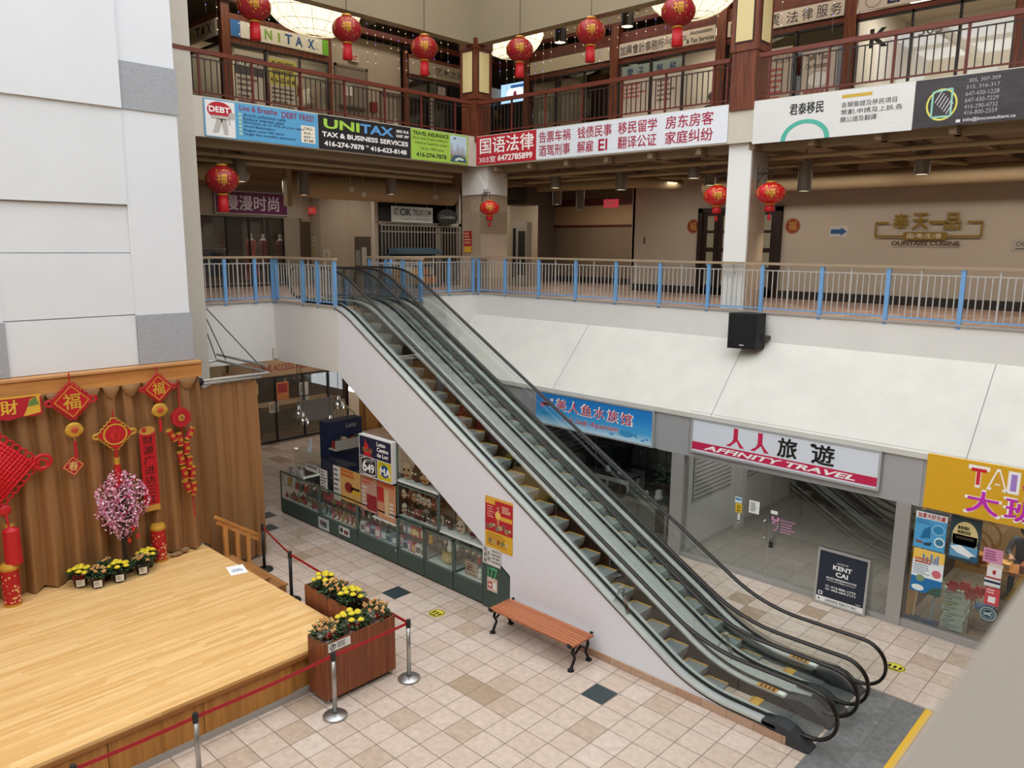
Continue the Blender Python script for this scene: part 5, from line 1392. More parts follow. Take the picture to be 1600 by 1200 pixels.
# purple fashion shop on the left
b = mb(); b.box(-24.25, -24.0, 10.9, 14.75, 7.45, 8.35); struct('wall_fashion_fascia', b, M('#a39783', .7))
sign('shop_sign', 'purple fashion shop sign with white Chinese lettering', 'sign', FX(-23.98, 11.62, 14.12, 7.55, 8.22), .05, '#5d1a45', lambda b, f: b.m('#cfc3cb').text(f, '漫漫时尚', .12, .15, .88, .85, .004, bold=.03), None, M('#a89b9c', .5))
window(FX(-24.0, 11.0, 14.0, Z2, 7.45), (.32, .58))
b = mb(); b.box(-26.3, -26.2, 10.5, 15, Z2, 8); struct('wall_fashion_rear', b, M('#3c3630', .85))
b = mb(); b.box(-24.04, -24.0, 14.0, 14.6, Z2, 7.45); struct('wall_fashion_side', b, M('#8d8272', .7))
def dummy(label, p, c, skirt, arms=True):
    t = thing('mannequin', label, 'mannequin', p)
    z = p[2]
    b = mb(True); b.lathe([(.16, 0), (.16, .02), (.02, .03), (.02, .85), (0, .85)], p, 12); b.build('stand', STEEL, t)
    b = mb(True); b.lathe([(0, 1.72), (.045, 1.7), (.05, 1.55), (.14, 1.48), (.17, 1.35), (.15, 1.15)], p, 14); b.build('torso', M('#cfc4b6', .6), t)
    b = mb(True)
    if skirt: b.lathe([(.15, 1.5), (.185, 1.36), (.15, 1.12), (.18, .9), (.26, .25), (.24, .25)], p, 16)
    else: b.lathe([(.14, 1.5), (.19, 1.38), (.16, 1.1), (.2, .78), (.18, .78)], p, 16)
    b.build('garment', M(c, .7), t)
    return t
dummy('mannequin in a long red dress in the fashion shop window', (-24.4, 13.0, Z2), '#9c1c28', True)
dummy('mannequin in a dark red jacket over white in the fashion shop window', (-24.4, 13.45, Z2), '#6d1a26', False)
dummy('mannequin in a plain maroon top, right in the fashion shop window', (-24.5, 14.15, Z2), '#57161f', False)
t = thing('clothes_rack', 'dark clothes rack with hangers at the left of the fashion shop', 'rack', (-24.6, 11.5, Z2))
b = mb(); b.tube([(-24.6, 11.05, Z2), (-24.6, 11.05, 6.4), (-24.6, 12.2, 6.4), (-24.6, 12.2, Z2)], .02, 6); b.build('rail', STEEL, t)
b = mb(True)
for i in range(9): b.m(('#22222c', '#2c2530', '#1c2638')[i % 3]).box(-24.8, -24.45, 11.15+.11*i, 11.22+.11*i, 5.5, 6.3)
o = b.build('clothes', None, t); o['kind'] = 'stuff'
# lift lobby
t = thing('lift_door', 'grey lift door with the floor number beside it', 'door', (-23.6, 15.3, Z2))
b = mb(); b.box(-24.02, -23.99, 14.64, 15.03, Z2, 7.35); b.build('leaf', M('#57493b', .4, metal=.3), t)
q = Vector((.55, .07, 0)).normalized()
sign('floor_number', 'white floor number card beside the lift door', 'sign', Fr(Vector((-23.93, 15.08, 6.55)), q, (0, 0, 1), .16, .3), .01, '#c9bfa9', lambda b, f: b.m('#2a2622').text(f, '2', .2, .15, .8, .85, .003, bold=.02))
sign('floor_number', 'yellow floor number card below the white one', 'sign', Fr(Vector((-23.93, 15.08, 6.2)), q, (0, 0, 1), .15, .22), .01, '#b5a468', lambda b, f: b.m('#2a2622').text(f, '2', .25, .15, .75, .85, .003))
sign('access_sign', 'white accessibility sign right of the lift', 'sign', Fr(Vector((-23.4, 15.16, 6.15)), (1, .42, 0), (0, 0, 1), .26, .26), .01, '#bdb3a2', lambda b, f: (b.m('#2a2622').oval(f, .45, .35, .22, .22, .003, 14, .7), b.oval(f, .42, .8, .09, .09, .003)))
sign('exit_sign', 'red exit sign on the wall above the lift', 'sign', Fr(Vector((-24.0, 15.05, 7.62)), q, (0, 0, 1), .3, .22), .08, M('#c23a38', .5, emit=.4), lambda b, f: b.m('#e8d9d0').text(f, 'EXIT', .12, .25, .88, .75, .003))
t = thing('phone_niche', 'dark wall niche with a payphone between lift and telecom shop', 'niche', (-21.5, 15.7, 5.7))
f = Fr(Vector((-22.1, 15.56, 5.6)), Vector((1.3, .07, 0)), (0, 0, 1), .8, 1.25)
b = mb(); b.m('#4b4034').slab(Fr(f.O+f.n*.02, f.r, f.u, f.w, f.h), .02); b.build('recess', None, t)
b = mb(); b.m('#7d7a72').slab(Fr(f.O+f.n*.1+f.u*.3+f.r*.15, f.r, f.u, .22, .5), .08); b.m('#a29a8c').slab(Fr(f.O+f.n*.06+f.u*.1+f.r*.42, f.r, f.u, .25, .8), .03); b.build('payphone', None, t)
sign('unit_number', 'unit number lettering on the wall left of the telecom shop', 'lettering', Fr(Vector((-21.12, 15.57, 6.75)), Vector((.6, -.32, 0)), (0, 0, 1), .42, .22), .004, TAUPE2, lambda b, f: b.m('#2a241e').text(f, '236', .0, .0, 1, 1, .003))
# telecom / jewellery shop fronts
b = mb(); b.box(-20.65, -20.5, 15.3, 18.95, 7.25, 7.34); b.box(-20.65, -20.5, 18.85, 19.0, Z2, 8.7); b.box(-20.65, -20.5, 15.2, 15.34, Z2, 8.7); b.box(-20.65, -20.5, 17.9, 18.0, Z2, 7.3)
struct('trim_13', b, M('#a59a8b', .5))
def cik(b, f):
    b.m('#2c3a54').text(f, 'CIK', .18, .42, .46, .88, .004, bold=.06); b.m('#6a6248').text(f, 'TELECOM', .49, .5, .96, .84, .004, bold=.02); b.rect(f, .49, .42, .96, .45, .003)
    b.m('#2c3a54').oval(f, .1, .66, .05, .2, .003, 16, .7, .1, .8); b.m('#5d5a52').text(f, 'Payphone', .2, .12, .55, .3, .003, shear=.3); b.text(f, '特许经营店', .58, .1, .96, .32, .003)
sign('shop_sign', 'pale telecom sign hanging over the rolling grille', 'sign', FX(-20.3, 15.72, 17.42, 7.32, 7.82), .06, M('#a2a49a', .5, emit=.12), cik)
t = thing('shop_sign', 'black oval jewellery sign right of the telecom sign', 'sign', (-20.3, 18.1, 7.3))
b = mb(); fr = FX(-20.3, 17.65, 18.6, 7.28, 7.8); b.m(BLACK).oval(fr, .5, .5, .5, .5, .02, 30); b.oval(fr, .5, .5, .5, .5, -.02, 30); b.build('panel', None, t)
b = mb(); b.m('#b9b2a6').text(fr, 'LG Jewellery', .15, .35, .85, .62, .024); b.build('lettering', None, t)
t = thing('rolling_grille', 'closed metal folding grille across the telecom shop', 'grille', (-20.45, 17, Z2))
b = mb()
for i in range(26):
    y = 15.45+.135*i; b.box(-20.47, -20.44, y-.016, y+.016, Z2, 7.25)
o = b.build('bars', M('#8d867c', .45, metal=.4), t); o['kind'] = 'stuff'
b = mb()
for z in (5.25, 6.2, 7.0, 7.2): b.box(-20.48, -20.43, 15.4, 18.85, z, z+.04)
b.build('rails', M('#8d867c', .45, metal=.4), t)
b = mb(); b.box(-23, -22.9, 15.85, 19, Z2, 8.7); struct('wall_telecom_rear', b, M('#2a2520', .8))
t = thing('newspaper_stand', 'blue magazine stand with orange papers in front of the telecom grille', 'stand', (-20.0, 16.4, Z2))
b = mb(); b.box(-20.2, -19.8, 15.55, 17.35, Z2, Z2+.1); b.box(-20.22, -19.75, 15.5, 17.4, 6.3, 6.45); b.box(-20.22, -20.18, 15.5, 17.4, Z2, 6.5); b.build('cabinet', M('#3c5260', .5), t)
R = random.Random(8); b = mb(); 
for k, z in enumerate((5.32, 5.62, 5.95)):
    y = 15.58
    while y < 17.25:
        b.m(('#b0682c', '#c7913f', '#a44a26', '#8d8a7c', '#c2bda9')[R.randrange(5)]).box(-20.1-.1*(k > 1), -19.86-.12*k, y, y+.2, z, z+.25); y += .24
o = b.build('papers', None, t); o['kind'] = 'stuff'
# restaurant wall
YM = 21.2
t = bpy.data.objects.new('door_4', None); COL.objects.link(t); t.location = (-11, YM, Z2); t['kind'] = 'structure'
DW = grain('dark_walnut', '#2b1a12', '#1c100b', 'z', 2)
b = mb()
for x0, x1 in ((-12.3, -12.15), (-11.1, -10.9), (-9.85, -9.68)): b.box(x0, x1, YM-.12, YM, Z2, 7.75)
b.box(-12.3, -9.68, YM-.12, YM, 7.62, 7.75); b.build('door_frame', DW, t)
for k, x in enumerate((-12.15, -11.63, -10.9, -10.37)):
    b = mb(); w_ = .5
    b.box(x, x+w_, YM-.06, YM-.02, Z2, 7.6); b.build('door_leaf', DW, t)
    b = mb()
    for z in (5.5, 6.05, 6.6, 7.1): b.box(x+.16, x+.38, YM-.075, YM-.06, z, z+.42)
    b.build('door_light', M('#8f8a74', .25), t)
def fu_disc(label, p):
    fr = Fr(Vector(p), (1, 0, 0), (0, 0, 1), .42, .42)
    b = mb(); b.m('#7c1f1a').oval(fr, .5, .5, .5, .5, .004, 28); b.m('#b98b3c').text(fr, '福', .22, .2, .78, .8, .008, bold=.02); b.oval(fr, .5, .5, .46, .46, .006, 28, .94)
    tag(b.build('fortune_disc', None, origin=p), label, 'decoration')
fu_disc('round red fortune disc left of the dark restaurant doors', (-12.72, YM-.01, 7.02))
fu_disc('round red fortune disc right of the dark restaurant doors', (-9.6, YM-.01, 7.0))
sign('arrow_sign', 'white sign with a blue right arrow on the restaurant wall', 'sign', FY(YM, -8.35, -7.88, 6.9, 7.2), .01, '#b9b3ac', lambda b, f: b.m('#23527c').shape(f, [(.06, .3), (.62, .3), (.62, .12), (.96, .5), (.62, .88), (.62, .7), (.06, .7)], .003))
GOLD = M('#8d7335', .35, metal=.7)
t = thing('restaurant_sign', 'raised gold restaurant lettering with a bracket frame on the taupe wall', 'sign', (-6, YM, 6.8))
fr = FY(YM-.05, -7.15, -4.75, 6.65, 7.5)
b = mb(); b.m(GOLD)
for c, a in (('奉', .17), ('天', .36), ('一', .52), ('品', .66)): b.text(fr, c, a, .52 if c != '一' else .68, a+.15, .98 if c != '一' else .76, .02, bold=.05)
b.build('characters', None, t)
b = mb(); b.m(GOLD)
for p_, q_ in (((.0, .32), (.0, .72)), ((.0, .72), (.13, .72)), ((.0, .32), (.28, .32)), ((.69, .32), (1, .32)), ((1, .32), (1, .72)), ((1, .72), (.87, .72))): b.line(fr, p_, q_, .05, .02)
b.build('bracket', None, t)
b = mb(); b.m(GOLD).slab(Fr(fr.O+fr.n*.02, fr.r, fr.u, fr.w, fr.h), .03, .28, .22, .69, .44); b.m('#d9d0b8').text(fr, '国/粤/生/香', .32, .26, .65, .4, .025, bold=.01); b.build('plaque', None, t)
b = mb(); b.m('#3a2d18').text(fr, 'OUNTAIN CUISINE', .17, .06, .82, .18, .02, bold=.03); b.build('latin_letters', None, t)
sign('washroom_sign', 'small white washroom sign at the right end of the restaurant wall', 'sign', FY(YM, -4.12, -3.7, 6.58, 6.86), .01, '#a8a096', lambda b, f: (b.m('#57504a').oval(f, .35, .6, .15, .18, .003, 12, .7), b.oval(f, .65, .6, .15, .18, .003, 12, .7), b.rect(f, .2, .15, .8, .25)))
sign('notice_card', 'small dark notice on the wall panel left of the recess', 'sign', FY(YM, -14.3, -14.24, 6.7, 6.9), .01, '#4a4038', None)
# niche with control column beside the corner column
t = thing('vending_panel', 'grey machine with dark slots behind the marble corner column', 'machine', (-18.6, 20.1, Z2))
b = mb(); b.box(-18.9, -18.2, 19.9, 20.15, Z2, 7.4); b.build('body', M('#857a6d', .5), t)
b = mb(); b.box(-18.85, -18.72, 19.89, 19.9, 5.5, 7.2); b.build('slot', BLACK, t)
b = mb(); b.box(-18.6, -18.28, 19.89, 19.9, 5.6, 7.1); b.build('window', M('#2b2b28', .2), t)
# posters and lantern brackets on the corner column
poster('column_poster', 'red and gold festival poster on the marble corner column', 'poster', FY(15.48, -16.62, -16.3, 6.4, 7.0), '#9c231f', lambda b, f: (b.m('#c79a2d').rect(f, .02, .0, .98, .28, .002), b.m('#d8b088').lines(f, .1, .35, .9, .92, 4, seed=3)))
# ducts and pipes
b = mb(); b.tube([(-19.7, 11.6, 8.24), (-19.4, 12.6, 8.2), (-18.9, 14, 8.17), (-18.7, 16.9, 8.17)], .34, 18); 
tag(b.build('air_duct', M('#a89270', .7), origin=(-19, 14, 8.1), smooth=True), 'big tan round air duct ending over the telecom shop', 'duct')
b = mb(); b.tube([(-18.6, 6.5, 8.32), (-18.6, 9.3, 8.32), (-18.75, 9.7, 8.32), (-19.1, 10.0, 8.33), (-19.6, 10.1, 8.35)], .22, 18)
tag(b.build('air_duct', M('#a89270', .7), origin=(-18.6, 8, 8.25), smooth=True), 'tan air duct elbow above the purple fashion sign', 'duct')
b = mb(); b.tube([(-11.6, 20.2, 8.3), (7, 20.2, 8.3)], .22, 14); tag(b.build('air_duct', M('#a89270', .7), origin=(-5, 20.2, 8.3), smooth=True), 'long tan air duct running along the top of the restaurant wall', 'duct')
b = mb(); b.tube([(-15.9, 17.9, 8.36), (-13.0, 18.1, 8.36), (-12.4, 18.5, 8.36), (-12.2, 19.8, 8.36)], .16, 14); tag(b.build('air_duct', M('#9a8666', .7), origin=(-14, 18, 8.3), smooth=True), 'tan air duct bending behind the marble corner column', 'duct')
PIPE = M('#9c8868', .6)
for i, (a, c, r, lab) in enumerate((((-16.8, 7.5, 8.52), (-16.8, 15.2, 8.52), .05, 'thin tan pipe just behind the banner edge on the left side'), ((-17.3, 7.5, 8.45), (-17.3, 15.6, 8.45), .06, 'second tan pipe behind the banner edge on the left side'),
        ((-15.8, 16.3, 8.5), (7, 16.3, 8.5), .05, 'thin tan pipe just behind the banner edge on the right side'), ((-15.6, 17.0, 8.4), (7, 17.0, 8.4), .045, 'second tan pipe behind the banner edge on the right side'),
        ((-14.5, 16.3, 8.5), (-11.4, 19.8, 8.5), .05, 'tan pipe crossing under the ceiling left of the white column'), ((-6.2, 16.3, 8.5), (-4.9, 19.85, 8.5), .05, 'tan pipe crossing under the ceiling right of the white column'))):
    b = mb(); b.tube([a, c], r, 8); tag(b.build('pipe', PIPE, origin=a), lab, 'pipe')
b = mb(); b.box(-17.3, -16.1, 17.6, 18.6, 7.85, 8.35); b.box(-17.1, -16.4, 17.2, 17.6, 8.0, 8.3); tag(b.build('ceiling_unit', M('#4a4136', .6), origin=(-16.7, 18, 7.9)), 'dark ceiling machine unit behind the marble corner column', 'machine')
b = mb(); b.box(-19.3, -19.1, 11.3, 11.45, 7.6, 8.7); struct('trim_14', b, PIPE)
# hanging cylinder lamps: pixel estimate -> place under the ceiling
cyl = [((376, 284), 'X', -17.2, 1.0, 'first cylinder lamp from the left pier, next to the hall lantern', 40),
       ((475, 305), 'X', -18.2, .9, 'second cylinder lamp from the left pier, over the lift lobby', 90),
       ((611, 304), 'X', -17.6, .9, 'cylinder lamp hanging in front of the tan duct', 60),
       ((868, 294), 'Y', 16.6, .9, 'cylinder lamp just right of the marble corner column', 60),
       ((870, 320), 'Y', 19.0, .9, 'cylinder lamp directly below and behind the one right of the marble column', 40),
       ((970, 297), 'Y', 16.9, .9, 'cylinder lamp midway between the marble and white columns', 60),
       ((906, 327), 'Y', 20.3, .9, 'farthest cylinder lamp, beside the red exit sign', 30),
       ((1084, 279), 'Y', 16.6, .9, 'cylinder lamp left of the white column, nearer one', 60),
       ((1109, 290), 'Y', 18.0, .9, 'cylinder lamp left of the white column, farther one', 40),
       ((1256, 299), 'Y', 16.8, .9, 'cylinder lamp right of the lanterns on the white column', 70),
       ((1440, 273), 'Y', 17.2, .9, 'cylinder lamp above the gold restaurant lettering', 110)]
for (px, py), ax, v, s, lab, e in cyl:
    p = onX(px, py, v) if ax == 'X' else onY(px, py, v)
    p.z = max(p.z, 6.5)
    can(lab, p, .145, .62, 8.75, c='#6b6055', energy=e*1.6)
sign('exit_sign', 'red exit sign hanging near the farthest cylinder lamp', 'sign', FY(20.4, -15.3, -14.75, 7.82, 8.08), .05, M('#c23a48', .5, emit=.5), lambda b, f: b.m('#e8c9c0').text(f, 'EXIT', .15, .2, .85, .8, .003))
for i, (px, py) in enumerate(((548, 300), (567, 308), (680, 312))):
    p = onX(px, py, -17.9)
    t = thing('ceiling_sensor', 'small white sensor hanging on a rod, %s' % ('left of the duct lamp, higher', 'left of the duct lamp, lower', 'right of the duct lamp')[i], 'sensor', p)
    b = mb(True); b.box(p.x-.05, p.x+.05, p.y-.07, p.y+.07, p.z, p.z+.13); b.build('body', M('#b9ac98', .5), t)
    b = mb(); b.tube([p+Vector((0, 0, .1)), (p.x, p.y, 8.75)], .01, 5); b.build('rod', M('#9c8d78', .5), t)
# ================================================================ loudspeaker hanging under the balcony
t = thing('loudspeaker', 'black loudspeaker hung on the white parapet below the railing', 'speaker', (-7.5, 15.05, 4.5))
b = mb(True); b.prism([(-7.78, 14.78), (-7.22, 14.92), (-7.16, 15.2), (-7.62, 15.3)], 'z', 4.53, 5.27); b.build('cabinet', M('#1b1b1d', .6), t)
b = mb(); q = Vector((.56, .14, 0)); fr = Fr(Vector((-7.77, 14.775, 4.57))-q.normalized().cross(Vector((0, 0, 1)))*-.0+q.normalized()*.02, q, (0, 0, 1), q.length-.04, .66)
b.m(M('#111113', .8, bump=.4, scale=200)).slab(Fr(fr.O+fr.n*.012, fr.r, fr.u, fr.w, fr.h), .012); b.build('grille', None, t)
b = mb(); b.m('#c9c9c9').rect(Fr(fr.O+fr.n*.013, fr.r, fr.u, fr.w, fr.h), .42, .04, .58, .075, .002); b.build('badge', None, t)
b = mb(True); b.box(-7.5, -7.4, 15.2, 15.35, 4.8, 4.9); b.box(-7.22, -7.1, 15.1, 15.36, 4.72, 4.8); b.build('bracket', M('#2a2a2a', .5), t)
# foreground rail of the viewer's own balcony
b = mb(True); b.box(-.16, .34, -3, 14, 5.9, 6.18)
struct('wall_near_parapet', b, M('#7b7268', .7))
# added area fills that brighten corridors, gallery and shops, without any lamp fixture
for nm, x, y, z, sx, sy, e in (('corridor_fill', -10, 19.3, 8.4, 7, .4, 170), ('corridor_fill', -3, 19.3, 8.4, 6, .4, 150), ('corridor_fill', -18.6, 19.0, 8.4, 2.5, .4, 60), ('corridor_fill', -20.3, 12, 8.35, .5, 5, 130), ('corridor_fill', -22.2, 14, 8.35, 1, 2, 40),
                               ('gallery_fill', -17.6, 12, 13.2, .5, 7, 150), ('gallery_fill', -11, 17.2, 13.2, 7, .5, 150), ('gallery_fill', -4, 17.2, 13.2, 6, .5, 120), ('shop_fill', -20.5, 11, 11.9, 1, 1.5, 40), ('shop_fill', -22, 13.5, 3.4, 1, 3, 40), ('shop_fill', -24.3, 13.7, 2.7, .6, 3, 25), ('shop_fill', -21.6, 17.0, 8.0, 1, 2.5, 25), ('shop_fill', -25, 13, 7.8, 1, 3, 25), ('shop_fill', -19.2, 16.6, 7.6, .4, 2, 22), ('corridor_fill', -17, 22.2, 8.5, 3, .4, 110)):
    area(nm, (x, y, z), sx, sy, e*(.5 if 'corridor' in nm else .75), (1, .94, .86))
def hang(t, pts, top):
    for p in pts:
        b = mb(); b.tube([p, (p[0], p[1], top)], .008, 5); b.build('hanger_rod', M('#7a6f62', .5), t)
for o in list(bpy.data.objects):
    if o.get('label') == 'pale telecom sign hanging over the rolling grille': hang(o, ((-20.27, 15.9, 7.8), (-20.27, 17.2, 7.8)), 8.75)
    if o.get('label') == 'black oval jewellery sign right of the telecom sign': hang(o, ((-20.3, 18.12, 7.78),), 8.75)
    if o.get('label') == 'red exit sign hanging near the farthest cylinder lamp': hang(o, ((-15.2, 20.38, 8.06), (-14.85, 20.38, 8.06)), 8.75)
# ================================================================ kiosk built against and under the escalator
GRN = M('#3f4f49', .55, var=.05, scale=4); GRN2 = M('#57665f', .5)
SHELFW = M('#cfd3cf', .5)
YK = 9.4
def case(label, x0, x1, z0, z1, depth, shelves, back=True, top=True, base=True, name='display_case', splits=()):
    t = thing(name, label, 'display case', ((x0+x1)/2, YK+depth/2, 0))
    if base:
        b = mb(); b.box(x0, x1, YK, YK+depth, .04, z0); b.build('base', GRN, t)
        b = mb(); b.box(x0, x1, YK+.03, YK+depth, 0, .04); b.build('kick', BLACK, t)
    b = mb()
    for x in (x0, x1-.03): b.box(x, x+.03, YK, YK+.03, z0, z1); b.box(x, x+.03, YK+depth-.03, YK+depth, z0, z1)
    for x in splits: b.box(x-.015, x+.015, YK, YK+.03, z0, z1)
    b.box(x0, x1, YK, YK+.025, z1-.03, z1); b.box(x0, x1, YK, YK+.03, z0, z0+.025)
    b.build('frame', GRN2, t)
    b = mb(); b.box(x0+.03, x1-.03, YK+.01, YK+.016, z0+.025, z1-.03); b.build('front_glass', CASEGL, t)
    for z in shelves:
        b = mb(); b.box(x0+.03, x1-.03, YK+.03, YK+depth-.03, z, z+.012); b.build('shelf', CASEGL if z > z0+.05 else SHELFW, t)
    if back: b = mb(); b.box(x0+.03, x1-.03, YK+depth-.02, YK+depth, z0, z1); b.build('back_panel', M('#a9aaa4', .6), t)
    if top: b = mb(); b.box(x0, x1, YK, YK+depth, z1, z1+.015); b.build('top_glass', CASEGL, t)
    return t
case('low glass display counter at the far left end of the kiosk', -16.78, -15.06, .37, 1.08, .55, (.375, .72), False)
case('second low glass display counter from the left end of the kiosk', -15.04, -13.56, .37, 1.07, .55, (.375, .72), False)
case('third low glass display counter, under the lottery board', -13.54, -12.14, .37, 1.07, .55, (.375, .72))
case('glass display case under the escalator, left of its bottom row', -12.12, -11.29, .37, 1.06, .5, (.375, .72), splits=())
case('glass display case under the escalator, middle of its bottom row', -11.27, -10.42, .37, 1.04, .5, (.375, .72))
case('glass display case under the escalator, right of its bottom row, with the wooden sign inside', -10.4, -9.6, .37, 1.02, .5, (.375, .72))
case('large middle-row glass case under the escalator full of masks', -12.12, -10.85, 1.1, 1.8, .5, (1.11, 1.45), base=False)
def tri_case(label, x0, x1, z0):
    t = thing('display_case', label, 'display case', ((x0+x1)/2, YK+.25, z0))
    zt = lambda x: 3.82-(x+14.06)*.587-.03
    b = mb(); b.box(x0, x1, YK, YK+.5, z0, z0+.04); b.build('shelf', SHELFW, t)
    b = mb(); b.prism([(x0, z0+.04), (x1, z0+.04), (x1, max(zt(x1), z0+.05)), (x0, zt(x0))], 'y', YK+.48, YK+.5); b.build('back_panel', M('#c2c2bd', .6), t)
    b = mb(); b.prism([(x0+.03, z0+.04), (x1, z0+.04), (x1, max(zt(x1)-.03, z0+.05)), (x0+.03, zt(x0)-.03)], 'y', YK+.01, YK+.015); b.build('front_glass', CASEGL, t)
    b = mb(); b.box(x0, x0+.03, YK, YK+.03, z0, zt(x0)-.02); b.build('post', GRN2, t)
tri_case('triangular upper display niche right beside the lottery board', -12.12, -10.85, 1.84)
tri_case('triangular display niche with dark masks above the bottom row', -10.83, -9.55, 1.1)
b = mb(); b.prism([(-9.58, 0), (-8.9, 0), (-8.9, .73), (-9.58, 1.13)], 'y', YK-.012, YK+.5)
tag(b.build('kiosk_end_panel', GRN, origin=(-9.2, YK, 0)), 'dark green end panel of the kiosk beside the bench', 'panel')
def cover(fr, nm, lab, face, art, cat='sign'): return poster(nm, lab, cat, fr, face, art)
cover(FY(YK-.02, -9.58, -9.12, .86, 1.2), 'repair_notice', 'white watch repair notice on the green kiosk end panel', '#d4d3cd', lambda b, f: (b.m('#1e1e1e').text(f, '修', .06, .68, .26, .95, .003), b.text(f, '手', .24, .5, .44, .76, .003), b.text(f, '錶', .06, .38, .26, .64, .003), b.text(f, '换', .06, .06, .26, .34, .003), b.text(f, '电', .28, .2, .46, .46, .003), [b.text(f, s, .52, .78-.2*i, .97, .9-.2*i, .003, bold=.015) for i, s in enumerate(('WATCH', 'REPAIR', 'BATTERY', 'CHANGE'))]))
b = mb(); f = FY(YK-.018, -9.45, -9.2, .62, .82); b.m('#49b06c').text(f, '177', 0, 0, 1, 1, .003, bold=.02); tag(b.build('unit_number', None, origin=(-9.3, YK, .62)), 'green unit number lettering below the watch repair notice', 'lettering')
cover(FY(YK-.02, -9.46, -9.2, .36, .62), 'price_card', 'pink and white price card below the green unit number', '#cfb7ab', lambda b, f: (b.m('#b2534c').rect(f, .1, .2, .5, .7), b.m('#e6e0da').rect(f, .58, .2, .9, .7), b.oval(f, .3, .45, .12, .12, .004)), 'notice')
cover(FY(YK-.006, -15.1, -14.66, .05, .33), 'panel_notice', 'square sticker sheet on the kiosk base, left one', '#b9bdc0', lambda b, f: (b.m('#7a5560').oval(f, .35, .55, .2, .25), b.m('#50606a').oval(f, .65, .5, .18, .28)), 'notice')
cover(FY(YK-.006, -14.25, -13.85, .14, .33), 'panel_notice', 'square sticker sheet on the kiosk base, right one', '#cfd0cc', lambda b, f: (b.m('#2b2c30').rect(f, .1, .25, .38, .8), b.rect(f, .5, .2, .9, .7), b.m('#a5484e').oval(f, .7, .45, .1, .18, .004)), 'notice')
b = mb(); b.oval(FY(YK-.006, -12.2, -12.16, .3, .36), .5, .5, .5, .5, 0, 12); tag(b.build('base_lock', M('#d6d6d2', .3, metal=.8), origin=(-12.18, YK, .3)), 'tiny round lock on the green kiosk base under the counters', 'lock')
# lottery board
def art_lotto(b, f):
    b.m('#1c2140').rect(f, .02, .49, .98, .97, .002)
    b.m('#c8202c').shape(f, [(.16, .6), (.2, .93), (.25, .78), (.28, .82), (.31, .72), (.36, .55), (.42, .51), (.14, .51), (.18, .6)], .003)
    for c, a in (('O', .16), ('L', .27), ('G', .38)): b.m('#c7862c').oval(f, a, .65, .05, .06, .004, 18); b.m('#1c2140').oval(f, a, .65, .043, .052, .005, 18); b.m('#d89a3a').text(f, c, a-.022, .615, a+.022, .685, .006, bold=.02)
    b.m('#f2f2f2')
    for i, (s, e) in enumerate((('Lotto', .84), ('Centre', .95), ('de Loterie', 1.1))):
        b.text(f, s if i < 2 else 'de Lot', .56, .82-.13*i, (.82, .9, .9)[i], .92-.13*i, .004, bold=.03)
    b.m('#20242e').rect(f, .02, .03, .56, .47, .002); b.m('#f3f1f1').text(f, '6', .1, .1, .25, .4, .005, bold=.1); b.text(f, '49', .25, .1, .47, .33, .005, bold=.1); b.text(f, 'LOTTO', .2, .36, .42, .43, .005)
    for q in (((.06, .08), (.06, .42)), ((.52, .08), (.52, .42)), ((.06, .42), (.2, .46)), ((.52, .42), (.38, .46)), ((.06, .08), (.2, .05)), ((.52, .08), (.38, .05)), ((.2, .05), (.38, .05))): b.line(f, q[0], q[1], .016, .004)
    b.m('#c9b91f').rect(f, .58, .03, .98, .47, .002); b.m('#24508c').oval(f, .79, .25, .13, .15, .003, 22); b.m('#f0f0f0').text(f, 'MA', .65, .15, .97, .33, .005, bold=.08); b.m('#3a3a20').text(f, 'LOTTO', .63, .39, .8, .44, .005)
sign('lottery_board', 'lottery board with navy, black and yellow squares at the middle of the kiosk', 'sign', FY(YK+.02, -13.26, -12.14, 1.78, 2.66), .12, '#dcdcda', art_lotto)
cover(FY(YK+.0, -14.15, -13.38, .98, 1.72), 'counter_poster', 'tan poster with a red guitar shape on the kiosk counter', '#c29a5c', lambda b, f: (b.m('#b8532b').lines(f, .05, .72, .95, .97, 2, .003, .7, 3), b.m('#7a1f1e').oval(f, .42, .45, .2, .16), b.m('#2a1a16').rect(f, .55, .42, .95, .5), b.m('#c9a02a').rect(f, .55, .3, .98, .42)), 'poster')
cover(FY(YK+.0, -13.36, -12.8, .95, 1.72), 'counter_poster', 'poster with orange characters and red rows on the kiosk counter', '#b99483', lambda b, f: (b.m('#c05a2f').lines(f, .05, .75, .95, .97, 2, .003, .7, 9), b.m('#8d2530').rect(f, .35, .05, .98, .5), b.m('#d9cfc9').lines(f, .05, .1, .4, .7, 5, .004, .5, 2)), 'poster')
cover(FY(YK+.0, -12.78, -12.16, .9, 1.72), 'counter_poster', 'red and tan poster next to the escalator end of the kiosk counter', '#c08a68', lambda b, f: (b.m('#b02c2c').rect(f, .0, .45, .35, .85), b.m('#c9b489').rect(f, .4, .1, .62, .8), b.m('#c0562f').lines(f, .05, .84, .95, .99, 1, .004, .7, 2), b.m('#dcd8d2').lines(f, .66, .08, .97, .5, 4, .004, .6, 7)), 'poster')
b = mb(); b.box(-12.95, -12.14, YK-.02, YK+.5, .86, .89); tag(b.build('counter_shelf', SHELFW, origin=(-12.6, YK, .86)), 'white shelf under the red and tan counter poster', 'shelf')
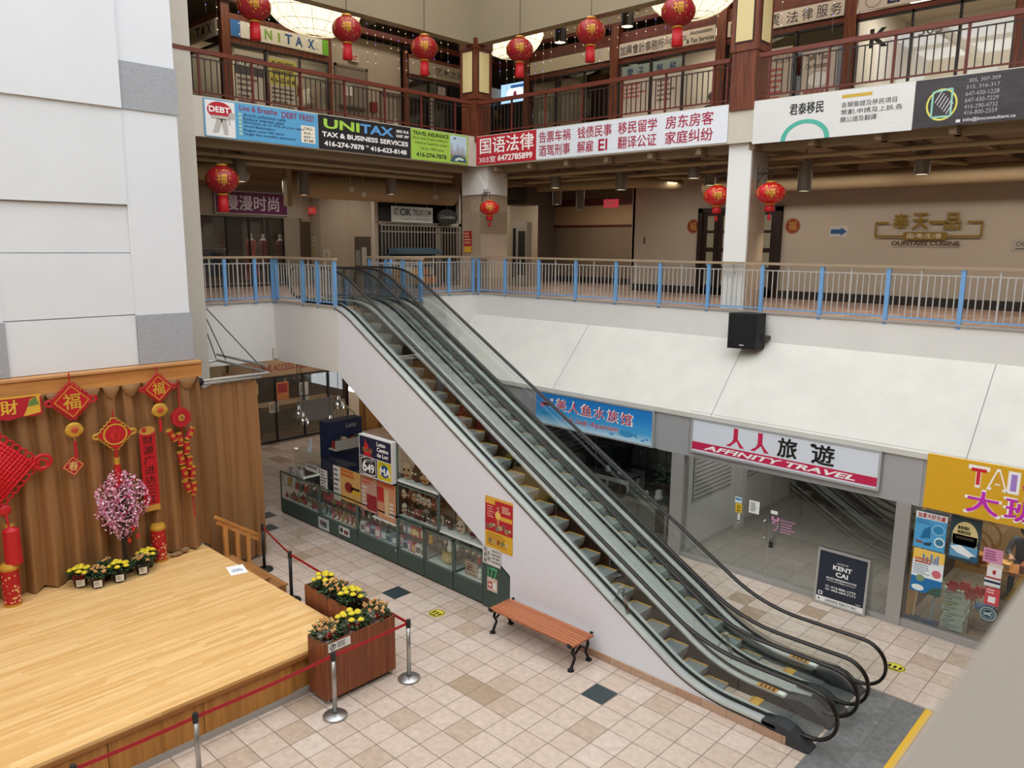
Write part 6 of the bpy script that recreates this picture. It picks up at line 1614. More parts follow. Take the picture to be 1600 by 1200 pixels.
for i, (x0, x1, z0, z1, lab) in enumerate(((-16.4, -16.12, 1.02, 1.3, 'white printed sheet, leftmost on the kiosk counter'), (-16.08, -15.72, .95, 1.28, 'pink edged printed sheet, second on the kiosk counter'), (-15.6, -15.05, 1.35, 1.5, 'long white label strip on the left kiosk glass'),
        (-15.0, -14.7, 1.0, 1.5, 'tall white list sheet on the kiosk counter'), (-14.45, -14.18, .9, 1.7, 'tall pale sheet left of the guitar poster'))):
    cover(FY(YK+.02, x0, x1, z0, z1), 'counter_notice', lab, '#d0cdca', lambda b, f, i=i: b.m('#5a5658').lines(f, .08, .08, .92, .92, 6 if i != 2 else 1, seed=i), 'notice')
# second glass tier, inner counter, back cabinet
t = thing('glass_screen', 'clear glass screen standing on the left kiosk counters', 'screen', (-15.2, YK+.3, 1.08))
b = mb(); b.box(-16.5, -14.2, YK+.25, YK+.26, 1.08, 1.65); b.build('pane', CASEGL, t)
b = mb(); b.box(-16.5, -14.2, YK+.24, YK+.5, 1.65, 1.665); b.build('top', CASEGL, t)
b = mb(); b.box(-13.4, -12.2, YK+.16, YK+.6, 1.07, 1.75); tag(b.build('counter_cabinet', M('#3b3f44', .6), origin=(-12.8, YK+.4, 1.07)), 'grey cabinet carrying the lottery board on the kiosk counter', 'cabinet')
t = thing('inner_counter', 'dark inner work counter behind the kiosk glass', 'counter', (-14.8, 10.4, 0))
b = mb(); b.box(-16.6, -12.4, 9.99, 10.95, 0, 1.0); b.build('body', M('#2f3340', .6), t)
b = mb(); b.box(-16.65, -12.35, 9.98, 11.0, 1.0, 1.05); b.build('worktop', M('#3a3d42', .4), t)
t = thing('lottery_terminal', 'navy lottery ticket stand behind the kiosk counter', 'stand', (-15.6, 10.5, 1.05))
b = mb(); b.box(-15.85, -15.5, 9.99, 10.98, 1.05, 2.4); b.build('panel', M('#1e2748', .5), t)
b = mb(); b.m('#c9c4b4').text(FX(-15.495, 10.5, 10.8, 2.2, 2.32), 'Lotto', 0, 0, 1, 1, .003); b.build('lettering', None, t)
b = mb(); b.box(-15.5, -15.2, 10.0, 10.95, 1.75, 1.78); b.box(-15.22, -15.2, 10.0, 10.95, 1.78, 2.0); b.build('ticket_tray', M('#a9a59c', .5), t)
b = mb(True)
for k in range(7): b.m(('#8a2a2c', '#3c5a44', '#c9b48a', '#4a4f66')[k % 4]).box(-15.45, -15.3, 10.05+.13*k, 10.14+.13*k, 1.78, 1.95+.03*(k % 3))
b.build('ticket_boxes', None, t)
t = thing('menu_board', 'grey panel hanging over the kiosk', 'board', (-18, 11.2, 1.9))
b = mb(); b.box(-18.015, -17.985, 10.66, 11.82, 1.88, 2.45); b.build('board', M('#9b9795', .5), t)
b = mb()
for y in (10.8, 11.7): b.tube([(-18, y, 2.44), (-18, y, 3.86)], .008, 5)
b.build('wire', M('#6a6560', .5), t)
t = thing('register', 'grey cash register on the inner kiosk counter', 'register', (-13.4, 10.6, 1.05))
b = mb(True); b.box(-13.6, -13.2, 10.45, 10.8, 1.05, 1.2); b.build('body', M('#5d6065', .5), t)
b = mb(True); b.obox((-13.4, 10.72, 1.33), (.35, .04, .26), Matrix.Rotation(-.3, 3, 'X')); b.build('screen', M('#22262b', .3), t)
b = mb(True); b.box(-15.9, -15.55, 10.5, 10.8, 1.05, 1.4); tag(b.build('carton', M('#9a6d3c', .7), origin=(-15.7, 10.6, 1.05)), 'brown cardboard box on the inner kiosk counter', 'box')
b = mb(True); b.lathe([(0, 0), (.07, 0), (.1, .12), (.085, .12), (.06, .02)], (-13.55, YK+.35, 1.09), 14); tag(b.build('planter_pot', M('#dcdad4', .4), origin=(-13.55, YK+.35, 1.09)), 'small white pot with a plant beside the lottery board', 'pot')
t = thing('plush_cube', 'black plush cube with white eyes on the kiosk counter', 'toy', (-14.1, YK+.5, 1.09))
b = mb(True); b.box(-14.25, -13.97, YK+.35, YK+.6, 1.09, 1.45); b.build('body', M('#1b1b1d', .8), t)
b = mb()
for x, z in ((-14.18, 1.38), (-14.06, 1.36), (-14.2, 1.22), (-14.05, 1.2)): b.oval(FY(YK+.348, x-.04, x+.04, z-.04, z+.04), .5, .5, .5, .5, .003, 12)
b.build('spots', M('#dedede', .6), t)
b = mb(True); b.ball((-13.8, YK+.42, 1.15), (.1, .08, .07)); tag(b.build('purse', M('#6d1630', .6), origin=(-13.8, YK+.42, 1.09)), 'small dark red purse beside the black plush cube', 'purse')
t = thing('tent_card', 'small white folded card on the left kiosk glass', 'card', (-15.9, YK+.35, 1.665))
b = mb(); b.add([(-15.98, YK+.3, 1.665), (-15.78, YK+.3, 1.665), (-15.85, YK+.38, 2.0), (-15.93, YK+.38, 2.0)], [(0, 1, 2, 3)]); b.build('card', M('#b9c2cf', .6), t)
# merchandise: one of each kind, then copies
def proto(nm, lab, cat, fn, mats):
    b = mb(True); fn(b, mats); o = b.build(nm); tag(o, lab, cat); return o
P = {}
def kinds():
    P['mask'] = [proto('mask', '', 'mask', lambda b, m: (b.m(m[0]).ball((0, 0, .1), (.075, .035, .1), 12, 8), b.m(m[1]).ball((-.03, -.033, .12), .016, 6, 5), b.ball((.03, -.033, .12), .016, 6, 5), b.m(m[2]).box(-.035, .035, -.04, -.03, .05, .065)), m) for m in
                 (('#3d2c24', '#d8d0c0', '#8a2a24'), ('#7a3326', '#e2d8c8', '#2a1a16'), ('#b99a78', '#2a2018', '#8a2a24'), ('#c8b9a8', '#2a2018', '#a3392f'))]
    P['figurine'] = [proto('figurine', '', 'figurine', lambda b, m: (b.m(m[0]).lathe([(0, 0), (.04, 0), (.05, .05), (.03, .11), (0, .12)], (0, 0, 0), 10), b.m(m[1]).ball((0, 0, .145), .036, 8, 6)), m) for m in
                     (('#d8d4cc', '#e6e0d8'), ('#a8322c', '#d9b8a0'), ('#2f3b34', '#cfc3b0'), ('#c7922c', '#e0b45c'), ('#5b4a42', '#8d7a6c'))]
    P['gift_box'] = [proto('gift_box', '', 'box', lambda b, m: (b.m(m[0]).box(-.06, .06, -.03, .03, 0, .17), b.m(m[1]).box(-.045, .045, -.033, -.03, .03, .13)), m) for m in
                     (('#c9849c', '#e8dce0'), ('#6c7f96', '#d0d6dc'), ('#7fa3b8', '#2c4c60'), ('#b03038', '#e0c890'), ('#d9d6d0', '#6a6460'), ('#8a5a78', '#e0d0d8'))]
    P['bottle'] = [proto('bottle', '', 'bottle', lambda b, m: (b.m(m[0]).lathe([(0, 0), (.032, 0), (.034, .1), (.012, .14), (.012, .17), (0, .17)], (0, 0, 0), 10), b.m(m[1]).box(-.02, .02, -.036, -.03, .03, .08)), m) for m in
                   (('#7d8a86', '#d8d8d4'), ('#a98a4c', '#e0d8c8'), ('#b05a5a', '#e8e0e0'))]
    P['purse'] = [proto('purse', '', 'purse', lambda b, m: (b.m(m[0]).ball((0, 0, .06), (.08, .04, .06), 10, 7), b.m(m[1]).tube([(-.05, 0, .1), (0, 0, .15), (.05, 0, .1)], .008, 6)), m) for m in
                  (('#9a2430', '#6a1a20'), ('#8a6a42', '#5a4630'), ('#b8a890', '#7a6a58'))]
kinds()
used = set()
def stock(kind, x0, x1, z, ys, n, label, grp, sc=1.0, seed=1):
    R = random.Random(seed)
    for i in range(n):
        src = P[kind][R.randrange(len(P[kind]))]
        x = x0+(x1-x0)*(i+.5)/n+R.uniform(-.01, .01); y = ys[i % len(ys)]+R.uniform(-.01, .01)
        if src.name not in used: o = src; used.add(src.name)
        else: o = src.copy(); COL.objects.link(o)
        s = sc*R.uniform(.85, 1.1)
        o.location = (x, y, z); o.scale = (s, s, s); o.rotation_euler = (0, 0, R.uniform(-.3, .3))
        o['label'] = label; o['group'] = grp
ys = (YK+.1, YK+.24)
stock('purse', -16.7, -15.1, .39, ys, 16, 'small purse or trinket on the bottom of the far left counter', 'trinkets at the bottom of the far left counter', 1.1, 1)
stock('figurine', -16.7, -15.1, .735, ys, 18, 'small trinket on the glass shelf of the far left counter', 'trinkets on the shelf of the far left counter', 1.2, 2)
stock('bottle', -14.98, -13.62, .39, ys, 16, 'small bottle on the bottom of the second counter', 'bottles at the bottom of the second counter', 1.2, 3)
stock('purse', -14.98, -13.62, .735, ys, 14, 'small red or tan purse on the shelf of the second counter', 'purses on the shelf of the second counter', 1.2, 4)
stock('gift_box', -13.48, -12.2, .39, ys, 14, 'boxed gift on the bottom of the third counter', 'boxed gifts at the bottom of the third counter', 1.2, 5)
stock('bottle', -13.48, -12.2, .735, (YK+.1, YK+.2), 12, 'small bottle on the shelf of the third counter', 'bottles on the shelf of the third counter', .9, 6)
stock('gift_box', -12.05, -11.35, .39, (YK+.12,), 5, 'boxed gift on the bottom of the left case under the escalator', 'boxed gifts in the left bottom case', 1.2, 7)
stock('gift_box', -12.05, -11.35, .735, (YK+.12,), 5, 'pastel box on the shelf of the left case under the escalator', 'pastel boxes in the left bottom case', 1.3, 8)
stock('figurine', -11.2, -10.5, .735, ys, 10, 'small figure on the shelf of the middle bottom case', 'figures in the middle bottom case', 1.2, 9)
stock('figurine', -10.33, -9.66, .735, ys, 8, 'small dark figure on the shelf of the right bottom case', 'figures in the right bottom case', 1.0, 10)
stock('mask', -12.05, -10.95, 1.125, ys, 14, 'carved mask on the lower level of the mask case', 'masks on the lower level of the mask case', 1.2, 11)
stock('mask', -12.05, -10.95, 1.465, ys, 14, 'carved mask on the upper level of the mask case', 'masks on the upper level of the mask case', 1.1, 12)
stock('mask', -12.0, -11.2, 1.885, (YK+.15, YK+.28), 6, 'large carved mask in the triangular niche beside the lottery board', 'masks beside the lottery board', 1.7, 13)
stock('mask', -10.75, -9.95, 1.145, (YK+.15, YK+.28), 5, 'dark carved mask in the triangular niche above the bottom row', 'dark masks above the bottom row', 1.5, 14)
t = thing('lucky_cat', 'cream round cat ornament in the middle bottom case', 'figurine', (-10.8, YK+.2, .39))
b = mb(True); b.ball((-10.8, YK+.22, .52), (.17, .12, .13), 14, 9); b.build('body', M('#c9b27c', .6), t)
b = mb(True)
for s in (-1, 1): b.ball((-10.8+.1*s, YK+.18, .63), (.04, .03, .05), 8, 6)
b.build('ears', M('#c2a86c', .6), t)
b = mb()
for s in (-1, 1): b.oval(FY(YK+.1, -10.8+.05*s-.02, -10.8+.05*s+.02, .53, .57), .5, .5, .5, .4, 0, 10)
b.build('eyes', M('#3a2a1c', .5), t)
cover(FY(YK+.12, -10.2, -9.86, .4, .68), 'carved_sign', 'carved cream sign leaning in the right bottom case', '#b8a088', lambda b, f: (b.m('#5a3a2c').rect(f, .05, .08, .95, .14), b.m('#7a3a30').lines(f, .15, .25, .85, .85, 3, .004, .6, 3)), 'sign')
for i, (x, c) in enumerate(((-9.8, '#dcdcd6'), (-9.7, '#8fae4c'))):
    b = mb(True); b.ball((x, YK+.15, .46), .07, 12, 8); b.ball((x, YK+.15, .57), .05, 10, 7); tag(b.build('round_doll', M(c, .6), origin=(x, YK+.15, .39)), ('white', 'green')[i]+' round doll at the right end of the bottom cases', 'doll')
# four chrome pendant lamps over the kiosk
def bell(label, p):
    t = thing('pendant_lamp', label, 'lamp', p)
    b = mb(); b.lathe([(.13, 0), (.135, .06), (.12, .14), (.07, .2), (.045, .22), (.045, .3), (.02, .33), (0, .33)], p, 18, cap=False); b.build('shade', CHROME, t, smooth=True)
    b = mb(); b.tube([(p[0], p[1], p[2]+.32), (p[0], p[1], 3.86)], .008, 5); b.build('cord', M('#55524e', .5), t)
    b = mb(True); b.ball((p[0], p[1], p[2]+.06), .045); b.build('bulb', M('#e8e2d2', .4), t)
for (px, py), lab in zip(((467, 652), (474, 663), (516, 668), (529, 638)), ('chrome pendant lamp over the kiosk, leftmost of four', 'chrome pendant lamp over the kiosk, second from the left and lower', 'chrome pendant lamp over the kiosk, in front of the grey panel edge', 'chrome pendant lamp over the kiosk, nearest the escalator wall')):
    bell(lab, onY(px, py, 10.35))
# ================================================================ phone accessory shop at the far end
XQ = -23.0
sign('shop_sign', 'tan phone accessory shop sign under the balcony', 'sign', FX(XQ-.08, 11.3, 15.3, 2.26, 3.5), .05, '#8f7354', lambda b, f: (b.m('#2a2420').text(f, '龍', .28, .45, .42, .85, .004, bold=.03), b.text(f, '配', .5, .45, .62, .85, .004, bold=.03), b.text(f, '件', .68, .45, .8, .85, .004, bold=.03), b.m('#7a2420').text(f, 'PHONE ACCESSORIES & SERVICE', .2, .14, .95, .32, .004, bold=.02)))
WN[0] = 60
window(FX(XQ, 11.65, 15.7, .05, 2.25), (.3, .56, .8))
t = thing('phone_display', 'lit wooden display counter inside the phone shop', 'counter', (-23.9, 13.5, 0))
b = mb(); b.box(-24.3, -23.5, 12.6, 15.6, 1.0, 1.15); b.box(-24.3, -23.5, 12.6, 15.6, 0, .25); b.build('frame', M('#8a6a45', .6), t)
b = mb(); b.box(-23.56, -23.54, 12.6, 15.6, .25, 1.0); b.build('glass', CASEGL, t)
b = mb(); b.box(-24.3, -24.25, 12.6, 15.6, .25, 1.0); b.build('back', M('#6a5a35', .6), t)
b = mb(); R = random.Random(6)
for i in range(60): y = 14.2+1.4*R.random(); z = 1.4+1.2*R.random(); b.m(('#3a3632', '#6a5440', '#857050', '#2a2c34')[i % 4]).box(-25.0, -24.95, y, y+.08, z, z+.12)
o = b.build('hanging_stock', None, origin=(-25, 15, 1.4)); tag(o, 'rows of small phone accessories hanging on the rear wall of the phone shop', 'accessories', kind='stuff')
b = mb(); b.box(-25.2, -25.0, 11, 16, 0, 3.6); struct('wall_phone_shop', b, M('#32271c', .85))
for y0, y1, z0, z1, c, lab in ((11.95, 12.25, 1.75, 2.1, '#a9a05c', 'yellow card in the phone shop window'), (12.9, 13.35, 1.45, 2.05, '#b06a3a', 'red and orange festival poster in the phone shop window'), (12.6, 12.95, 1.05, 1.4, '#b5ad9c', 'blank pale card in the phone shop window'), (13.75, 14.1, 1.5, 1.95, '#b5aca2', 'white card with a dark mark in the phone shop window'), (13.75, 14.1, 1.1, 1.45, '#a39a90', 'lower white card in the phone shop window')):
    cover(FX(XQ+.014, y0, y1, z0, z1), 'window_card', lab, c, (lambda b, f: b.m('#8a2a22').rect(f, .1, .4, .9, .92)) if 'festival' in lab else (lambda b, f: b.m('#4a4038').lines(f, .15, .2, .85, .8, 3)), 'notice')
b = mb(); b.box(-22.6, -22.4, 15.9, 18, 0, 3.85); struct('wall_wood_shop', b, M('#a8783f', .7))
b = mb()
for y in (15.95, 16.6, 17.3): b.box(-22.4, -22.36, y, y+.08, 0, 3.4)
b.box(-22.4, -22.36, 15.95, 18, 1.3, 1.4); struct('trim_15', b, M('#7d5427', .6))
sign('shop_sign', 'dark red sign beside the escalator wall on the wooden shopfront', 'sign', FX(-22.34, 16.2, 17.3, 2.9, 3.4), .04, '#4a1a16', lambda b, f: b.m('#a99a86').text(f, 'LUC', .2, .2, .9, .8, .003, bold=.03))
sign('sale_sign', 'wooden sale board with a number on the wooden shopfront', 'sign', FX(-22.34, 16.3, 17.1, 2.15, 2.7), .04, '#96703f', lambda b, f: b.m('#5a3a1c').text(f, '25', .1, .2, .8, .8, .003))
t = thing('zigzag_rail', 'cream zigzag tube rail in front of the wooden shopfront', 'rail', (-21.5, 16, 1))
b = mb(); pts = [onX(q[0], q[1], -20.5) for q in ((522, 647), (522, 627), (537, 624), (539, 633), (554, 645), (554, 655))]; b.tube(pts, .03, 7); b.tube([pts[2], pts[2]-Vector((0, 0, .55)), pts[2]-Vector((0, -.5, .7))], .03, 7); b.tube([pts[0], (pts[0].x, pts[0].y, 0)], .03, 7); b.tube([pts[-1], (pts[-1].x, pts[-1].y, 0)], .03, 7)
b.build('tube', M('#c9b590', .5), t)
# ================================================================ bench
t = thing('bench', 'wooden slat bench with black iron legs against the white escalator wall', 'bench', (-7.85, 9.0, 0))
SLAT = grain('bench_slat', '#b5714d', '#9c5b3a', 'x', 1.4, .5)
for i in range(7):
    y = 8.76+.075*i; b = mb(True); b.box(-8.78, -6.92, y, y+.064, .42, .45); b.build('slat', SLAT, t)
IR = M('#18191b', .4, metal=.4)
for x in (-8.72, -6.98):
    b = mb(True)
    b.tube([(x, 8.70, .47), (x, 8.74, .42), (x, 9.27, .42), (x, 9.31, .47)], .028, 8)
    for y, s in ((8.86, -1), (9.17, 1)):
        b.tube([(x, y, .41), (x, y+.045*s, .3), (x, y-.02*s, .18), (x, y+.07*s, .03)], [.03, .026, .022, .026], 8)
        b.lathe([(.055, 0), (.05, .025), (.02, .04)], (x, y+.075*s, 0), 10)
    b.tube([(x, 8.88, .25), (x, 9.015, .33), (x, 9.15, .25)], .02, 7)
    b.build('leg_frame', IR, t)
b = mb(); b.box(-8.7, -7.0, 9.0, 9.03, .37, .41); b.build('stretcher', IR, t)
# poster on the escalator wall
def art_fest(b, f):
    b.m('#b3202c').rect(f, .0, .34, 1, .95, .001); b.m('#d9a63c').rect(f, .02, .86, .36, .96, .002); b.m('#d8a53a').rect(f, .4, .6, .98, .68, .002)
    b.m('#e3bd62').oval(f, .47, .68, .1, .07, .003); b.m('#eed9a0')
    for i in range(2): b.text(f, '新春'[i], .44, .80-.055*i, .52, .84-.055*i, .003)
    for i in range(3): b.text(f, '嘉年华'[i], .44, .55-.05*i, .52, .59-.05*i, .003)
    b.m('#e9c9b0').lines(f, .62, .74, .95, .88, 4, .003, .5, 3); b.lines(f, .08, .58, .36, .82, 5, .003, .3, 4)
    cs = ('#7a6a6c', '#b89a6c', '#8c4a34', '#6d7a4c', '#c9b28a')
    for i in range(8): b.m(cs[i % 5]).oval(f, .1+.115*i, .42+.03*((i*7) % 3), .07, .045, .004, 16); b.m(cs[(i+2) % 5]).oval(f, .1+.115*i, .42+.03*((i*7) % 3), .045, .028, .005, 12)
    b.m('#d9a92f').rect(f, .02, .02, .98, .34, .002); b.m('#8a5a20').lines(f, .08, .05, .92, .3, 6, .003, .45, 8)
    for i in range(5): b.m(cs[i]).rect(f, .15+.15*i, .12, .24+.15*i, .2, .004)
poster('festival_poster', 'red and gold festival poster on the white escalator wall', 'poster', FY(9.392, -9.53, -8.84, 1.18, 2.16), '#d9a94a', art_fest)
# ================================================================ stanchions and belts
def stanchion(label, x, y, mat):
    t = thing('stanchion', label, 'stanchion', (x, y, 0))
    b = mb(); b.lathe([(0, 0), (.17, 0), (.175, .02), (.16, .035), (.05, .05), (.035, .055)], (x, y, 0), 28, cap=False); b.build('base', mat, t, smooth=True)
    b = mb(); b.lathe([(.032, .04), (.032, .9)], (x, y, 0), 14); b.build('post', mat, t, smooth=True)
    b = mb(True); b.lathe([(.036, .86), (.038, .9), (.038, .97), (.03, .985), (0, .985)], (x, y, 0), 14); b.build('head', M('#232425', .4), t)
    return t
BP = M('#1b1c1e', .45)
ST = {'a': (-8.62, 5.52), 'b': (-8.62, 6.86), 'c': (-12.26, 7.0), 'd': (-13.9, 7.35), 'e': (-8.6, 3.55), 'f': (-8.62, 2.2)}
stanchion('steel stanchion in front of the wooden planter', *ST['a'], STEEL)
stanchion('steel stanchion at the right corner of the wooden planter', *ST['b'], STEEL)
stanchion('black stanchion behind the stage edge by the floor notice', *ST['c'], BP)
stanchion('black stanchion half hidden behind the wooden stage handrail', *ST['d'], BP)
stanchion('steel stanchion in front of the stage, at the bottom edge of the photo', *ST['e'], STEEL)
stanchion('steel stanchion in front of the stage, in the bottom left corner', *ST['f'], STEEL)
RB = M('#a81a26', .5)
def belt(label, p, q, sag=.03):
    p, q = Vector((*ST[p], .93)), Vector((*ST[q], .93)); n = 14; d = (q-p); s_ = Vector((-d.y, d.x, 0)).normalized()*.002
    u = d.normalized(); p2, q2 = p+u*.04, q-u*.04
    top, bot = [], []
    for i in range(n+1):
        k = i/n; c = p2.lerp(q2, k)-Vector((0, 0, sag*4*k*(1-k)*d.length))
        top.append(c+Vector((0, 0, .025))); bot.append(c-Vector((0, 0, .025)))
    b = mb(); vs = [v+s_ for v in top]+[v+s_ for v in bot]+[v-s_ for v in top]+[v-s_ for v in bot]; m_ = n+1; fs = []
    for i in range(n): fs += [(i, i+1, m_+i+1, m_+i), (2*m_+i, 3*m_+i, 3*m_+i+1, 2*m_+i+1), (i, 2*m_+i, 2*m_+i+1, i+1), (m_+i, m_+i+1, 3*m_+i+1, 3*m_+i)]
    b.add(vs, fs); tag(b.build('barrier_belt', RB, origin=p2), label, 'belt')
belt('red belt crossing in front of the wooden planter', 'a', 'b', .005)
belt('red belt from the planter front along the stage to the next steel post', 'e', 'a', .008)
belt('red belt at the bottom left along the stage front', 'f', 'e', .008)
belt('red belt behind the flowers, from the black post to the planter corner', 'c', 'b', .004)
belt('short red belt between the two black posts by the stage steps', 'd', 'c', .004)
# ================================================================ planters with flowers
def planter(label, x0, x1, y0, y1, h=.97, notch=False):
    t = thing('planter', label, 'planter', ((x0+x1)/2, (y0+y1)/2, 0)); w_ = .02
    for a in ((x0, x1, y0, y0+w_), (x0, x1, y1-w_, y1), (x0, x0+w_, y0+w_, y1-w_), (x1-w_, x1, y0+w_, y1-w_)):
        b = mb(); b.box(a[0], a[1], a[2], a[3], .08, h); b.build('side_panel', CHERRY, t)
    b = mb(); b.box(x0+w_, x1-w_, y0+w_, y1-w_, .08, .1); b.build('bottom', M('#2a1a12', .8), t)
    b = mb(); b.box(x0+w_, x1-w_, y0+w_, y1-w_, .76, .78); b.build('inner_shelf', M('#1d130d', .8), t)
    for x in (x0+.06, x1-.06):
        for y in (y0+.06, y1-.06):
            b = mb(True); b.lathe([(.03, -.012), (.035, 0), (.03, .012)], (x, y, .035), 10); b.box(x-.03, x+.03, y-.012, y+.012, 0.004, .06); b.box(x-.03, x+.03, y-.03, y+.03, .06, .08); b.build('caster', STEEL, t)
    return t
planter('long cherry wood planter on casters at the corner of the stage', -9.34, -8.9, 5.56, 6.82)
planter('second cherry wood planter beside the stage, behind the first', -10.85, -9.4, 6.44, 6.84)
poster('planter_notice', 'white no-touching notice at the corner of the long planter', 'notice', FX(-8.895, 5.62, 6.0, .82, .95), '#dddcd9', lambda b, f: (b.m('#2a2a2c').oval(f, .2, .5, .13, .38, .002, 18, .75), b.line(f, (.1, .25), (.3, .75), .01, .003), b.rect(f, .17, .35, .23, .7, .003), b.lines(f, .4, .15, .95, .85, 3)))
LEAF = M('#35502c', .6, var=.25, scale=12)
def pot_plant(label, p, bloom, n, R_, foil=None, card=True, pot='#2a211e', zc=.0, cardface=(1, -.6), seed=0):
    R = random.Random(seed)
    t = thing('potted_chrysanthemum', label, 'flower pot', p)
    p = Vector(p)
    b = mb(True); b.lathe([(0, 0), (.095, 0), (.13, .19), (.14, .19), (.14, .215), (.125, .215), (.115, .17), (0, .17)], p, 20, cap=False); b.build('pot', M(pot, .5), t, smooth=False)
    b = mb()
    for k in range(150):
        a = R.uniform(0, 2*PI); ph = R.uniform(-.15, 1.35); rr = R_*R.uniform(.55, 1.0)
        o = p+Vector((rr*math.cos(ph)*math.cos(a), rr*math.cos(ph)*math.sin(a), .2+.75*rr*math.sin(ph)))
        d = Vector((math.cos(a), math.sin(a), R.uniform(-.5, .7)))*R.uniform(.05, .085); s_ = d.cross(Vector((0, 0, 1))).normalized()*.022
        b.add([o, o+d*.45+s_+Vector((0, 0, .01)), o+d, o+d*.45-s_+Vector((0, 0, .01))], [(0, 1, 2, 3)])
    for k in range(10):
        a = R.uniform(0, 2*PI); b.tube([p+Vector((.03*math.cos(a), .03*math.sin(a), .17)), p+Vector((R_*.7*math.cos(a), R_*.7*math.sin(a), .2+R_*.5))], .005, 4)
    b.build('foliage', LEAF, t)
    for k in range(n):
        q = math.sqrt((k+.5)/n); a = k*2.39996+R.uniform(-.2, .2)
        c = p+Vector((R_*.92*q*math.cos(a), R_*.92*q*math.sin(a), .2+R_*(.92-.42*q*q)+R.uniform(-.015, .02)))
        b = mb(True)
        if bloom == 'yellow':
            b.m(M('#d6c22a', .6, var=.12, scale=60)).ball(c, (.045, .045, .03), 12, 7); b.m(M('#c9a91e', .6)).ball(c+Vector((0, 0, .014)), (.026, .026, .022), 8, 6)
            for j in range(9): aa = 2*PI*j/9; b.m(M('#d6c22a', .6, var=.12, scale=60)).ball(c+Vector((.036*math.cos(aa), .036*math.sin(aa), -.004)), (.018, .018, .012), 6, 5)
        else:
            for j in range(9):
                aa = R.uniform(0, 2*PI); r2 = R.uniform(0, .035)
                b.m(M(('#c28a54', '#d0a070', '#a8763e', '#c4a45c')[j % 4], .7)).ball(c+Vector((r2*math.cos(aa), r2*math.sin(aa), R.uniform(-.012, .02))), R.uniform(.012, .02), 6, 5)
        b.build('bloom', None, t)
    cf = Vector((cardface[0], cardface[1], 0)).normalized(); rt = Vector((-cf.y, cf.x, 0))
    if card:
        b = mb(); f = Fr(p+cf*.137-rt*.065+Vector((0, 0, .04)), rt, Vector((0, 0, 1))+cf*.18, .13, .13); b.m('#d9d8d4').slab(f, .004); b.m('#7d7a76').lines(f, .12, .2, .88, .85, 3); b.build('price_card', None, t)
    if foil:
        b = mb()
        for j in range(26):
            aa = math.atan2(cf.y, cf.x)+R.uniform(-.7, .7); c = p+Vector((.15*math.cos(aa), .15*math.sin(aa), .2+R.uniform(-.02, .07)))
            d = Vector((R.uniform(-1, 1), R.uniform(-1, 1), R.uniform(-.3, 1)))*.045; e = d.cross(Vector((.3, .5, 1))).normalized()*.025
            b.add([c-d, c+e, c+d, c-e], [(0, 1, 2, 3)])
        b.build('foil_bow', M('#a81d26', .4), t)
    return t
zs = .79
fl = [((-10.55, 6.64, zs), 'yellow', 'yellow chrysanthemum at the far left of the planters', False), ((-10.2, 6.62, zs), 'tan', 'faded orange chrysanthemum second from the left in the planters', False),
      ((-9.78, 6.64, zs), 'yellow', 'yellow chrysanthemum in the middle of the rear planter', False), ((-9.12, 6.62, zs), 'tan', 'orange chrysanthemum with red foil at the right end of the long planter', True),
      ((-9.12, 6.15, zs), 'yellow', 'yellow chrysanthemum with red foil in the middle of the long planter', True), ((-9.12, 5.74, zs), 'tan', 'orange chrysanthemum with red foil at the notice end of the long planter', True)]
for i, (p, c, lab, fo) in enumerate(fl): pot_plant(lab, p, c, 10 if c == 'yellow' else 14, .215, fo, fo, '#b9b3ab' if fo else '#2a211e', seed=20+i, cardface=(1, -.25))
sf = [((-14.08, 4.0, .7), 'yellow', 'yellow chrysanthemum with red foil, left of the four front pots on stage', True), ((-13.84, 4.2, .7), 'tan', 'faded chrysanthemum in a black pot, second from left on stage', False),
      ((-13.82, 4.55, .7), 'yellow', 'yellow chrysanthemum with a white card, third from left on stage', False), ((-13.86, 4.96, .7), 'tan', 'faded chrysanthemum right of the yellow one on stage', False),
      ((-14.08, 5.13, .7), 'yellow', 'pale yellow chrysanthemum behind the others, beside the blossom tree', False), ((-14.08, 4.4, .7), 'tan', 'dark leaved pot at the foot of the blossom tree', False)]
for i, (p, c, lab, fo) in enumerate(sf): pot_plant(lab, p, c, 9 if i != 5 else 3, .17, fo, i != 5 and i != 4, seed=40+i, cardface=(1, -.3))
# blossom tree
t = thing('blossom_tree', 'pink artificial blossom tree on the stage', 'tree', (-14.25, 4.75, .7))
p = Vector((-14.12, 4.78, .7)); R = random.Random(11)
b = mb(True); b.lathe([(.1, 0), (.13, .2), (.11, .2), (0, .18)], p, 14); b.build('pot', M('#2b2422', .6), t)
b = mb(); tips = []
b.tube([p+Vector((0, 0, .15)), p+Vector((.02, -.02, .7)), p+Vector((0, .03, 1.35))], [.035, .03, .02], 7)
for k in range(26):
    a = R.uniform(0, 2*PI); z0 = R.uniform(.6, 1.4); q = p+Vector((0, 0, z0)); r_ = R.uniform(.15, .33); e = q+Vector((r_*.55*math.cos(a), r_*math.sin(a), R.uniform(.1, .45)))
    b.tube([q, q.lerp(e, .5)+Vector((0, 0, .04)), e], [.012, .009, .005], 5); tips.append((q, e))
b.build('branches', M('#2c211c', .7), t)
b = mb(); PK = [M('#d58fae', .7), M('#e3adc2', .7), M('#b9567f', .7), M('#ecd0dc', .7), M('#c4456a', .7)]
cz = p+Vector((0, 0, 1.28))
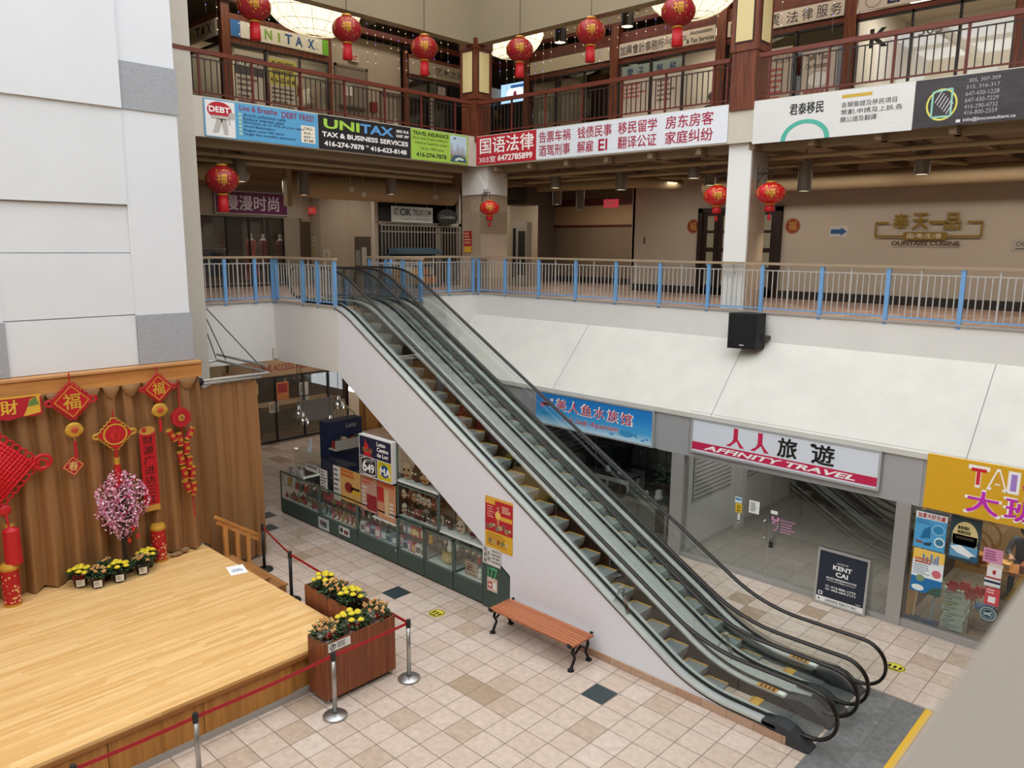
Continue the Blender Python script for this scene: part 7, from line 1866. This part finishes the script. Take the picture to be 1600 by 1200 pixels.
for k in range(2000):
    while True:
        v = Vector((R.uniform(-1, 1), R.uniform(-1, 1), R.uniform(-1, 1)))
        if .3 < v.length < 1: break
    wd = .37+.06*math.sin(3*v.z+1)+.06*math.sin(9*v.y+4*v.z)
    c = cz+Vector((v.x*.17, v.y*wd*1.12, v.z*.66))
    b.m(PK[R.choices(range(5), (4, 4, 2, 3, 1))[0]])
    n_ = Vector((R.uniform(-.2, 1), R.uniform(-1, .5), R.uniform(-.2, 1))).normalized(); a_ = n_.cross(Vector((0, 0, 1))).normalized(); c_ = n_.cross(a_); s_ = R.uniform(.014, .026)
    b.poly([c+(a_*math.cos(2*PI*j/5)+c_*math.sin(2*PI*j/5))*s_*(1 if j % 2 else .8) for j in range(5)])
b.build('blossoms', None, t)
b = mb(True)
for y, z in ((4.86, 1.5), (4.93, 1.35), (4.78, 1.3)): b.box(p.x+.18, p.x+.19, y, y+.05, z, z+.09)
b.build('red_tags', M('#b02020', .5), t)
# ================================================================ curtain decorations
RD = '#b3121f'; REDS = M(RD, .45, spec=.5); GLD = M('#c99a3c', .4, metal=.4); XD = XS+.34
def plate(fr, pts, th, mat, b): 
    b.m(mat); n = len(pts)
    b.add([fr.p(a, c, th) for a, c in pts]+[fr.p(a, c, 0) for a, c in pts], [tuple(range(n))]+[(i, n+i, n+(i+1) % n, (i+1) % n) for i in range(n)])
def loop_rim(b, c, r, n, lr, mat, X, per=4):
    """braided loops all round a diamond"""
    b.m(mat)
    q = [(0, r), (r, 0), (0, -r), (-r, 0)]
    for i in range(4):
        (a0, b0), (a1, b1) = q[i], q[(i+1) % 4]
        for k in range(per):
            s = (k+.5)/per; y, z = c[0]+a0+(a1-a0)*s, c[1]+b0+(b1-b0)*s
            b.tube([(X, y+lr*math.cos(2*PI*j/12), z+lr*math.sin(2*PI*j/12)) for j in range(12)], lr*.28, 6, True)
def knot(label, y, z, r, txt, gold_rim, tail, big_ears=True, seed=0, mid='福'):
    t = thing('fortune_knot', label, 'decoration', (XD, y, z))
    fr = FX(XD, y-r, y+r, z-r, z+r)
    b = mb(True); plate(fr, [(.5, .02), (.98, .5), (.5, .98), (.02, .5)], .035, REDS, b); b.build('cushion', None, t)
    b = mb(); loop_rim(b, (y, z), r*.92, 0, r*.13, GLD if gold_rim else REDS, XD+.015, 5)
    for s in (-1, 1):
        for k in (1.0, .62): b.tube([(XD+.015, y+s*(r*1.02)+r*.2*k*math.cos(2*PI*j/16), z+r*.17*k*math.sin(2*PI*j/16)) for j in range(16)], r*.04, 6, True)
    b.build('loop_border', None, t, smooth=True)
    b = mb(); b.m(M('#d3a63f', .4, metal=.3))
    if gold_rim: b.oval(fr, .5, .5, .34, .32, .04, 30, .86); b.m(M('#c82a2a', .5)).text(fr, txt, .3, .33, .7, .68, .045, bold=.03)
    else:
        b.text(fr, txt, .3, .3, .7, .7, .04, bold=.035)
        for q in (((.5, .9), (.9, .5)), ((.9, .5), (.5, .1)), ((.5, .1), (.1, .5)), ((.1, .5), (.5, .9))): b.line(fr, q[0], q[1], .014, .038)
    b.build('emblem', None, t)
    b = mb(); b.tube([(XD, y, z+r), (XD, y, z+r*1.45)], .012, 6); b.build('hanging_cord', REDS, t)
    if tail:
        b = mb(True); b.m(GLD).ball((XD+.02, y, z-r*1.5), (.03, .14, .13), 12, 8); b.m(M('#b5462c', .5)).ball((XD+.04, y, z-r*1.5), (.025, .06, .06), 10, 6); b.m(GLD).ball((XD+.02, y-.09, z-r*1.55), (.03, .06, .07), 8, 6); b.ball((XD+.02, y+.09, z-r*1.55), (.03, .06, .07), 8, 6)
        b.build('charm', None, t)
        b = mb(); b.m(GLD).tube([(XD, y, z-r*1.85), (XD, y, z-r*2.1)], .01, 6); b.m(REDS).tube([(XD, y, z-r*2.1), (XD+.01, y, z-r*3.0)], [.022, .028], 8); b.build('tassel', None, t)
    return t
knot('red fortune knot with gold character and long tassel, upper left on the curtain', 4.14, 3.95, .33, '福', False, True)
knot('red diamond fortune knot with gold character, upper right on the curtain', 5.58, 3.99, .27, '福', False, True)
t = knot('gold rimmed fortune knot with a round red centre above the blossom tree', 4.78, 3.27, .3, '春', True, False)
b = mb(True); b.m(GLD).lathe([(.05, 0), (.05, .12)], (XD, 4.78, 2.72), 10); b.m(REDS).lathe([(.075, -.42), (.05, 0)], (XD, 4.78, 2.72), 12); b.tube([(XD, 4.78, 2.84), (XD, 4.78, 2.97)], .03, 7); o = b.build('tassel', None, t)
# big red woven knot at the left edge
t = thing('woven_knot', 'large bright red woven knot at the left edge of the curtain', 'decoration', (XD, 3.0, 3.0))
fr = FX(XD, 2.42, 3.52, 2.45, 3.55); b = mb(True); plate(fr, [(.5, 0), (1, .5), (.5, 1), (0, .5)], .05, M('#c01522', .5), b); b.build('cushion', None, t)
b = mb(); b.m(M('#d11a28', .45))
for k in range(13):
    s = (k+.5)/13
    for flip in (0, 1):
        p0 = (s*.5, .5+s*.5) if not flip else (s*.5, .5-s*.5); p1 = (.5+s*.5, s*.5) if not flip else (.5+s*.5, 1-s*.5)
        b.tube([fr.p(p0[0], p0[1], .056+.006*flip), fr.p(p1[0], p1[1], .056+.006*((flip+k) % 2))], .014, 6)
b.build('weave', None, t, smooth=True)
b = mb(); loop_rim(b, (2.97, 3.0), .58, 0, .065, M('#b8121f', .45), XD+.02, 7)
b.m(M('#b8121f', .45)).tube([(XD+.02, 3.62+.13*math.cos(2*PI*j/18), 3.0+.11*math.sin(2*PI*j/18)) for j in range(18)], .03, 7, True); b.tube([(XD+.02, 3.6+.09*math.cos(2*PI*j/18), 2.95+.09*math.sin(2*PI*j/18)) for j in range(18)], .022, 7, True)
b.build('loop_border', None, t, smooth=True)
b = mb(True); b.ball((XD, 3.02, 2.3), (.05, .1, .1)); b.m(REDS).lathe([(.13, -.62), (.12, -.05), (.05, 0)], (XD+.06, 3.06, 2.02), 16); b.tube([(XD+.06, 3.04, 2.0), (XD, 3.02, 2.4)], .02, 6); b.m(GLD).lathe([(.07, -.03), (.07, .03)], (XD, 3.06, 2.02), 12); b.build('tassel', None, t)
# banner top left
t = thing('fortune_banner', 'red and gold fortune banner at the top left of the curtain', 'decoration', (XD, 3.2, 3.8))
fr = FX(XD, 2.3, 3.7, 3.76, 4.14); b = mb(True); plate(fr, [(0, .12), (.1, .0), (.2, .1), (.35, 0), (.5, .12), (.65, .0), (.8, .1), (.9, .05), (1, .12), (1, 1), (0, 1)], .012, M('#a8182a', .5), b); b.build('panel', None, t)
b = mb(); b.m(M('#d2a83a', .45)); [b.text(fr, c, a, .25, a+.17, .85, .016, bold=.04) for c, a in (('恭', .05), ('发', .3), ('財', .58))]
b.rect(fr, 0, .92, 1, 1, .015); b.shape(fr, [(.8, .1), (.98, .2), (.98, .95), (.88, .8), (.84, .4)], .014); b.m('#5c7a3c').shape(fr, [(.85, .5), (.97, .55), (.94, .9), (.88, .75)], .017); b.build('lettering', None, t)
# small diamond
t = thing('fortune_diamond', 'small red diamond card with a gold character on the curtain', 'decoration', (XD, 4.08, 2.83))
b = mb(); b.tube([(XD-.01, 4.08, 2.99), (XD-.01, 4.08, 4.1)], .003, 4); b.build('thread', M('#8a6a48', .6), t)
fr = FX(XD, 3.9, 4.26, 2.65, 3.01); b = mb(True); plate(fr, [(.5, 0), (1, .5), (.5, 1), (0, .5)], .01, M('#a51c22', .5), b); b.build('card', None, t)
b = mb(); b.m(M('#d2b06a', .5)).text(fr, '春', .3, .28, .7, .72, .013, bold=.02)
for q in (((.5, .93), (.93, .5)), ((.93, .5), (.5, .07)), ((.5, .07), (.07, .5)), ((.07, .5), (.5, .93))): b.line(fr, q[0], q[1], .01, .012)
b.build('lettering', None, t)
# couplet scroll
t = thing('couplet_scroll', 'long red couplet scroll with black characters right of the blossom tree', 'decoration', (XD, 5.33, 1.7))
fr = FX(XD, 5.19, 5.47, 1.72, 3.3); b = mb(True); b.m(M('#b0121e', .5)).slab(Fr(fr.O+fr.n*.008, fr.r, fr.u, fr.w, fr.h), .008, 0, .06, 1, .95); b.build('paper', None, t)
b = mb(); b.m('#1c0f10'); [b.text(fr, c, .18, .80-.118*i, .82, .895-.118*i, .012, bold=.01) for i, c in enumerate('财源广进达三江')]; b.m(M('#b98a3c', .5)).rect(fr, 0, .0, 1, .07, .011); b.oval(fr, .5, .96, .5, .05, .011); b.m('#a02a22').oval(fr, .3, .97, .15, .03, .013); b.build('lettering', None, t)
# firecracker string
t = thing('firecracker_string', 'hanging string of red toy firecrackers under an octagonal plaque', 'decoration', (XD, 5.95, 3.4))
b = mb(True); fr = FX(XD, 5.76, 6.14, 3.2, 3.58); plate(fr, [(.5+.5*math.cos(PI/8+PI*i/4), .5+.5*math.sin(PI/8+PI*i/4)) for i in range(8)], .06, M('#a31420', .5), b); b.m(M('#b98a3c', .5)); b.oval(fr, .5, .5, .16, .16, .064, 20); b.m(M('#5a3a1c', .5)).text(fr, '福', .42, .42, .58, .58, .067)
b.m(M('#c23a34', .5)).oval(fr, .5, .5, .4, .4, .063, 24, .93); b.build('plaque', None, t)
R = random.Random(3)
fc = [(5.76, 3.08, .5), (6.1, 3.06, -.5), (5.9, 2.98, .1), (6.02, 2.8, -.05), (5.9, 2.62, .15), (6.05, 2.5, -.1), (5.95, 2.32, .2), (6.1, 2.3, -.15), (5.98, 2.06, .35), (6.1, 1.98, -.1)]
for y, z, a in fc:
    b = mb(True); m3 = Matrix.Rotation(a, 3, 'X'); c = Vector((XD+.03, y, z)); ax = m3 @ Vector((0, 0, 1))
    b.m(M('#a51a22', .45)).tube([c-ax*.12, c+ax*.12], .055, 12); b.m(GLD).tube([c-ax*.125, c-ax*.1], .057, 12); b.tube([c+ax*.1, c+ax*.125], .057, 12)
    f = Fr(c+Vector((.057, 0, 0))-ax*.06-(m3 @ Vector((0, 1, 0)))*.035, m3 @ Vector((0, 1, 0)), ax, .07, .12); b.m(M('#c9952f', .5)).text(f, '福', 0, .2, 1, .8, .002, bold=.03); b.build('firecracker', None, t)
b = mb(); b.tube([(XD, 5.95, 4.1), (XD, 5.95, 3.58), (XD+.01, 5.95, 3.25), (XD+.01, 6.0, 2.4), (XD+.01, 6.08, 1.9), (XD+.01, 6.1, 1.4)], .012, 6); b.build('cord', REDS, t)
# two standing firecracker tubes
def tube_deco(label, x, y):
    t = thing('firecracker_tube', label, 'decoration', (x, y, .7))
    b = mb(True); b.m(M('#a8161f', .45)).lathe([(0, 0), (.13, 0), (.13, .62), (0, .62)], (x, y, .7), 20); b.build('tube', None, t, smooth=False)
    b = mb(True); b.m(M('#b88a2c', .45)).lathe([(.134, .62), (.138, .66), (.11, .72), (0, .73)], (x, y, .7), 20); b.lathe([(.134, .0), (.134, .04)], (x, y, .7), 20); b.build('gold_cap', None, t)
    b = mb(); b.m(M('#d8a872', .5)); R = random.Random(9)
    for k in range(40): th = R.uniform(-1.9, 1.2); z = .75+R.uniform(.02, .5); c = Vector((x+.132*math.cos(th), y+.132*math.sin(th), z)); n_ = Vector((math.cos(th), math.sin(th), 0)); a_ = Vector((-math.sin(th), math.cos(th), 0)); s_ = R.uniform(.01, .026); b.poly([c+a_*s_*math.cos(2*PI*j/6)+Vector((0, 0, s_*math.sin(2*PI*j/6))) for j in range(6)])
    b.build('print', None, t)
tube_deco('red and gold firecracker tube standing right of the flower pots', -14.22, 5.42)
tube_deco('red and gold firecracker tube at the left edge of the stage', -14.1, 2.98)
# loose bag by the curtain foot
b = mb(True); b.ball((-14.2, 5.72, .74), (.06, .13, .04)); b.ball((-14.22, 5.9, .77), (.05, .08, .05)); tag(b.build('cloth_bundle', M('#8a6a48', .7), origin=(-14.2, 5.75, .7)), 'small tied cloth bundle on the stage right of the firecracker tube', 'cloth')
# ================================================================ red lanterns
def lantern(label, c, R_, style, top):
    """c is the middle of the globe"""
    t = thing('red_lantern', label, 'lantern', c); c = Vector(c); H = R_*(.86 if style == 'ball' else .72)
    RL = M('#96121e', .4, spec=.5) if style == 'ball' else M('#b8101a', .4, spec=.5, emit=.08)
    prof = [(R_*.28, -H)]+[(max(R_*.28, R_*math.cos(a)), H*math.sin(a)) for a in [(-1.25+2.5*i/14) for i in range(15)]]+[(R_*.28, H)]
    b = mb(); b.m(RL).lathe(prof, c, 48, 24, .035); b.build('globe', None, t, smooth=True)
    b = mb(True); b.m(GLD).lathe([(R_*.32, H*.96), (R_*.36, H*1.02), (R_*.3, H*1.12), (0, H*1.13)], c, 18); b.lathe([(R_*.34, -H*1.1), (R_*.36, -H*1.02), (R_*.3, -H*.95)], c, 18); b.build('gold_collar', None, t)
    b = mb(); b.m(M('#b5121c', .5))
    if style == 'ball': b.lathe([(R_*.3, -H*1.08), (R_*.34, -H*2.25), (R_*.3, -H*2.3)], c, 22, 22, .12)
    else: b.lathe([(R_*.3, -H*1.08), (R_*.36, -H*1.7), (R_*.33, -H*1.72)], c, 22, 22, .12); b.tube([c+Vector((0, 0, -H*1.7)), c+Vector((0, 0, -H*2.0))], .01, 5); b.tube([c+Vector((0, 0, -H*2.0)), c+Vector((0, 0, -H*2.5))], [.03, .04], 8)
    b.build('fringe', None, t, smooth=True)
    b = mb(); b.m(M('#c79232', .45, metal=.2))
    for k in range(4):
        a0 = math.atan2(-c.y, -c.x)+k*PI/2
        vs, fs, _ = glyphs('福' if k % 2 == 0 else '财', .0)
        w_ = .62
        o = []
        for x, y in vs:
            az = a0+(x-.5)*w_; el = (y-.5)*w_*1.05; o.append(c+Vector(((R_+.006)*math.cos(el)*math.cos(az), (R_+.006)*math.cos(el)*math.sin(az), (H+.006)*math.sin(el))))
        b.add(o, fs); b.add([q+Vector((0, 0, .006)) for q in o], fs); b.add([q-Vector((0, 0, .006)) for q in o], fs)
        rr = random.Random(k)
        for j in range(22):
            az = a0+rr.uniform(-.75, .75); el = rr.uniform(-.8, .8)
            if abs(az-a0) < .34 and abs(el) < .36: continue
            q = c+Vector(((R_+.004)*math.cos(el)*math.cos(az), (R_+.004)*math.cos(el)*math.sin(az), (H+.004)*math.sin(el))); n_ = (q-c).normalized(); a_ = n_.cross(Vector((0, 0, 1))).normalized(); e_ = n_.cross(a_); s_ = rr.uniform(.008, .022)
            b.poly([q+a_*s_*math.cos(2*PI*i/6)+e_*s_*math.sin(2*PI*i/6) for i in range(6)])
    b.build('gold_print', None, t)
    b = mb(); b.tube([c+Vector((0, 0, H)), (c.x, c.y, top)], .008, 5); b.build('hanging_cord', M('#2a2220', .6), t)
    return t
for (px, py), ax, v, r, lab in (((397, 10), 'X', -15.86, .34, 'red lantern above the debt banner, first from the left pier'), ((542, 46), 'X', -15.86, .335, 'red lantern above the tax banner, second from the left pier'), ((663, 75), 'X', -15.86, .335, 'red lantern above the travel insurance banner, third from the left pier'),
        ((812, 78), 'Y', 15.2, .34, 'red lantern right of the wooden corner column'), ((923, 50), 'Y', 15.2, .34, 'red lantern in front of the accounting shops, above the law banner'), ((1060, 18), 'Y', 15.2, .36, 'red lantern left of the right wooden column, highest in the photo')):
    lantern(lab, onX(px, py, v) if ax == 'X' else onY(px, py, v), r, 'ball', 13.0)
lantern('red lantern hanging in front of the purple fashion shop sign', onX(347, 281, -16.4), .345, 'ball', 8.75)
def bracket(p, q):
    p, q = Vector(p), Vector(q)
    b = mb(); d = q-p
    b.tube([p-Vector((0, 0, .3)), p+Vector((0, 0, .15))], .012, 5); b.tube([p, q], .012, 5)
    b.tube([p+Vector((0, 0, -.2)), p+d*.3+Vector((0, 0, -.05)), p+d*.6+Vector((0, 0, -.02))], .008, 5)
    for s in (.35, .65): b.tube([p+d*s+Vector((0, 0, .04))+d.normalized()*.06*math.cos(2*PI*j/10)+Vector((0, 0, .06*math.sin(2*PI*j/10))) for j in range(10)], .007, 5, True)
    return b
for (px, py), Y, lab, wall in (((765, 325), 15.2, 'red lantern on an iron bracket at the marble corner column', (-15.9, 15.5)), ((1121, 306), 15.6, 'red lantern on the left side of the white column', (-8.36, 15.8)), ((1204, 302), 15.6, 'red lantern on the right side of the white column', (-7.84, 15.8))):
    c = onY(px, py, Y); lantern(lab, c, .27 if px == 765 else .3, 'disc', c.z+.42)
    b = bracket((wall[0], wall[1], c.z+.42), (c.x, c.y, c.z+.42)); tag(b.build('lantern_bracket', M('#241d1a', .5), origin=(wall[0], wall[1], c.z)), {765: 'black scrolled iron bracket on the marble corner column', 1121: 'black scrolled iron bracket on the left side of the white column', 1204: 'black scrolled iron bracket on the right side of the white column'}[px], 'bracket')
# fairy lights along the bulkhead
def fairy(label, pts, seed):
    R = random.Random(seed); b = mb()
    for x, y, z in pts:
        L = R.choice((.5, .7, .9, 1.1, 1.3)); b.m(M('#6a625a', .5)).tube([(x, y, z), (x, y, z-L)], .003, 3)
        for k in range(int(L/.22)):
            zz = z-.1-.22*k; b.m(M('#ffe9c4', .5, emit=1.3) if R.random() < .75 else M('#9a7cff', .5, emit=1.2)).ball((x+R.uniform(-.01, .01), y, zz), .011, 5, 4)
    tag(b.build('fairy_lights', None, origin=pts[0]), label, 'lights', kind='stuff')
fairy('strings of tiny fairy lights hanging along the left bulkhead', [(-16.42, 8+.24*i, 12.0) for i in range(29)], 1)
fairy('strings of tiny fairy lights hanging along the right bulkhead', [(-15.7+.26*i, 15.72, 12.0) for i in range(27)]+[(-7.5+.26*i, 15.72, 12.0) for i in range(6)], 2)
# ================================================================ two people, half hidden in the shops
def person(label, base, facing, lean, shirt, hair, seat=True):
    t = thing('person', label, 'person', base)
    J = {'pelvis': (0, 0, .5), 'chest': (0, lean*.5, .86), 'neck': (0, lean*.8, 1.04), 'head': (0, lean, 1.13), 'crown': (0, lean*1.1, 1.27), 'shl': (-.18, lean*.6, .98), 'ell': (-.24, lean+.05, .74), 'wrl': (-.14, lean+.28, .72), 'shr': (.18, lean*.6, .98), 'elr': (.24, lean+.05, .74), 'wrr': (.14, lean+.28, .72),
         'hpl': (-.1, .02, .5), 'knl': (-.12, .42, .5), 'anl': (-.12, .44, .08), 'tol': (-.12, .6, .05), 'hpr': (.1, .02, .5), 'knr': (.12, .42, .5), 'anr': (.12, .44, .08), 'tor': (.12, .6, .05)}
    rad = {'pelvis': .14, 'chest': .15, 'neck': .055, 'head': .09, 'crown': .085, 'shl': .065, 'ell': .045, 'wrl': .032, 'shr': .065, 'elr': .045, 'wrr': .032, 'hpl': .1, 'knl': .065, 'anl': .045, 'tol': .035, 'hpr': .1, 'knr': .065, 'anr': .045, 'tor': .035}
    E = [('pelvis', 'chest'), ('chest', 'neck'), ('neck', 'head'), ('head', 'crown'), ('chest', 'shl'), ('shl', 'ell'), ('ell', 'wrl'), ('chest', 'shr'), ('shr', 'elr'), ('elr', 'wrr'), ('pelvis', 'hpl'), ('hpl', 'knl'), ('knl', 'anl'), ('anl', 'tol'), ('pelvis', 'hpr'), ('hpr', 'knr'), ('knr', 'anr'), ('anr', 'tor')]
    for s, sg in (('l', -1), ('r', 1)):
        w = Vector(J['wr'+s])
        for k in range(5):
            nm = 'f%s%d' % (s, k); off_ = Vector(((k-2)*.018*sg, .09 if k else .05, -.005)); off_.x += -.03*sg if k == 0 else 0
            J[nm] = tuple(w+off_); rad[nm] = .009; mid = 'p%s%d' % (s, k); J[mid] = tuple(w+off_*.45); rad[mid] = .012; E += [('wr'+s, mid), (mid, nm)]
    names = list(J); me = bpy.data.meshes.new('body'); me.from_pydata([J[n] for n in names], [(names.index(a), names.index(c)) for a, c in E], [])
    o = bpy.data.objects.new('body', me); COL.objects.link(o)
    m_ = o.modifiers.new('skin', 'SKIN'); sv = me.skin_vertices[0].data
    for i, n in enumerate(names): sv[i].radius = (rad[n], rad[n]); sv[i].use_root = (n == 'pelvis')
    sb = o.modifiers.new('sub', 'SUBSURF'); sb.levels = 1; sb.render_levels = 1
    dg = bpy.context.evaluated_depsgraph_get(); m2 = bpy.data.meshes.new_from_object(o.evaluated_get(dg)); bpy.data.objects.remove(o)
    skin = M('#c09a80', .6); m2.materials.clear(); m2.materials.append(skin); m2.materials.append(M(shirt, .8)); m2.materials.append(M('#2b2d36', .8))
    for pl in m2.polygons:
        c = pl.center; pl.use_smooth = True
        if c.z > 1.02 or (c.y > lean+.2 and c.z > .62): pl.material_index = 0
        elif c.z > .58: pl.material_index = 1
        else: pl.material_index = 2
    o = bpy.data.objects.new('body', m2); COL.objects.link(o); o.parent = t
    b = mb(True); hc = Vector(J['head'])+Vector((0, lean*.06-.015, .075)); b.ball(hc, (.108, .118, .125), 14, 9); b.build('hair', M(hair, .6), t, local=True)
    b = mb(True); fc = Vector(J['head'])+Vector((0, .085, .03)); b.m(skin).ball(fc+Vector((0, .01, 0)), (.016, .024, .022), 8, 6); b.m(M('#1c1614', .5)).ball(fc+Vector((-.034, .0, .03)), .012, 6, 5); b.ball(fc+Vector((.034, .0, .03)), .012, 6, 5); b.m(M('#8d4a44', .6)).ball(fc+Vector((0, .004, -.035)), (.026, .012, .008), 8, 5)
    b.m(skin).ball(Vector(J['head'])+Vector((-.095, 0, .03)), (.015, .025, .032), 6, 5); b.ball(Vector(J['head'])+Vector((.095, 0, .03)), (.015, .025, .032), 6, 5); b.build('face', None, t, local=True)
    t.rotation_euler = (0, 0, facing)
    return t
def stool(label, x, y, z, h):
    t = thing('stool', label, 'stool', (x, y, z))
    b = mb(True); b.lathe([(0, h-.04), (.18, h-.04), (.18, h), (0, h)], (x, y, z), 16); b.build('seat', M('#2a2a2c', .6), t)
    b = mb(); b.lathe([(.16, 0), (.16, .02), (.025, .03), (.025, h-.04)], (x, y, z), 12); b.build('pedestal', STEEL, t)
person('dark haired person bending over work inside the bakery window', (-2.25, 15.75, .6), PI, .22, '#4a4e58', '#17130f')
b = mb(); b.box(-2.65, -1.85, 15.2, 16.1, 0, .6); tag(b.build('platform', M('#6a5236', .7), origin=(-2.25, 15.7, 0)), 'low wooden platform behind the bakery shelf', 'platform')
stool('stool under the person in the bakery', -2.25, 15.78, .6, .42)
person('dark haired person sitting by the accounting office window', (-10.85, 19.1, Z3-.1), PI, .1, '#3a3030', '#14100e')
stool('stool under the person in the accounting office', -10.85, 19.1, Z3, .34)
leafy('dark leafy plant behind the railing in the accounting office window', (-11.5, 18.8, Z3), 90, .2, .55, '#2c3a28', name='potted_plant', seed=9)
